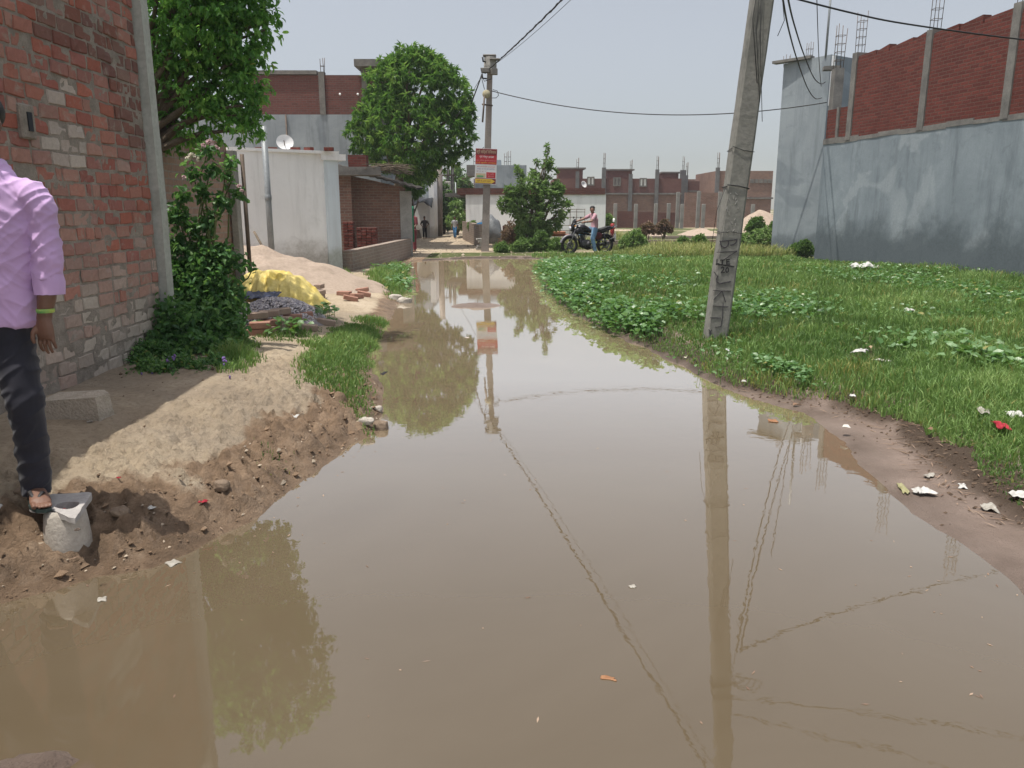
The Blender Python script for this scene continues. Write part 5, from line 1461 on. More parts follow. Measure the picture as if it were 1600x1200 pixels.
# head and neck
hc = mp_(-35, 192)
body.tube([hc + Vector((0, .02, -.22)), hc + Vector((0, .012, -.10)), hc + Vector((0, .0, -.02))], [.062, .056, .056], 14)
body.ell(hc + Vector((0, .012, .03)), (.074, .094, .098), 18, 12)
body.ell(hc + Vector((0, -.025, -.05)), (.054, .062, .062), 16, 10)
body.ell(hc + Vector((0, -.084, -.085)), (.022, .016, .016), 10, 8)                      # chin
body.tube([hc + Vector((0, -.083, .02)), hc + Vector((0, -.104, -.022)), hc + Vector((0, -.09, -.032))], [.010, .016, .013], 8)   # nose
for s_ in (-1, 1):
    body.ell(hc + Vector((s_ * .03, -.078, .034)), (.024, .012, .009), 8, 6)              # brow
    body.ell(hc + Vector((s_ * .014, -.092, -.028)), (.009, .009, .008), 8, 6)
    body.ell(hc + Vector((s_ * .076, .01, -.005)), (.011, .024, .034), 10, 8)            # ears
body.ell(hc + Vector((0, -.082, -.054)), (.025, .012, .006), 10, 6); body.ell(hc + Vector((0, -.08, -.063)), (.021, .012, .007), 10, 6)
# trunk under the clothes
body.tube([mp_(-12, 520), mp_(-14, 430), mp_(-16, 340), mp_(-18, 290), mp_(-22, 255)], [(.13, .085), (.125, .085), (.14, .09), (.13, .075), (.055, .055)], 16, side=(1, 0, 0))
# arm with hand (the visible one)
armP = [mp_(30, 300), mp_(58, 322), mp_(70, 380), mp_(74, 430, -.01), mp_(73, 465, -.02), mp_(70, 488, -.025), mp_(69, 500, -.028)]
body.tube(armP, [.05, .046, .04, .041, .038, .031, (.033, .024)], 14)
hw_ = mp_(69, 500, -.03)
hx = Vector((1, -.18, 0)).normalized()
body.tube([hw_ + Vector((0, 0, .01)), hw_ + Vector((.0, -.004, -.03)), hw_ + Vector((.002, -.006, -.065)), hw_ + Vector((.003, -.006, -.083))], [(.031, .022), (.042, .022), (.043, .019), (.039, .014)], 14, side=hx)
for k, (ox, ln, cu) in enumerate(((-.033, .068, .018), (-.011, .078, .020), (.011, .073, .017), (.032, .058, .012))):
    b0 = hw_ + hx * ox + Vector((.003, -.004, -.074 + (.006 if k == 3 else 0)))
    body.tube([b0, b0 + Vector((.001 * (k - 1), -.004, -ln * .42)), b0 + Vector((.0015 * (k - 1), .004, -ln * .75)), b0 + Vector((.001 * (k - 1), .004 + cu * .7, -ln))], [.0092, .0086, .0078, .0064], 9)
b0 = hw_ + hx * -.03 + Vector((0, -.012, -.03))
body.tube([b0, b0 + Vector((-.013, -.016, -.024)), b0 + Vector((-.015, -.02, -.05)), b0 + Vector((-.01, -.018, -.07))], [.014, .011, .0098, .0075], 9)
# other arm, out of the picture
oa = [mp_(-72, 300), mp_(-98, 322), mp_(-112, 390), mp_(-112, 450), mp_(-106, 500), mp_(-103, 520)]
body.tube(oa, [.05, .046, .04, .04, .03, (.04, .02)], 12)
ow = mp_(-103, 524)
for k, ox in enumerate((-.03, -.01, .01, .03)):
    b0 = ow + Vector((ox, 0, -.02)); body.tube([ow + Vector((ox * .8, 0, .01)), b0 + Vector((0, -.004, -.03)), b0 + Vector((0, .01, -.062 + .008 * abs(k - 1)))], [.011, .0095, .007], 8)
body.tube([ow + Vector((.035, -.01, .02)), ow + Vector((.05, -.02, -.02)), ow + Vector((.048, -.02, -.045))], [.014, .011, .008], 8)
# legs and feet
def foot(m, ank, heel, toe, z0):
    m.tube([ank + Vector((0, 0, .10)), ank, Vector((heel.x, heel.y - .02, z0 + .035))], [.042, .036, .034], 12)
    d = (toe - heel); d.z = 0; L_ = d.length; d.normalize(); s = Vector((d.y, -d.x, 0))
    m.tube([heel + Vector((0, 0, .024)), heel + d * .05 + Vector((0, 0, .035)), heel + d * .12 + Vector((0, 0, .034)), heel + d * (L_ * .72) + Vector((0, 0, .022)), heel + d * (L_ * .82) + Vector((0, 0, .014))],
           [(.026, .022), (.033, .034), (.036, .027), (.045, .017), (.041, .0115)], 14, side=s)
    return d, s, L_
heel = mp_(58, 779, .07); heel.z = footz; toe = mp_(66, 790, -.15); toe.z = footz
ank = mp_(57, 758, .04)
d_, s_, L_ = foot(body, ank, heel, toe, footz)
sg = 1 if s_.x < 0 else -1
for k, (ox, ln, r_) in enumerate(((-.037, .062, .0118), (-.0125, .062, .0080), (.0065, .055, .0078), (.0245, .045, .0074), (.041, .033, .007))):
    b0 = heel + d_ * (L_ * .76) + Vector((ox, 0, .014))
    body.tube([b0, b0 + d_ * ln * .55 + Vector((0, 0, .003)), b0 + d_ * ln + Vector((0, 0, -.003))], [r_, r_ * 1.02, r_ * .85], 9)
h2 = mp_(-78, 800, .12); h2.z = gh(h2.x, h2.y) + .01; t2 = h2 + Vector((-.04, -.24, 0))
a2 = Vector((h2.x, h2.y - .03, h2.z + .09))
d2, s2_, L2 = foot(body, a2, h2, t2, h2.z)
for k, ox in enumerate((.034, .013, -.004, -.02, -.034)):
    b0 = h2 + d2 * (L2 * .76) + Vector((ox, 0, .013)); body.tube([b0, b0 + d2 * (.055 - .006 * k)], [.0115 - .001 * k, .009 - .0008 * k], 8)
legA = [mp_(12, 500), mp_(24, 560), mp_(38, 628, -.05), mp_(50, 700, .0), ank]
legB = [mp_(-42, 500), mp_(-56, 570), mp_(-66, 640), Vector((a2.x, a2.y, a2.z + .22)), a2]
for LG in (legA, legB): body.tube(LG, [.085, .075, .055, .045, .036], 14)
remeshed('body', body, .0036, M['skin'], man, 3)
w = MB()
for s2 in (-1, 1): w.ell(hc + Vector((s2 * .03, -.079, .014)), (.014, .010, .010), 10, 8)
w.build('eyes', plain('eye_white', (.6, .58, .55), .3), man)
w = MB()
w.ell(hc + Vector((0, .03, .055)), (.083, .098, .088), 20, 12)
w.v = [v if v.y > hc.y - .055 or v.z > hc.z + .075 else Vector((v.x * .96 + hc.x * .04, hc.y - .055, max(v.z, hc.z + .07))) for v in w.v]
w.jitter(.006, 25); w.build('hair', M['hair'], man)
shirt = MB()
shirt.tube([mp_(-10, 503), mp_(-11, 470), mp_(-12, 420), mp_(-14, 370), mp_(-15, 325), mp_(-16, 300), mp_(-20, 272), mp_(-23, 250)],
           [(.18, .122), (.181, .124), (.182, .126), (.192, .13), (.198, .125), (.175, .105), (.105, .08), (.066, .066)], 26, side=(1, 0, 0))
shirt.tube([mp_(22, 300), mp_(49, 306), mp_(62, 325), mp_(69, 360), mp_(73, 400), mp_(75, 436)], [.062, .064, .062, .057, .056, .058], 18)
shirt.tube([mp_(-64, 300), mp_(-88, 306), mp_(-102, 330), mp_(-110, 380), mp_(-112, 430)], [.06, .062, .06, .055, .055], 18)
rlm = root_loc(man)
sh_top, sh_bot = mp_(0, 300).z - rlm.z, mp_(0, 500).z - rlm.z
ax_ = mp_(62, 300).x - rlm.x
def shirt_wr(p):
    k = .0
    u = (p.z - sh_bot) / (sh_top - sh_bot)
    k += .0085 * mnoise.noise((p.x * 4 + .5, p.y * 3, p.z * 13 + p.x * 6)) * (1.25 - .6 * u)
    k += .006 * mnoise.noise((p.x * 16 + p.z * 9, p.y * 6, p.z * 7))
    k += .008 * (1 - abs(mnoise.noise((p.x * 6, p.y * 5 + 4, p.z * 17 - p.x * 15)))) ** 5 + .005 * (1 - abs(mnoise.noise((p.x * 13 + 2, p.y * 8, p.z * 22 + p.x * 20)))) ** 6
    return k
M['purple'] = cloth('purple_shirt_cloth', (.58, .39, .66), .75, 420)
remeshed('shirt', shirt, .0062, M['purple'], man, 5, shirt_wr)
w = MB()                                                              # rolled cuff
cpa = [mp_(74, 426), mp_(76.5, 441), mp_(78, 459)]
w.tube(cpa, [(.059, .057), (.064, .06), (.061, .058)], 24, caps=False); w.tube([cpa[2], cpa[1], cpa[0] + Vector((0, 0, -.004))], [(.052, .05), (.05, .048), (.05, .048)], 24, caps=False)
n0_ = len(w.v)
w.add([w.v[48 + k] for k in range(24)] + [w.v[72 + k] for k in range(24)], [(k, (k + 1) % 24, 24 + (k + 1) % 24, 24 + k) for k in range(24)], True)
for v in w.v: v += mnoise.noise_vector(v * 18) * .005 + mnoise.noise_vector(Vector((v.x * 40, v.y * 40, v.z * 14))) * .004
w.build('cuff', M['purple'], man)
w = MB()                                                              # collar: two folded flaps round the neck
cc_ = mp_(-23, 262)
for s2 in (-1, 1):
    P = []
    for k in range(9):
        q = k / 8 * math.pi * .95
        rr_ = Vector((math.sin(q) * s2 * .074, math.cos(q) * .078, 0))
        dn = .040 + .05 * (k / 8) ** 2
        top_ = cc_ + rr_ + Vector((0, 0, .035 - .06 * (k / 8)))
        bot_ = cc_ + rr_ * 1.28 + Vector((s2 * .03 * (k / 8) ** 2, -.01 * k / 8, .035 - .06 * (k / 8) - dn))
        P.append((top_, bot_))
    vs = [v for p_ in P for v in p_] + [v - Vector((0, 0, .004)) + (cc_ - v).normalized() * .004 for p_ in P for v in p_]
    fs = [(2 * k, 2 * k + 1, 2 * k + 3, 2 * k + 2) for k in range(8)] + [(18 + 2 * k, 18 + 2 * k + 2, 18 + 2 * k + 3, 18 + 2 * k + 1) for k in range(8)] + [(2 * k + 1, 19 + 2 * k, 21 + 2 * k, 2 * k + 3) for k in range(8)]
    w.add(vs, fs, True)
w.build('collar', M['purple'], man)
tr = MB()
tr.tube([mp_(-11, 482), mp_(-12, 505), mp_(-13, 535)], [(.165, .11), (.172, .118), (.15, .105)], 22, side=(1, 0, 0))
tr.tube([mp_(14, 500), mp_(19, 540), mp_(27, 580, -.03), mp_(38, 622, -.05), mp_(46, 670, -.02), mp_(53, 720, .01), mp_(56, 745, .025), mp_(58, 768, .03)], [.093, .09, .083, .074, .068, .064, .062, .062], 18)
tr.tube([mp_(-40, 500), mp_(-48, 545), mp_(-58, 600), mp_(-68, 660), mp_(-73, 740, .05), a2 + Vector((0, 0, .05))], [.093, .09, .08, .07, .06, .06], 18)
def tr_wr(p):
    return .008 * mnoise.noise((p.x * 6, p.y * 5, p.z * 14 + p.x * 8)) + .009 * (1 - abs(mnoise.noise((p.x * 7, p.y * 6, p.z * 15 - p.x * 12)))) ** 5
remeshed('trousers', tr, .0065, cloth('dark_trousers_cloth', (.024, .024, .034), .8), man, 4, tr_wr)
w = MB(); c0 = mp_(71, 485, -.025)
w.lathe(c0, [(.0352, -.009), (.0372, 0), (.0352, .009), (.033, 0), (.0352, -.009)], 24); w.build('bracelet', mottled('green_band', (.02, .3, .10), (.55, .55, .10), 9, .5, 0), man)
w = MB()
outl = [(-.044, .0), (-.05, .07), (-.048, .15), (-.055, .2), (-.03, .262), (.012, .262), (.042, .228), (.046, .17), (.036, .1), (.038, .03), (.02, -.012), (-.02, -.014)]
w.prism([tuple((heel + Vector((1, .06, 0)) * x + d_ * y)[:2]) for x, y in outl], footz - .015, footz + .002); w.build('sandal_sole', plain('dark_rubber', (.03, .05, .045), .6), man)
w = MB(); tp_ = heel + d_ * (L_ * .80) + Vector((-.024, 0, .027))
for s2 in (-1, 1):
    e_ = heel + d_ * (L_ * .36) + Vector((s2 * .044, 0, .012)); w.tube([tp_, (tp_ + e_) / 2 + Vector((s2 * .008, 0, .036)), e_], [(.005, .003), (.009, .004), (.008, .004)], 8)
w.build('sandal_strap', plain('dark_strap', (.03, .028, .03), .6), man)
w = MB(); w.prism([tuple((h2 + Vector((-1, 0, 0)) * x + d2 * y)[:2]) for x, y in outl], h2.z - .015, h2.z + .001); w.build('sandal_sole', plain('dark_rubber2', (.03, .05, .045), .6), man)

# --- small figures in the distance
def figure(label, base, H, face, shirt_c, legs_c, arms, legs, skin='skin', hair_long=False, sleeve=.5, shoes=None):
    """arms/legs: joint positions in body units (x right of figure, y forward, z up), one list per limb"""
    t = thing('person', label, 'person', base, face)
    S = lambda p: Vector((p[0] * H, p[1] * H, p[2] * H))
    b = MB(); hc_ = S((0, .005, .932))
    b.tube([S((0, 0, .80)), S((0, .0, .9))], [.033 * H, .03 * H], 10)
    b.ell(hc_ + S((0, -.002, .012)), (.044 * H, .055 * H, .056 * H), 14, 10); b.ell(hc_ + S((0, .018, -.028)), (.034 * H, .036 * H, .036 * H), 12, 8)
    b.ell(hc_ + S((0, .056, -.012)), (.008 * H, .012 * H, .014 * H), 8, 6)
    for s2 in (-1, 1): b.ell(hc_ + S((s2 * .045, 0, -.005)), (.007 * H, .014 * H, .02 * H), 8, 6)
    b.tube([S((0, 0, .5)), S((0, 0, .62)), S((0, 0, .74)), S((0, 0, .82))], [(.075 * H, .05 * H), (.066 * H, .048 * H), (.085 * H, .055 * H), (.05 * H, .04 * H)], 14, side=(1, 0, 0))
    sh_ = MB(); sh_.tube([S((0, 0, .49)), S((0, 0, .6)), S((0, 0, .72)), S((0, 0, .80)), S((0, 0, .845))], [(.088 * H, .062 * H), (.083 * H, .06 * H), (.1 * H, .067 * H), (.092 * H, .058 * H), (.04 * H, .038 * H)], 16, side=(1, 0, 0))
    tr_ = MB(); tr_.tube([S((0, 0, .54)), S((0, 0, .47))], [(.08 * H, .058 * H), (.085 * H, .062 * H)], 14, side=(1, 0, 0))
    for A_ in arms:
        P = [S(p) for p in A_]
        b.tube(P, [.03 * H, .024 * H, .017 * H], 10)
        d = (P[2] - P[1]).normalized(); u = d.orthogonal().normalized()
        b.tube([P[2], P[2] + d * .03 * H, P[2] + d * .045 * H], [(.018 * H, .013 * H), (.024 * H, .012 * H), (.02 * H, .01 * H)], 8, side=u)
        for k in range(4): q = P[2] + d * .042 * H + u * ((k - 1.5) * .011 * H); b.tube([q, q + d * .045 * H * (1 - .12 * abs(k - 1))], [.0062 * H, .005 * H], 6)
        q = P[2] + d * .02 * H + u * .022 * H; b.tube([q, q + (d + u * .6).normalized() * .04 * H], [.007 * H, .0055 * H], 6)
        e = P[0].lerp(P[1], min(1, sleeve * 2)); PP = [S((.06 * (1 if A_[0][0] > 0 else -1), 0, .79)), P[0], e] + ([P[1].lerp(P[2], sleeve * 2 - 1)] if sleeve > .5 else [])
        sh_.tube(PP, [.038 * H, .038 * H, .034 * H, .028 * H][:len(PP)], 12)
    for G in legs:
        P = [S(p) for p in G]
        b.tube(P, [.055 * H, .04 * H, .024 * H], 10); f = Vector((0, 1, 0))
        b.tube([P[2] + Vector((0, -.015 * H, -.012 * H)), P[2] + f * .05 * H + Vector((0, 0, -.02 * H)), P[2] + f * .11 * H + Vector((0, 0, -.03 * H))], [(.022 * H, .022 * H), (.026 * H, .018 * H), (.024 * H, .01 * H)], 10, side=(1, 0, 0))
        tr_.tube([P[0] + Vector((0, 0, .02 * H)), P[0].lerp(P[1], .5), P[1], P[1].lerp(P[2], .92)], [.062 * H, .056 * H, .046 * H, .04 * H], 12)
    remeshed('body', b, .0075 * H, M[skin], t, 2, local=True)
    remeshed('shirt', sh_, .009 * H, shirt_c, t, 3, lambda p: .005 * H * mnoise.noise(Vector((p.x * 6, p.y * 6, p.z * 14)) / H), local=True)
    remeshed('trousers', tr_, .009 * H, legs_c, t, 3, lambda p: .005 * H * mnoise.noise(Vector((p.x * 6, p.y * 6, p.z * 12)) / H), local=True)
    h = MB(); h.ell(hc_ + S((0, -.012, .03)), (.05 * H, .058 * H, .052 * H), 14, 10)
    if hair_long: h.ell(hc_ + S((0, -.04, -.03)), (.045 * H, .03 * H, .07 * H), 12, 8)
    h.jitter(.006 * H, 20 / H); h.build('hair', M['hair'], t, local=True)
    e = MB()
    for s2 in (-1, 1): e.ell(hc_ + S((s2 * .018, .05, .004)), (.008 * H, .006 * H, .005 * H), 8, 6)
    e.build('eyes', plain('eye_dark', (.05, .04, .04), .3), t, local=True)
    return t
dk = cloth('dark_faded_cloth', (.045, .04, .045)); bl = cloth('black_cloth', (.015, .015, .018)); wh = cloth('pale_grey_cloth', (.42, .42, .45)); jn = cloth('bright_blue_denim', (.06, .19, .40)); pk = cloth('pink_shirt_cloth', (.44, .25, .29)); jn2 = cloth('light_blue_denim', (.10, .19, .29)); rd = cloth('maroon_cloth', (.16, .03, .04))
b0 = at(664, 374, 40.5); b0.z = gh(b0.x, b0.y)
Hk = zat(338, 40.5) - b0.z
figure('boy with hands on hips in dark clothes standing in the lane', b0, Hk, R(180), dk, bl,
       [[(-.10, 0, .79), (-.19, -.02, .64), (-.10, .03, .55)], [(.10, 0, .79), (.19, -.02, .64), (.10, .03, .55)]],
       [[(-.045, 0, .5), (-.055, .01, .27), (-.06, 0, .04)], [(.045, 0, .5), (.055, .01, .27), (.06, 0, .04)]], 'skin', False, .45)
b0 = at(711, 374, 40.5); b0.z = gh(b0.x, b0.y)
Hk = zat(338, 40.5) - b0.z
figure('child in a pale shirt and bright blue jeans walking in the middle of the lane', b0, Hk, R(180), wh, jn,
       [[(-.10, 0, .79), (-.13, -.03, .63), (-.14, .05, .5)], [(.10, 0, .79), (.13, .0, .63), (.14, .06, .5)]],
       [[(-.04, 0, .5), (-.04, .06, .28), (-.035, .03, .05)], [(.04, 0, .5), (.035, .0, .27), (.03, -.10, .06)]], 'skin', True, .4)
b0 = Vector((at(645, 360, 28.3).x, 28.3, 0)); b0.z = gh(b0.x, b0.y)
figure('person in maroon clothes half hidden behind the green curtain at the shed end', b0, 1.5, R(150), rd, rd,
       [[(-.10, 0, .79), (-.13, .02, .63), (-.10, .12, .55)], [(.10, 0, .79), (.13, .0, .63), (.14, .04, .48)]],
       [[(-.045, 0, .5), (-.05, .01, .27), (-.05, 0, .04)], [(.045, 0, .5), (.05, .01, .27), (.05, 0, .04)]])

# --- motorcycle and rider (local: x forward, y to its left, z up)
fw = at(889, 399, 26.6); rwp = at(947, 394, 27.0)
mid = Vector(((fw.x + rwp.x) / 2, (fw.y + rwp.y) / 2, 0)); mid.z = gh(mid.x, mid.y) + .01
BRZ = math.atan2(fw.y - rwp.y, fw.x - rwp.x)
bk = thing('motorcycle', 'black motorcycle with grey front mudguard standing at the far end of the puddle', 'motorcycle', mid, BRZ)
blk = plain('gloss_black_paint', (.012, .012, .016), .25); gre = plain('engine_grey', (.09, .09, .095), .5, .5); sil = plain('silver_metal', (.16, .16, .17), .4, .5); rdp = plain('dark_red_panel', (.09, .012, .02), .35); seatm = plain('black_vinyl', (.02, .02, .022), .55)
mauve = plain('purple_decal', (.18, .12, .26), .4)
FX, RX, WR = .66, -.62, .305
def wheel(x, wd):
    tyre = MB(); prof = [(WR - .075, -wd * .3), (WR - .05, -wd * .48), (WR - .02, -wd * .42), (WR, 0), (WR - .02, wd * .42), (WR - .05, wd * .48), (WR - .075, wd * .3), (WR - .075, -wd * .3)]
    tyre.lathe((x, 0, WR), prof, 36, axis='Y'); o = tyre.build('wheel', M['black'], bk, local=True)
    rim = MB(); rim.lathe((x, 0, WR), [(WR - .075, -wd * .28), (WR - .095, -wd * .2), (WR - .095, wd * .2), (WR - .075, wd * .28)], 32, axis='Y')
    rim.lathe((x, 0, WR), [(.001, -.06), (.045, -.06), (.045, .06), (.001, .06)], 14, axis='Y')
    for k in range(5):
        a = k * 2 * math.pi / 5 + .3
        for da in (-.12, .12):
            rim.tube([(x + .04 * math.cos(a), 0, WR + .04 * math.sin(a)), (x + (WR - .09) * math.cos(a + da), 0, WR + (WR - .09) * math.sin(a + da))], [(.018, .012), (.013, .01)], 6)
    rim.build('rim', gre, o, local=True)
    dsc = MB(); dsc.lathe((x, .07, WR), [(.06, -.002), (.12, -.002), (.12, .002), (.06, .002), (.06, -.002)], 24, axis='Y'); dsc.build('brake_disc', sil, o, local=True)
wheel(FX, .1); wheel(RX, .125)
w = MB()
for s2 in (-1, 1): w.tube([(FX, s2 * .085, WR), (FX - .10, s2 * .085, .62), (FX - .22, s2 * .085, .98)], [.024, .027, .022], 8)
w.box((FX - .17, 0, .84), (.06, .22, .03)); w.build('fork', sil, bk, local=True)
def arcfender(x, r, a0, a1, wd, name, matl):
    vs = []; fs = []; n = 14
    for k in range(n + 1):
        a = a0 + (a1 - a0) * k / n
        for j, (yy, dr) in enumerate(((-wd, -.05), (-wd * .8, 0), (0, .02), (wd * .8, 0), (wd, -.05), (wd * .75, -.012), (0, .006), (-wd * .75, -.012))):
            vs.append((x + (r + dr) * math.cos(a), yy, WR + (r + dr) * math.sin(a)))
    for k in range(n):
        for j in range(8): fs.append((k * 8 + j, k * 8 + (j + 1) % 8, (k + 1) * 8 + (j + 1) % 8, (k + 1) * 8 + j))
    m = MB(); m.add(vs, fs, True); return m.build(name, matl, bk, local=True)
arcfender(FX, WR + .035, R(15), R(150), .07, 'front_mudguard', plain('grey_paint', (.16, .15, .17), .35)); arcfender(RX, WR + .05, R(20), R(165), .085, 'rear_mudguard', blk)
w = MB()
w.tube([(FX - .24, 0, .92), (.2, 0, .68), (-.15, 0, .62), (-.3, 0, .66), (-.75, 0, .76)], .028, 8); w.tube([(FX - .22, 0, .86), (.3, 0, .45), (.1, 0, .26), (-.18, 0, .26), (-.22, 0, .62)], .026, 8)
for s2 in (-1, 1):
    w.tube([(RX, s2 * .1, WR), (-.16, s2 * .09, .34)], .022, 7); w.tube([(RX + .02, s2 * .11, WR + .04), (RX + .1, s2 * .12, .70)], [.03, .026], 8)
w.build('frame', blk, bk, local=True)
w = MB(); w.box((.1, 0, .36), (.34, .26, .24), bev=.05)
for k in range(7): w.box((.22 - .012 * k, 0, .48 + .022 * k), (.2, .2, .01), bev=.004)
w.lathe((.02, .13, .34), [(.001, -.02), (.09, -.02), (.08, .03), (.001, .035)], 18, axis='Y'); w.lathe((.02, -.16, .34), [(.001, 0), (.09, 0), (.09, .03), (.001, .03)], 18, axis='Y'); w.build('engine', gre, bk, local=True)
w = MB(); w.tube([(.3, 0, .52), (.24, 0, .3), (.0, 0, .2), (-.2, 0, .24)], [(.1, .07), (.12, .09), (.12, .07), (.09, .05)], 12, side=(0, 1, 0)); w.build('belly_cowl', blk, bk, local=True)
w = MB(); w.tube([(.24, -.1, .42), (.28, -.13, .25), (.0, -.15, .2), (-.3, -.17, .26), (-.85, -.19, .36)], [.02, .022, .024, .05, .055], 10); w.build('exhaust', sil, bk, local=True)
w = MB(); w.tube([(.44, 0, .82), (.36, 0, .86), (.2, 0, .87), (.02, 0, .80), (-.1, 0, .74)], [(.05, .06), (.13, .1), (.15, .12), (.12, .09), (.07, .05)], 16, side=(0, 1, 0)); tk = w.build('fuel_tank', blk, bk, local=True)
w = MB()
for s2 in (-1, 1): w.prism([], 0, 0) if False else w.ell((.34, s2 * .115, .76), (.16, .035, .1), 12, 8)
w.build('tank_shroud', blk, bk, local=True)
w = MB(); w.tube([(-.02, 0, .775), (-.2, 0, .765), (-.42, 0, .80), (-.62, 0, .865), (-.82, 0, .90)], [(.07, .03), (.13, .05), (.13, .05), (.11, .045), (.06, .025)], 14, side=(0, 1, 0)); w.build('seat', seatm, bk, local=True)
w = MB(); w.tube([(-.3, 0, .72), (-.55, 0, .76), (-.8, 0, .84), (-.93, 0, .88)], [(.1, .06), (.12, .07), (.09, .05), (.03, .03)], 12, side=(0, 1, 0)); w.build('tail_panel', blk, bk, local=True)
w = MB(); w.box((-.95, 0, .85), (.05, .12, .05), bev=.015); w.build('tail_light', plain('red_lens', (.4, .02, .02), .2), bk, local=True)
for s2 in (-1, 1):
    w = MB(); w.ell((-.32, s2 * .12, .60), (.15, .03, .13), 14, 8); w.build('side_panel', rdp, bk, local=True)
w = MB(); w.tube([(-.3, .17, .46), (-.62, .18, .46), (-.9, .17, .55), (-.95, .12, .74)], .012, 6); w.tube([(-.35, .17, .32), (-.62, .18, .46)], .012, 6); w.build('saree_guard', sil, bk, local=True)
w = MB(); w.tube([(-.86, .12, .86), (-1.0, .1, .93), (-1.0, -.1, .93), (-.86, -.12, .86)], .014, 6); w.build('grab_rail', sil, bk, local=True)
w = MB(); w.tube([(-.72, -.12, .82), (-.99, 0, .5)], .01, 5); w.box((-.98, 0, .56), (.02, .16, .22)); w.build('number_plate', plain('plate_white', (.5, .5, .48), .5), bk, local=True)
w = MB(); w.tube([(FX - .1, 0, .76), (FX - .07, 0, .86), (FX - .13, 0, 1.0), (FX - .22, 0, 1.1)], [(.06, .05), (.12, .08), (.1, .05), (.05, .015)], 14, side=(0, 1, 0)); w.build('headlight_cowl', blk, bk, local=True)
w = MB(); w.ell((FX - .02, 0, .86), (.04, .085, .06), 14, 8); w.build('headlight', plain('lamp_glass', (.62, .62, .68), .15), bk, local=True)
w = MB(); w.ell((FX - .15, 0, 1.1), (.09, .1, .02), 10, 6, Matrix.Rotation(R(50), 4, 'Y')); w.build('visor', plain('dark_visor', (.03, .03, .04), .15), bk, local=True)
w = MB(); w.tube([(FX - .36, .37, 1.03), (FX - .26, .26, 1.05), (FX - .23, .08, 1.0), (FX - .23, -.08, 1.0), (FX - .26, -.26, 1.05), (FX - .36, -.37, 1.03)], .014, 8); hb_ = w.build('handlebar', blk, bk, local=True)
for s2 in (-1, 1):
    w = MB(); w.tube([(FX - .3, s2 * .31, 1.042), (FX - .37, s2 * .385, 1.03)], .021, 8); w.build('grip', M['black'], hb_, local=True)
    w = MB(); w.tube([(FX - .27, s2 * .22, 1.05), (FX - .25, s2 * .28, 1.17)], .008, 6); w.ell((FX - .26, s2 * .31, 1.2), (.015, .06, .035), 10, 6); w.build('mirror', blk, bk, local=True)
    w = MB(); w.tube([(FX - .12, s2 * .1, .93), (FX - .12, s2 * .19, .93)], .01, 6); w.ell((FX - .12, s2 * .21, .93), (.035, .03, .025), 8, 6); w.build('indicator', plain('amber', (.5, .2, .02), .3), bk, local=True)
w = MB(); w.tube([(-.02, .12, .26), (-.06, .3, .26)], .016, 6); w.tube([(-.05, .14, .24), (-.2, .26, .02)], .012, 6); w.build('foot_rest', gre, bk, local=True)

rd_ = thing('person', 'man in pink shirt and light blue jeans sitting on the black motorcycle', 'person', mid, BRZ)
b = MB()
hcx = Vector((-.12, .04, 1.455))
b.tube([(-.17, .0, 1.28), (-.14, .025, 1.38)], [.06, .052], 10)
fd = Vector((.5, .86, 0)).normalized(); Mh = Matrix.Rotation(math.atan2(fd.y, fd.x) - math.pi / 2, 4, 'Z')
b.ell(hcx + Vector((0, 0, .02)), (.073, .092, .095), 14, 10, Mh); b.ell(hcx + fd * .035 + Vector((0, 0, -.05)), (.055, .058, .06), 12, 8, Mh); b.ell(hcx + fd * .095 + Vector((0, 0, -.015)), (.014, .02, .022), 8, 6, Mh)
for s2 in (-1, 1): b.ell(hcx + Mh @ Vector((s2 * .076, 0, -.005)), (.012, .022, .034), 8, 6, Mh)
b.ell(hcx + fd * .084 + Vector((0, 0, -.06)), (.024, .012, .01), 8, 6, Mh)
trunk = [(-.22, 0, .80), (-.24, 0, .95), (-.22, 0, 1.15), (-.18, 0, 1.28)]
b.tube(trunk, [(.15, .1), (.13, .09), (.15, .1), (.1, .07)], 14, side=(0, 1, 0))
armN = [(-.16, .20, 1.27), (.02, .30, 1.08), (.25, .33, 1.06)]; armF = [(-.16, -.20, 1.27), (.06, -.29, 1.15), (.27, -.33, 1.08)]
for A_ in (armN, armF):
    P = [Vector(p) for p in A_]; b.tube(P, [.05, .04, .03], 10)
    d = (P[2] - P[1]).normalized(); s2 = 1 if P[2].y > 0 else -1
    gcx = Vector((FX - .335, s2 * .345, 1.036))
    b.tube([P[2], P[2] + d * .04, gcx + Vector((0, 0, .024))], [.03, .038, .034], 9)
    gd_ = Vector((-.07, s2 * .075, -.012)).normalized()
    for k in range(4):
        q = gcx + gd_ * ((k - 1.5) * .021)
        b.tube([q + Vector((-.02, 0, .026)), q + Vector((.018, 0, .03)), q + Vector((.034, 0, .0)), q + Vector((.012, 0, -.028))], [.0115, .011, .0105, .009], 7)
    q = gcx - gd_ * .045; b.tube([q + Vector((-.02, 0, .02)), q + Vector((-.022, 0, -.012)), q + Vector((.0, 0, -.03))], [.013, .012, .009], 7)
gzl = gh(mid.x, mid.y) - mid.z
legN = [(-.2, .1, .82), (.0, .25, .60), (-.13, .30, .11)]; 
legN = [(-.2, .11, .84), (-.06, .26, .50), (-.15, .31, .09 + gzl)]
legF = [(-.2, -.1, .84), (.18, -.2, .62), (-.02, -.22, .32)]
jt = MB(); jt.tube([(-.22, 0, .92), (-.21, 0, .80)], [(.155, .115), (.16, .13)], 14, side=(0, 1, 0))
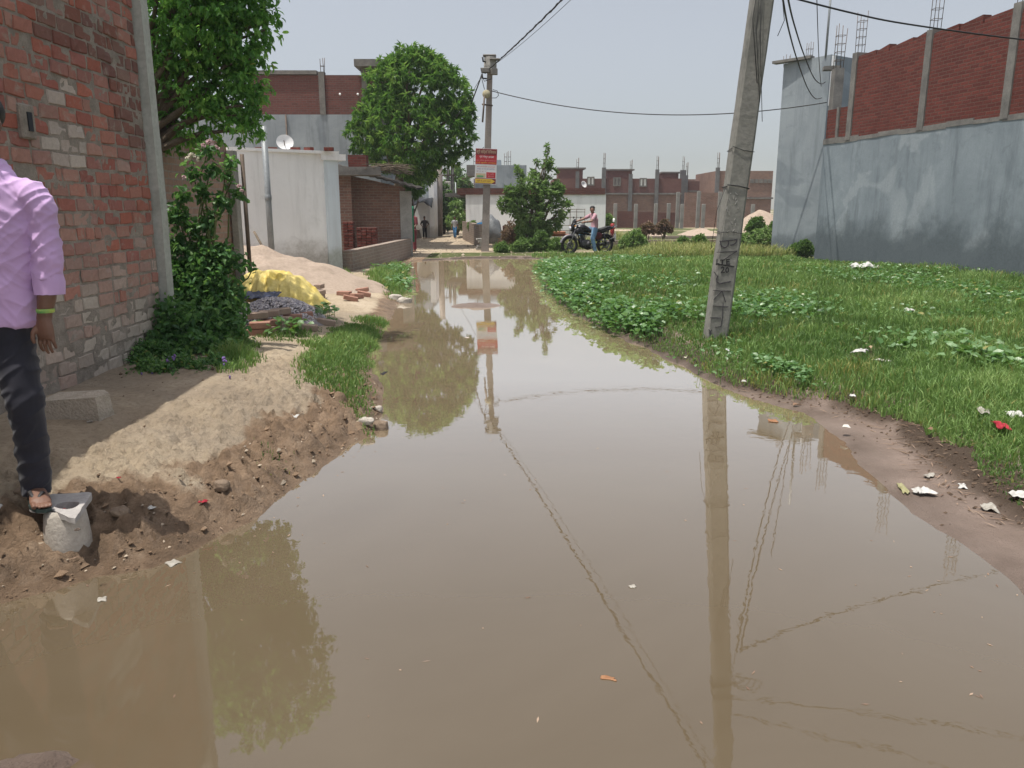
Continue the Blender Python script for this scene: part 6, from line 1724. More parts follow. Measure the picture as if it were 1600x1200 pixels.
for G in (legN, legF):
    P = [Vector(p) for p in G]; b.tube(P, [.08, .055, .036], 12)
    b.tube([P[2] + Vector((-.04, 0, -.03)), P[2] + Vector((.06, 0, -.045)), P[2] + Vector((.17, .01, -.065))], [(.036, .036), (.042, .034), (.036, .018)], 10, side=(0, 1, 0))
    jt.tube([P[0], P[0].lerp(P[1], .5), P[1], P[1].lerp(P[2], .5), P[1].lerp(P[2], .95)], [.105, .095, .078, .068, .06], 14)
remeshed('body', b, .009, M['skin2'], rd_, 2, local=True)
sh_ = MB(); sh_.tube([(-.215, 0, .86), (-.23, 0, .95), (-.22, 0, 1.12), (-.18, 0, 1.27), (-.165, .01, 1.35)], [(.165, .125), (.16, .115), (.18, .12), (.16, .095), (.06, .06)], 16, side=(0, 1, 0))
for A_ in (armN, armF):
    P = [Vector(p) for p in A_]; sh_.tube([P[0] + Vector((-.01, -.1 if P[0].y > 0 else .1, .02)), P[0], P[0].lerp(P[1], .75)], [.065, .066, .056], 12)
remeshed('shirt', sh_, .011, pk, rd_, 3, lambda p: .006 * mnoise.noise((p.x * 6, p.y * 6, p.z * 13)), local=True)
remeshed('jeans', jt, .011, jn2, rd_, 3, lambda p: .007 * mnoise.noise((p.x * 7, p.y * 7, p.z * 12)), local=True)
w = MB(); w.ell(hcx + fd * -.015 + Vector((0, 0, .055)), (.084, .1, .075), 14, 10, Mh); w.jitter(.012, 18); w.build('hair', M['hair'], rd_, local=True)
w = MB(); w.ell(hcx + fd * .088 + Vector((0, 0, -.04)), (.03, .012, .009), 8, 6, Mh); w.build('moustache', M['hair'], rd_, local=True)
w = MB()
for s2 in (-1, 1): w.ell(hcx + Mh @ Vector((s2 * .03, .083, .012)), (.013, .01, .008), 8, 6)
w.build('eyes', plain('eye_dark2', (.05, .04, .04), .3), rd_, local=True)
w = MB(); w.lathe((.17, .325, 1.065), [(.034, -.008), (.038, 0), (.034, .008)], 14, axis='X'); w.build('wristwatch', blk, rd_, local=True)
w = MB(); P = Vector(legN[2]); w.tube([P + Vector((-.07, 0, -.05)), P + Vector((.06, 0, -.055)), P + Vector((.18, .01, -.07))], [(.045, .036), (.048, .034), (.04, .016)], 12, side=(0, 1, 0)); w.build('shoe', plain('pale_shoe', (.35, .36, .36), .6), rd_, local=True)

# ------------------------------------------------------------------ vegetation
def unit(a): return a / (np.linalg.norm(a, axis=-1, keepdims=True) + 1e-9)
def leaf_mesh(name, P, D, U, ln, wd, tint, matl, parent=None, fold=.25, droop=.25, off=(0, 0, 0), dry=None, kind6=False):
    """leaves: P base, D growing direction, U upper side; two folded halves each"""
    n = len(P); S = unit(np.cross(D, U)); U = unit(np.cross(S, D))
    ln = ln[:, None]; wd = wd[:, None]
    if not kind6:
        a = P; l_ = P + D * ln * .45 + S * wd * .5 + U * wd * fold; r_ = P + D * ln * .45 - S * wd * .5 + U * wd * fold
        t_ = P + D * ln - U * ln * droop
        V = np.stack([a, l_, t_, r_], 1).reshape(-1, 3)
        F = (np.array([[0, 1, 2], [0, 2, 3]])[None] + (np.arange(n) * 4)[:, None, None]).reshape(-1, 3); k = 4
    else:
        a = P; m = P + D * ln * .55 - U * wd * .05
        l1 = P + D * ln * .22 + S * wd * .42 + U * wd * fold; r1 = P + D * ln * .22 - S * wd * .42 + U * wd * fold
        l2 = P + D * ln * .7 + S * wd * .45 + U * wd * fold - U * ln * droop * .4; r2 = P + D * ln * .7 - S * wd * .45 + U * wd * fold - U * ln * droop * .4
        t_ = P + D * ln - U * ln * droop
        V = np.stack([a, l1, l2, t_, r2, r1, m], 1).reshape(-1, 3)
        F = (np.array([[0, 1, 6], [1, 2, 6], [2, 3, 6], [3, 4, 6], [4, 5, 6], [5, 0, 6]])[None] + (np.arange(n) * 7)[:, None, None]).reshape(-1, 3); k = 7
    C = np.zeros((n, k, 4)); C[..., 0] = tint[:, None]; C[..., 3] = 1
    if dry is not None: C[..., 1] = dry[:, None]
    return np_mesh(name, V, F, matl, parent, off=off, colr=C.reshape(-1, 4))
def rand_dirs(n):
    v = rng.normal(size=(n, 3)); return unit(v)
def lobes_points(lobes, n, shell=.55, gap=.0, gf=1.2, seed=0):
    """cluster centres in the outer shell of overlapping lobes with noise-eaten gaps"""
    L_ = np.array([(*c, r if np.isscalar(r) else r[0], r if np.isscalar(r) else r[1]) for c, r in lobes], float)
    wgt = L_[:, 3] ** 2; pick = rng.choice(len(L_), n, p=wgt / wgt.sum())
    d = rand_dirs(n); r = shell + (1 - shell) * rng.random(n) ** .6
    P = L_[pick, :3] + d * (r * 1.0)[:, None] * np.stack([L_[pick, 3], L_[pick, 3], L_[pick, 4]], 1)
    inner = np.zeros(n, bool)
    for q in L_:
        inner |= (((P[:, 0] - q[0]) / q[3]) ** 2 + ((P[:, 1] - q[1]) / q[3]) ** 2 + ((P[:, 2] - q[2]) / q[4]) ** 2) < (shell * .8) ** 2
    keep = ~inner
    if gap > 0:
        g = vnoise(P[:, 0] * gf + 3.1 * P[:, 2] * gf, P[:, 1] * gf + 1.7 * P[:, 2] * gf, seed)
        keep &= g > (-.5 + gap)
    return P[keep], d[keep]
def rosettes(name, P, O, k, ln, wd, matl, parent, out=.6, rnd=.9, down=.5, droop=.3, tb=.5, tv=.22, upb=.6, off=None, ycol=.0, kind6=False, spread=.0, tz=0.0):
    n = len(P)
    PP = np.repeat(P, k, 0); OO = np.repeat(O, k, 0); m = n * k
    if spread: PP = PP + rng.normal(size=(m, 3)) * spread
    D = unit(OO * out + rand_dirs(m) * rnd + np.array([0, 0, -down]))
    U = unit(rand_dirs(m) * .5 + np.array([0, 0, upb]) + OO * .3)
    base = np.repeat(rng.normal(tb, tv * .7, n), k)
    t = np.clip(base + rng.normal(0, tv * .6, m), 0, 1)
    L_ = ln * rng.uniform(.65, 1.15, m); W_ = wd * rng.uniform(.75, 1.15, m)
    o_ = off if off is not None else (tuple(root_loc(parent)) if parent is not None else (0, 0, 0))
    return leaf_mesh(name, PP, D, U, L_, W_, t, matl, parent, droop=droop, off=o_, dry=(rng.random(m) < ycol) * .8, kind6=kind6)
def branches(m, base, tips, r0, r1=.012, wob=.12):
    base = Vector(base)
    for tpt in tips:
        tpt = Vector(tpt); d = tpt - base; P = [base]
        for k in range(1, 6):
            u = k / 5; P.append(base + d * u + Vector((random.uniform(-1, 1), random.uniform(-1, 1), random.uniform(-.4, .6))) * d.length * wob * math.sin(math.pi * u) * .5 + Vector((0, 0, .12 * d.length * math.sin(math.pi * u))))
        m.tube(P, [r0 + (r1 - r0) * k / 5 for k in range(6)], 7)

LM = {}
LM['mango'] = leafmat('mango_leaf', (0.040, 0.102, 0.025), (0.084, 0.198, 0.043), (0.215, 0.330, 0.085), 0.35, .32)
LM['near'] = leafmat('glossy_leaf', (0.053, 0.143, 0.038), (0.116, 0.297, 0.067), (0.305, 0.543, 0.124), 0.5, .4)
LM['rose'] = leafmat('rose_leaf', (0.037, 0.101, 0.037), (0.074, 0.180, 0.059), (0.178, 0.312, 0.094), 0.4)
LM['bush'] = leafmat('bush_leaf', (0.051, 0.102, 0.032), (0.109, 0.189, 0.058), (0.246, 0.341, 0.131), .3)
LM['grass'] = leafmat('grass_blade', (0.062, 0.121, 0.033), (0.117, 0.210, 0.054), (0.234, 0.332, 0.109), 0.3, .6)
LM['scrub'] = leafmat('scrub_grass', (0.116, 0.152, 0.051), (0.217, 0.261, 0.087), (0.392, 0.377, 0.160), .3, .7)
LM['hyac'] = leafmat('broad_leaf', (0.031, 0.089, 0.025), (0.063, 0.147, 0.037), (0.178, 0.293, 0.136), .3, .35)
LM['dry'] = leafmat('dry_twig', (0.145, 0.087, 0.065), (0.246, 0.160, 0.116), (0.392, 0.290, 0.217), .1, .8)
LM['far'] = leafmat('far_leaf', (0.043, 0.087, 0.036), (0.102, 0.174, 0.065), (0.189, 0.275, 0.109), .25)

def px_lobes(Y, items, squash=1.0):
    out = []
    for it in items:
        px, py, r = it[:3]; dy = it[3] if len(it) > 3 else 0
        c = at(px, py, Y + dy); rr = r * Y / FPX
        out.append(((c.x, c.y, c.z), (rr, rr * squash)))
    return out

# mango tree
Ym = 31.5
tb_ = Vector((at(612, 300, Ym).x, Ym + .6, .1))
t = thing('mango_tree', 'round dense mango tree with drooping leaf tufts beside the lane', 'tree', tb_)
ml = px_lobes(Ym, [(648, 145, 62), (612, 135, 42, .4), (690, 150, 45, .3), (595, 195, 45), (640, 205, 62, -.5), (690, 205, 52), (716, 178, 24), (570, 212, 28), (640, 108, 36), (665, 112, 30), (655, 240, 42), (610, 232, 36), (728, 172, 14), (706, 222, 22, .3), (655, 262, 26, .4)])
w = MB(); tc_ = Vector((tb_.x + .3, Ym + .2, 2.8)); w.tube([tb_, tb_ + Vector((.05, 0, 1.2)), tc_], [.24, .2, .17], 9); w.build('trunk', M['bark'], t)
w = MB(); branches(w, tc_, [q[0] for q in ml], .1, .02); w.build('limb', M['bark'], t)
P, O = lobes_points(ml, 2600, .58, .2, 1.9, 5)
rosettes('crown', P, O, 13, .25, .06, LM['mango'], t, .55, .8, .35, .35, .42, .42)

# lane undergrowth and trees
def simple_tree(name, label, cat, Y, items, n, k, ln, wd, lm, trunk_px, out=.4, down=.2, tb=.5, group=None, shell=.45, gap=.14, gf=1.6, droop=.25, up=.0, rnd=.9, squash=1.0, trunk_r=.06, nb=None):
    a = at(trunk_px[0], trunk_px[1], Y); a.z = gh(a.x, Y) - .03
    t = thing(name, label, cat, a, 0, group)
    lb = px_lobes(Y, items, squash)
    w = MB(); top = Vector(lb[0][0]); branches(w, a, [q[0] for q in lb], trunk_r, .012, .08); w.build('trunk' if cat == 'tree' else 'stem', M['bark'], t)
    P, O = lobes_points(lb, n, shell, gap, gf, int(trunk_px[0]))
    P = P[P[:, 2] > .05]; O = O[:len(P)]
    rosettes('crown' if cat == 'tree' else 'leaves', P, O, k, ln, wd, LM[lm], t, out, rnd, down - up, droop, tb)
    return t
simple_tree('leafy_tree', 'leafy green tree in the lane between the slim poles and the small brick hut', 'tree', 58, [(716, 285, 22), (712, 310, 22), (725, 300, 15), (705, 330, 18)], 420, 7, .3, .16, 'far', (714, 366), tb=.55)
simple_tree('leafy_tree', 'dark tree overhanging the left side of the lane behind the first concrete pole', 'tree', 48, [(697, 320, 18), (700, 345, 14), (693, 300, 14), (690, 335, 13)], 330, 7, .26, .15, 'far', (694, 367), tb=.3)
simple_tree('shrub', 'pale flowering shrub at the end of the lane in front of the side roof', 'shrub', 46, [(712, 322, 11), (718, 340, 14), (709, 345, 12), (722, 350, 10)], 280, 6, .16, .09, 'bush', (715, 362), tb=.75)
simple_tree('shrub', 'dark hanging foliage at the front of the lane house under the mango tree', 'shrub', 36.0, [(648, 285, 16), (655, 293, 12), (642, 300, 12)], 240, 8, .2, .06, 'mango', (646, 366), tb=.45, down=.6)
# tall young bush right of the sign pole
simple_tree('young_tree', 'tall loose bush with upright leafy shoots between the signed pole and the motorcycle', 'tree', 29.5,
            [(828, 300, 26), (812, 318, 24), (852, 312, 24), (832, 340, 26), (865, 300, 16), (876, 288, 12), (848, 275, 14), (855, 255, 9), (857, 238, 6.5), (858, 228, 4), (836, 262, 8), (838, 252, 4.5), (812, 272, 7), (810, 262, 4), (800, 300, 12), (790, 320, 12), (878, 330, 13), (885, 320, 9), (824, 365, 20), (850, 360, 14), (868, 350, 10), (862, 272, 10)],
            1050, 8, .17, .075, 'bush', (832, 388), out=.3, tb=.62, up=.5, gap=.33, shell=.3, droop=.2)
simple_tree('shrub', 'brown dry brush heap under the tall loose bush', 'shrub', 30.5, [(803, 362, 17), (795, 372, 14), (815, 370, 16), (788, 378, 8)], 260, 7, .2, .05, 'dry', (805, 386), tb=.35, shell=.2)
BUSH = [(842, 378, 20, 28.6, 'rounded dark green bush at the far shore below the tall loose bush', .4), (815, 384, 12, 28.2, 'small weedy bush at the far shore just right of the signed pole', .6), (868, 384, 11, 28.4, 'low weeds at the far shore left of the front wheel', .45), (784, 388, 9, 28.0, 'clump of weeds at the foot of the signed pole', .55),
        (990, 376, 19, 28.5, 'grey-green bush in the scrub right of the motorcycle', .72), (1011, 357, 10, 33, 'brownish bush behind the grey-green bush right of the motorcycle', .35), (1037, 354, 11, 36, 'dry brown bush in the scrub left of the pale sand strip', .2), (1066, 384, 14, 28.3, 'small dark bush at the far field edge left of the leaning pole', .4), (1092, 382, 16, 28.2, 'green bush at the far field edge close to the leaning pole', .5),
        (1160, 380, 17, 27.5, 'pale green bush just right of the leaning pole', .8), (1190, 374, 21, 28.2, 'large silvery bush between the leaning pole and the tall grey house end', .82), (1182, 352, 14, 31, 'dark low tree crown above the silvery bush', .3), (1215, 352, 12, 31, 'dark bush against the tall grey house end', .3), (1256, 388, 14, 24.6, 'dark green bush at the corner of the long grey house', .25), (1240, 392, 10, 25, 'small green bush left of the corner bush of the long grey house', .45),
        (949, 344, 8, 40, 'bright green sapling at the right end of the whitewashed building', .85), (738, 352, 5, 36, 'small green plant on the lane wall near the signed pole', .55)]
for px_, py_, r_, Y_, lb_, tb in BUSH:
    dryb = tb < .25 and 'brown' in lb_ or 'brownish' in lb_
    simple_tree('shrub', lb_, 'shrub', Y_, [(px_, py_, r_ * .8), (px_ - r_ * .6, py_ + r_ * .35, r_ * .6), (px_ + r_ * .6, py_ + r_ * .3, r_ * .6), (px_ + r_ * .2, py_ - r_ * .5, r_ * .45)], int(60 + r_ * 11), 7, .13 * Y_ / 28, .06 * Y_ / 28, 'dry' if dryb else 'bush', (px_, py_ + r_), tb=tb, up=.35, shell=.35, gap=.12, gf=2.5, trunk_r=.03)

# near tree over the brick wall
Yn = 9.4
tn = Vector((-4.75, 9.2, .15))
t = thing('leafy_tree', 'large leafy tree spreading over the brick walls behind the near brick house', 'tree', tn)
nl = px_lobes(Yn, [(330, 60, 62), (300, 20, 60, -.3), (372, 55, 45), (395, 20, 32), (345, 130, 58, .2), (295, 130, 58), (385, 130, 36), (400, 90, 26), (370, 180, 36), (320, 185, 45), (280, 190, 45, .2), (420, 45, 18), (425, 25, 12), (340, -40, 80), (270, -60, 80, -.4), (400, -50, 55), (300, -150, 95), (375, -140, 70), (250, 60, 60), (240, 140, 50, .3), (230, -130, 90, .4), (392, 205, 22), (405, 165, 20)])
w = MB(); tc_ = Vector((-4.4, 9.3, 2.0)); w.tube([tn, tn + Vector((.15, .05, 1.0)), tc_], [.15, .13, .11], 9); w.build('trunk', M['bark'], t)
w = MB(); branches(w, tc_, [q[0] for q in nl], .055, .008); w.build('limb', M['bark'], t)
P, O = lobes_points(nl, 2700, .35, .24, 3.4, 9)
rosettes('crown', P, O, 9, .085, .036, LM['near'], t, .45, .8, .45, .25, .48, .28, kind6=True, spread=.025, ycol=.004)

# rose bush at the wall corner
rb = Vector((-3.05, 7.9, .2))
t = thing('rose_bush', 'tall dark rose bush with pale pink blooms at the corner of the near brick house', 'rose bush', rb)
rl_ = px_lobes(7.8, [(318, 520, 58, -.2), (290, 490, 45), (345, 480, 42), (300, 450, 40), (330, 430, 34), (350, 540, 38, -.3), (275, 540, 38, -.6), (268, 500, 32, -.7), (262, 545, 30, -.8), (300, 560, 40, -.8), (345, 560, 34, -.6), (255, 575, 22, -.9), (310, 395, 26), (285, 420, 22), (345, 400, 20), (310, 360, 16), (280, 340, 16), (330, 340, 14), (318, 300, 11), (345, 315, 13), (330, 262, 9), (300, 270, 10), (352, 275, 8), (285, 300, 10), (370, 300, 7), (325, 235, 6), (360, 250, 6), (378, 410, 12), (395, 420, 6), (270, 380, 14)])
w = MB(); branches(w, rb, [q[0] for q in rl_], .016, .005, .14); w.build('stem', M['stem'], t)
P, O = lobes_points(rl_, 2300, .25, .12, 5, 12)
P = P[P[:, 2] > .2]; O = O[:len(P)]
rosettes('leaves', P, O, 6, .068, .042, LM['rose'], t, .4, .9, .25, .2, .42, .26, kind6=True, spread=.03)
petal = mottled('pink_petal', (.52, .34, .36), (.66, .52, .50), 30, .6, .1); petal2 = mottled('cream_petal', (.60, .56, .44), (.72, .68, .58), 30, .6, .1)
for px_, py_, r_, mm in ((328, 224, 8, petal), (338, 232, 6, petal), (318, 228, 5, petal), (300, 246, 8, petal2), (312, 250, 6, petal2), (293, 249, 5, petal2), (374, 292, 5, petal), (288, 278, 5, petal), (358, 262, 5, petal), (377, 298, 4, petal)):
    c_ = at(px_, py_, 7.75 + random.uniform(-.1, .1)); rr = r_ * 7.75 / FPX; m = MB()
    for k in range(16):
        lat = random.uniform(-.2, 1.4); lon = random.uniform(0, 6.28); o_ = Vector((math.cos(lon) * math.cos(lat), math.sin(lon) * math.cos(lat), math.sin(lat)))
        s1_ = o_.orthogonal().normalized(); s2_ = o_.cross(s1_)
        q = c_ + o_ * rr * .55
        m.add([q - s1_ * rr * .5, q + s2_ * rr * .45 + o_ * rr * .3, q + s1_ * rr * .5, q - s2_ * rr * .45 + o_ * rr * .1, q - o_ * rr * .15], [(0, 1, 4), (1, 2, 4), (2, 3, 4), (3, 0, 4)])
    m.build('bloom', mm, t)

# ---- grass
def blades(name, x, y, h, w_, lm, label, tb=.5, tv=.2, lean=.5, dry=.03, tint=None, dryp=None):
    n = len(x); z = ground_h(x, y)[0] - .01
    a = rng.random(n) * 2 * math.pi; b = rng.random(n) * 2 * math.pi
    ln = lean * rng.random(n) * h
    sx, sy = np.cos(b) * w_ * .5, np.sin(b) * w_ * .5
    P = np.stack([x, y, z], 1); S = np.stack([sx, sy, np.zeros(n)], 1)
    m = P + np.stack([np.cos(a) * ln * .35, np.sin(a) * ln * .35, h * .6], 1)
    tp = P + np.stack([np.cos(a) * ln, np.sin(a) * ln, h * (1 - .25 * (ln / (h + 1e-6)))], 1)
    V = np.stack([P - S, P + S, m + S * .75, m - S * .75, tp], 1).reshape(-1, 3)
    F = (np.array([[0, 1, 2], [0, 2, 3], [3, 2, 4]])[None] + (np.arange(n) * 5)[:, None, None]).reshape(-1, 3)
    tt = np.clip((tint if tint is not None else tb) + rng.normal(0, tv, n), 0, 1)
    C = np.zeros((n, 5, 4)); C[..., 0] = tt[:, None]; C[..., 1] = ((rng.random(n) < (dry if dryp is None else dryp)) * rng.uniform(.3, 1, n))[:, None]; C[..., 3] = 1
    o = np_mesh(name, V, F, LM[lm], colr=C.reshape(-1, 4))
    return tag(o, label, 'grass', kind='stuff')
def grey_side(x, y):
    """distance in front of the long grey house wall"""
    return (x - Ce.x) * nv_.x + (y - Ce.y) * nv_.y
n = 330000
u = rng.random(n)
y = 1.7 * (26.5 / 1.7) ** (u ** .85)
xl = shore_right_x(y); xmax = np.minimum(.78 * y + 1.6, 13)
x = xl + (xmax - xl) * rng.random(n)
hh, dd_, lf = ground_h(x, y)
wid = .42 * (1 - sstep(5.2, 7.5, y)) * sstep(1.0, 3.2, y)
pn = fbm(x * .9, y * .9, 81); pn2 = fbm(x * 2.7, y * 2.7, 82)
k = (~lf) & (dd_ > .03 + wid * 1.3 + .16 * pn2) & (grey_side(x, y) < 0) & (rng.random(n) < np.clip(.85 + 1.0 * pn2 + .5 * pn, .04, 1))
edge = sstep(0, .8, dd_ - wid)
x, y, pn, pn2, edge = x[k], y[k], pn[k], pn2[k], edge[k]
hgt_ = (.035 + .065 * edge + .13 * np.clip(1.3 * pn + .08, 0, 1)) * rng.uniform(.4, 1.3, len(x)) * np.clip(.5 + y * .06, .6, 1.15)
blades('grass', x, y, hgt_, .0045 + .0008 * y, 'grass', 'bright green grass filling the wet field on the right', lean=.75, dry=.05, tint=np.clip(.46 + .75 * pn + .3 * pn2, .02, .95), dryp=np.clip(.05 + .9 * (fbm(x * 1.3, y * 1.3, 85) - .14) + .22 * (1 - edge), .03, .7))
# left strips
def strip(name, pxs, n, h, label, z=.12, tb=.5, lm='grass'):
    poly = [tuple(gp(px, py, z)[:2]) for px, py in pxs]
    A_ = np.array(poly); lo, hi = A_.min(0) - .15, A_.max(0) + .15
    x = rng.uniform(lo[0], hi[0], n); y = rng.uniform(lo[1], hi[1], n)
    d = dist_poly(x, y, poly); ins = in_poly(x, y, poly); d = np.where(ins, d, -d)
    e = d + .22 * fbm(x * 2.2, y * 2.2, 91)
    gz_ = ground_h(x, y)[0]
    k = (e > 0) & (gz_ > -.03) & (rng.random(n) < np.clip(.25 + e * 5, 0, 1)); x, y, e = x[k], y[k], e[k]
    pn = fbm(x * 2, y * 2, 83)
    return blades(name, x, y, h * rng.uniform(.5, 1.35, len(x)) * (.5 + .5 * sstep(0, .25, e)) * (1 + .8 * pn), .0045 + .0007 * y, lm, label, lean=.8, dry=.06, tint=np.clip(tb + .5 * pn, 0, 1))
strip('grass', [(455, 598), (478, 552), (520, 515), (560, 496), (606, 488), (604, 520), (582, 552), (585, 590), (598, 628), (590, 665), (545, 648), (500, 632), (462, 628)], 42000, .09, 'tongue of green grass between the footpath and the puddle')
strip('grass', [(572, 432), (600, 414), (636, 409), (640, 430), (632, 455), (612, 466), (592, 450)], 12000, .16, 'far patch of grass at the left shore near the low wall')
strip('grass', [(530, 424), (552, 428), (548, 444), (530, 438)], 2500, .16, 'small tuft of grass at the foot of the hut corner', .2)
strip('grass', [(330, 560), (372, 538), (405, 548), (408, 580), (385, 602), (330, 606)], 9000, .11, 'short grass at the foot of the rose bush beside the path', .2)
strip('grass', [(392, 528), (480, 500), (512, 515), (500, 524), (420, 540)], 3500, .07, 'weedy grass around the bricks of the gravel edging', .2, .35)
strip('grass', [(405, 685), (432, 682), (436, 705), (412, 712)], 600, .06, 'thin tuft of grass on the churned near bank', .2, .35)
strip('grass', [(772, 382), (880, 382), (880, 390), (772, 391)], 6000, .22, 'weedy grass along the far shore behind the puddle', .12, .5)
n = 130000
y = 24.5 + rng.random(n) ** 1.7 * 45; x = rng.uniform(-1, 1, n); x = shore_right_x(np.full(n, 24.0)) + 1 + (x + 1) / 2 * (y * .95)
pn = fbm(x * .35, y * .35, 84); k = (pn > -.22) & (grey_side(x, y) < .2) & ((x > 2.6) | (y > 28.2)) & (rng.random(n) < .95); 
bike_d = np.hypot((x - mid.x) / 1.2, (y - mid.y) / .5); k &= bike_d > 1
x, y, pn = x[k], y[k], pn[k]
blades('scrub_grass', x, y, (.16 + .35 * np.clip(pn + .2, 0, 1)) * rng.uniform(.5, 1.4, len(x)), .012 + .0007 * y, 'scrub', 'yellowish scrub grass on the waste ground beyond the field', lean=.8, dry=.12, tint=np.clip(.5 + .6 * pn, .1, .9))

# ---- broad-leaved ground cover (countless small leaves)
def cover(name, spots, label, lm='hyac', size=.07, h=.16, tb=.55, asp=.85, z=.1):
    Ps = []; Hs = []
    for px, py, rx, ry, n in spots:
        c = seat(px, py); rr = rx * c.y / FPX
        sy_ = ry / max(1, (py - 325)) * c.y
        q = rng.normal(size=(n, 2)) * .55
        X = c.x + q[:, 0] * rr; Y = c.y + q[:, 1] * sy_
        g, d, l = ground_h(X, Y); kk = (d > -.12) & (grey_side(X, Y) < -.02)
        Ps.append(np.stack([X, Y, np.maximum(g, 0)], 1)[kk])
    P0 = np.concatenate(Ps); n = len(P0)
    hgt = h * rng.uniform(.3, 1.25, n); a = rng.random(n) * 6.283
    top = P0 + np.stack([np.cos(a) * hgt * .35, np.sin(a) * hgt * .35, hgt], 1)
    S = np.stack([-np.sin(a), np.cos(a), np.zeros(n)], 1) * .0025
    D = unit(np.stack([np.cos(a), np.sin(a), rng.uniform(-.3, .8, n)], 1)); U = unit(np.stack([-np.cos(a) * .3, -np.sin(a) * .3, np.ones(n)], 1) + rand_dirs(n) * .45)
    sz_ = size * rng.uniform(.55, 1.3, n)
    o = leaf_mesh(name, top, D, U, sz_, sz_ * asp, np.clip(tb + rng.normal(0, .25, n), 0, 1), LM[lm], fold=.18, droop=.15, kind6=True, dry=(rng.random(n) < .03) * .7)
    tag(o, label, 'plants', kind='stuff')
    V = np.stack([P0 - S, P0 + S, top + S, top - S], 1).reshape(-1, 3); F = np.arange(n * 4).reshape(-1, 4)
    C = np.zeros((n, 4, 4)); C[..., 0] = .5; C[..., 3] = 1
    o2 = np_mesh('petioles', V, F, LM[lm], colr=C.reshape(-1, 4)); tag(o2, 'stalks of ' + label, 'plants', kind='stuff')
cover('hyacinth_leaves', [(905, 420, 40, 10, 1500), (860, 425, 22, 14, 800), (880, 452, 24, 14, 900), (915, 475, 26, 12, 700), (960, 500, 28, 14, 520), (1005, 520, 20, 12, 300), (985, 412, 45, 8, 450), (930, 440, 35, 10, 800)], 'broad glossy leaves crowding the far right shore of the puddle', size=.085, h=.17)
cover('hyacinth_leaves', [(1185, 482, 45, 18, 300), (1160, 495, 30, 12, 160), (1230, 490, 60, 12, 220), (1075, 490, 60, 20, 200), (1370, 440, 80, 10, 350), (1470, 455, 80, 16, 420), (1560, 470, 60, 16, 350), (1300, 430, 60, 8, 200), (1030, 445, 60, 16, 350), (1040, 490, 40, 18, 220), (1230, 470, 60, 14, 200), (1450, 500, 90, 20, 120), (1400, 428, 150, 8, 450)], 'broad-leaved weeds growing through the grass of the field', size=.07, h=.13)
cover('hyacinth_leaves', [(1222, 612, 30, 14, 130), (1200, 598, 20, 8, 60), (1130, 560, 40, 20, 70), (1250, 630, 14, 8, 40)], 'small clump of round leaves at the right waterline', size=.05, h=.09, tb=.62)
cover('hyacinth_leaves', [(1545, 570, 50, 14, 130), (1590, 585, 24, 14, 70), (1480, 540, 40, 12, 70), (1400, 545, 60, 20, 60)], 'large pale leaves in the grass near the right edge', size=.085, h=.12, tb=.75)
cover('hyacinth_leaves', [(622, 425, 18, 10, 200), (640, 452, 18, 6, 90), (625, 445, 16, 8, 120), (500, 498, 20, 6, 60), (445, 525, 30, 5, 40)], 'broad-leaved weeds at the far left shore', size=.09, h=.14, tb=.6)
# low weeds with violet flowers at the foot of the near wall
wdl = []
for px_, py_, r_, Y_ in ((212, 596, 16, 6.0), (232, 585, 22, 6.2), (222, 566, 16, 6.5), (255, 590, 24, 6.1), (282, 580, 26, 6.3), (312, 590, 22, 6.2), (335, 575, 24, 6.5), (355, 588, 14, 6.3), (248, 556, 20, 6.7), (205, 575, 10, 6.4), (372, 572, 14, 6.7), (268, 604, 12, 5.9), (300, 604, 10, 6.0), (224, 545, 10, 6.6), (238, 530, 8, 6.8)):
    wdl += px_lobes(Y_, [(px_, py_, r_)])
P, O = lobes_points(wdl, 2300, .2, .22, 7, 31); g = ground_h(P[:, 0], P[:, 1])[0]; kk = P[:, 2] > g - .02; P, O = P[kk], O[kk]
o = rosettes('weeds', P, O, 5, .042, .02, LM['rose'], None, .5, .9, -.35, .3, .55, .3, kind6=True, spread=.02, ycol=.02); tag(o, 'low leafy weeds at the foot of the near brick house', 'plants', kind='stuff')
m = MB()
for px_, py_ in ((228, 583), (236, 580), (222, 586), (262, 562), (270, 558), (348, 562), (352, 566), (356, 590), (298, 588), (312, 596)):
    for k in range(5):
        c_ = at(px_ + random.uniform(-4, 4), py_ + random.uniform(-4, 4), 6.1 + random.uniform(-.2, .2)); m.ell(c_, (.008, .008, .011), 7, 5)
o = single(m, 'violet_flowers', plain('violet_petal', (.20, .13, .36), .7), 'small violet flower heads scattered in the weeds below the rose bush', 'flowers', kind='stuff')
# small aquatic sprigs and straw on the right mud
n = 3500
x = rng.uniform(1.2, 4.6, n); y = rng.uniform(2.8, 7.2, n); hh, dd_, lf = ground_h(x, y); wid = .42 * (1 - sstep(5.2, 7.5, y))
k = (~lf) & (np.abs(dd_ - wid - .1) < .24); x, y = x[k], y[k]; n = len(x)
a = rng.random(n) * 6.283; P = np.stack([x, y, ground_h(x, y)[0] + .006], 1); D = np.stack([np.cos(a), np.sin(a), rng.uniform(-.05, .25, n)], 1)
o = leaf_mesh('straw', P, D, np.tile(np.array([[0, 0, 1.]]), (n, 1)), rng.uniform(.03, .13, n), rng.uniform(.003, .008, n), rng.random(n), LM['dry'], fold=0, droop=.05); tag(o, 'bits of straw and dead roots in the mud along the right edge of the puddle', 'straw', kind='stuff')
n = 700
x = rng.uniform(-3.1, -.8, n); y = rng.uniform(2.9, 8.5, n); hh, dd_, lf = ground_h(x, y); k = lf & (dd_ > .03); x, y = x[k], y[k]; n = len(x)
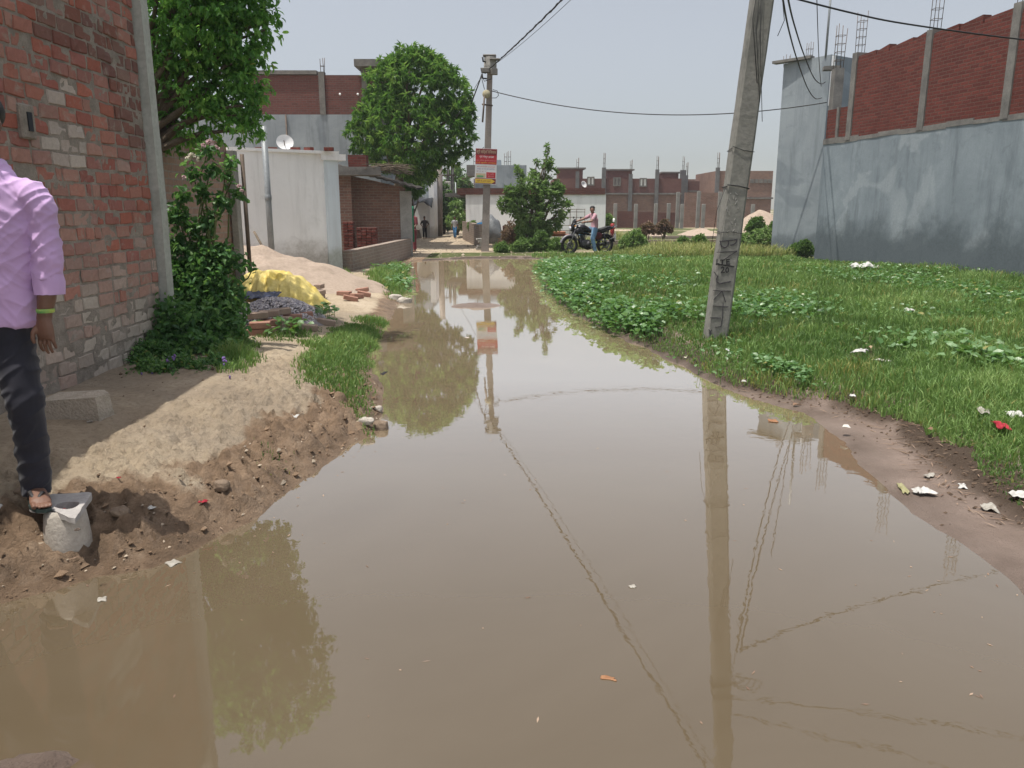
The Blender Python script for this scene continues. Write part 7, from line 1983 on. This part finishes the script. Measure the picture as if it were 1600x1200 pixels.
a = rng.random(n) * 6.283; P = np.stack([x, y, ground_h(x, y)[0] + .004], 1); D = np.stack([np.cos(a), np.sin(a), rng.uniform(-.02, .15, n)], 1)
o = leaf_mesh('straw', P, D, np.tile(np.array([[0, 0, 1.]]), (n, 1)), rng.uniform(.015, .06, n), rng.uniform(.002, .006, n), rng.random(n), LM['dry'], fold=0, droop=.05); tag(o, 'bits of straw and twig on the near left bank', 'straw', kind='stuff')

# specks of chaff and leaf bits afloat on the puddle
n = 420
y = 2.2 + rng.random(n) ** 1.4 * 18; xl, xr = shore_left_x(y), shore_right_x(y); e = rng.random(n); e = np.where(rng.random(n) < .6, np.where(rng.random(n) < .5, e * .12, 1 - e * .12), e)
x = xl + (xr - xl) * e; g = ground_h(x, y)[0]; k = g < -.01; x, y = x[k], y[k]; n = len(x)
a = rng.random(n) * 6.283; P = np.stack([x, y, np.full(n, .0015)], 1); D = np.stack([np.cos(a), np.sin(a), np.zeros(n)], 1)
o = leaf_mesh('floating_bits', P, D, np.tile(np.array([[0, 0, 1.]]), (n, 1)), rng.uniform(.008, .035, n), rng.uniform(.003, .009, n), rng.random(n), LM['dry'], fold=.02, droop=0); tag(o, 'tiny bits of straw and leaf floating on the muddy puddle', 'straw', kind='stuff')

# shreds of litter trodden into the mud and lying about the field
n = 420
x = rng.uniform(1.0, 12, n); y = 2.8 + rng.random(n) ** 1.4 * 20; g, dd_, lf = ground_h(x, y); wid = .42 * (1 - sstep(5.2, 7.5, y))
k = (~lf) & (dd_ > .04) & (x < .8 * y + 1) & (grey_side(x, y) < -.1) & (rng.random(n) < np.where(dd_ < wid + .5, 1, .4)); x, y, g = x[k], y[k], g[k]; n = len(x)
a = rng.random(n) * 6.283; P = np.stack([x, y, g + np.where(rng.random(n) < .5, .01, .06)], 1); D = unit(np.stack([np.cos(a), np.sin(a), rng.uniform(-.2, .5, n)], 1))
LM['shred'] = tintmat('litter_shred', .6, .1, 20)
o = leaf_mesh('litter_shreds', P, D, unit(rand_dirs(n) * .5 + np.array([0, 0, 1.])), rng.uniform(.015, .05, n) * (1 + y * .06), rng.uniform(.012, .035, n) * (1 + y * .06), rng.uniform(.12, .6, n), LM['shred'], fold=.3, droop=.2, kind6=True)
cl = np.array([(.55, .54, .5), (.42, .38, .31), (.3, .22, .14), (.5, .5, .53), (.22, .14, .09)])[rng.integers(0, 5, n)]
o.data.attributes['tint'].data.foreach_set('color', np.repeat(np.concatenate([cl, np.ones((n, 1))], 1), 7, 0).astype(np.float32).ravel())
tag(o, 'small shreds of paper, plastic and dead leaf scattered over the right shore and field', 'litter', kind='stuff')

# ------------------------------------------------------------------ hazy air
hz = MB(); hz.box((0, 90, 9.5), (420, 340, 21.5))
hzm = bpy.data.materials.new('haze'); hzm.use_nodes = True
hn, hl = hzm.node_tree.nodes, hzm.node_tree.links
hn.remove(hn['Principled BSDF'])
pv = hn.new('ShaderNodeVolumePrincipled'); pv.inputs['Color'].default_value = (.86, .9, .95, 1); pv.inputs['Density'].default_value = .0006
hl.new(pv.outputs[0], hn['Material Output'].inputs['Volume'])
ho = hz.build('haze', hzm, uv=False); ho['kind'] = 'stuff'
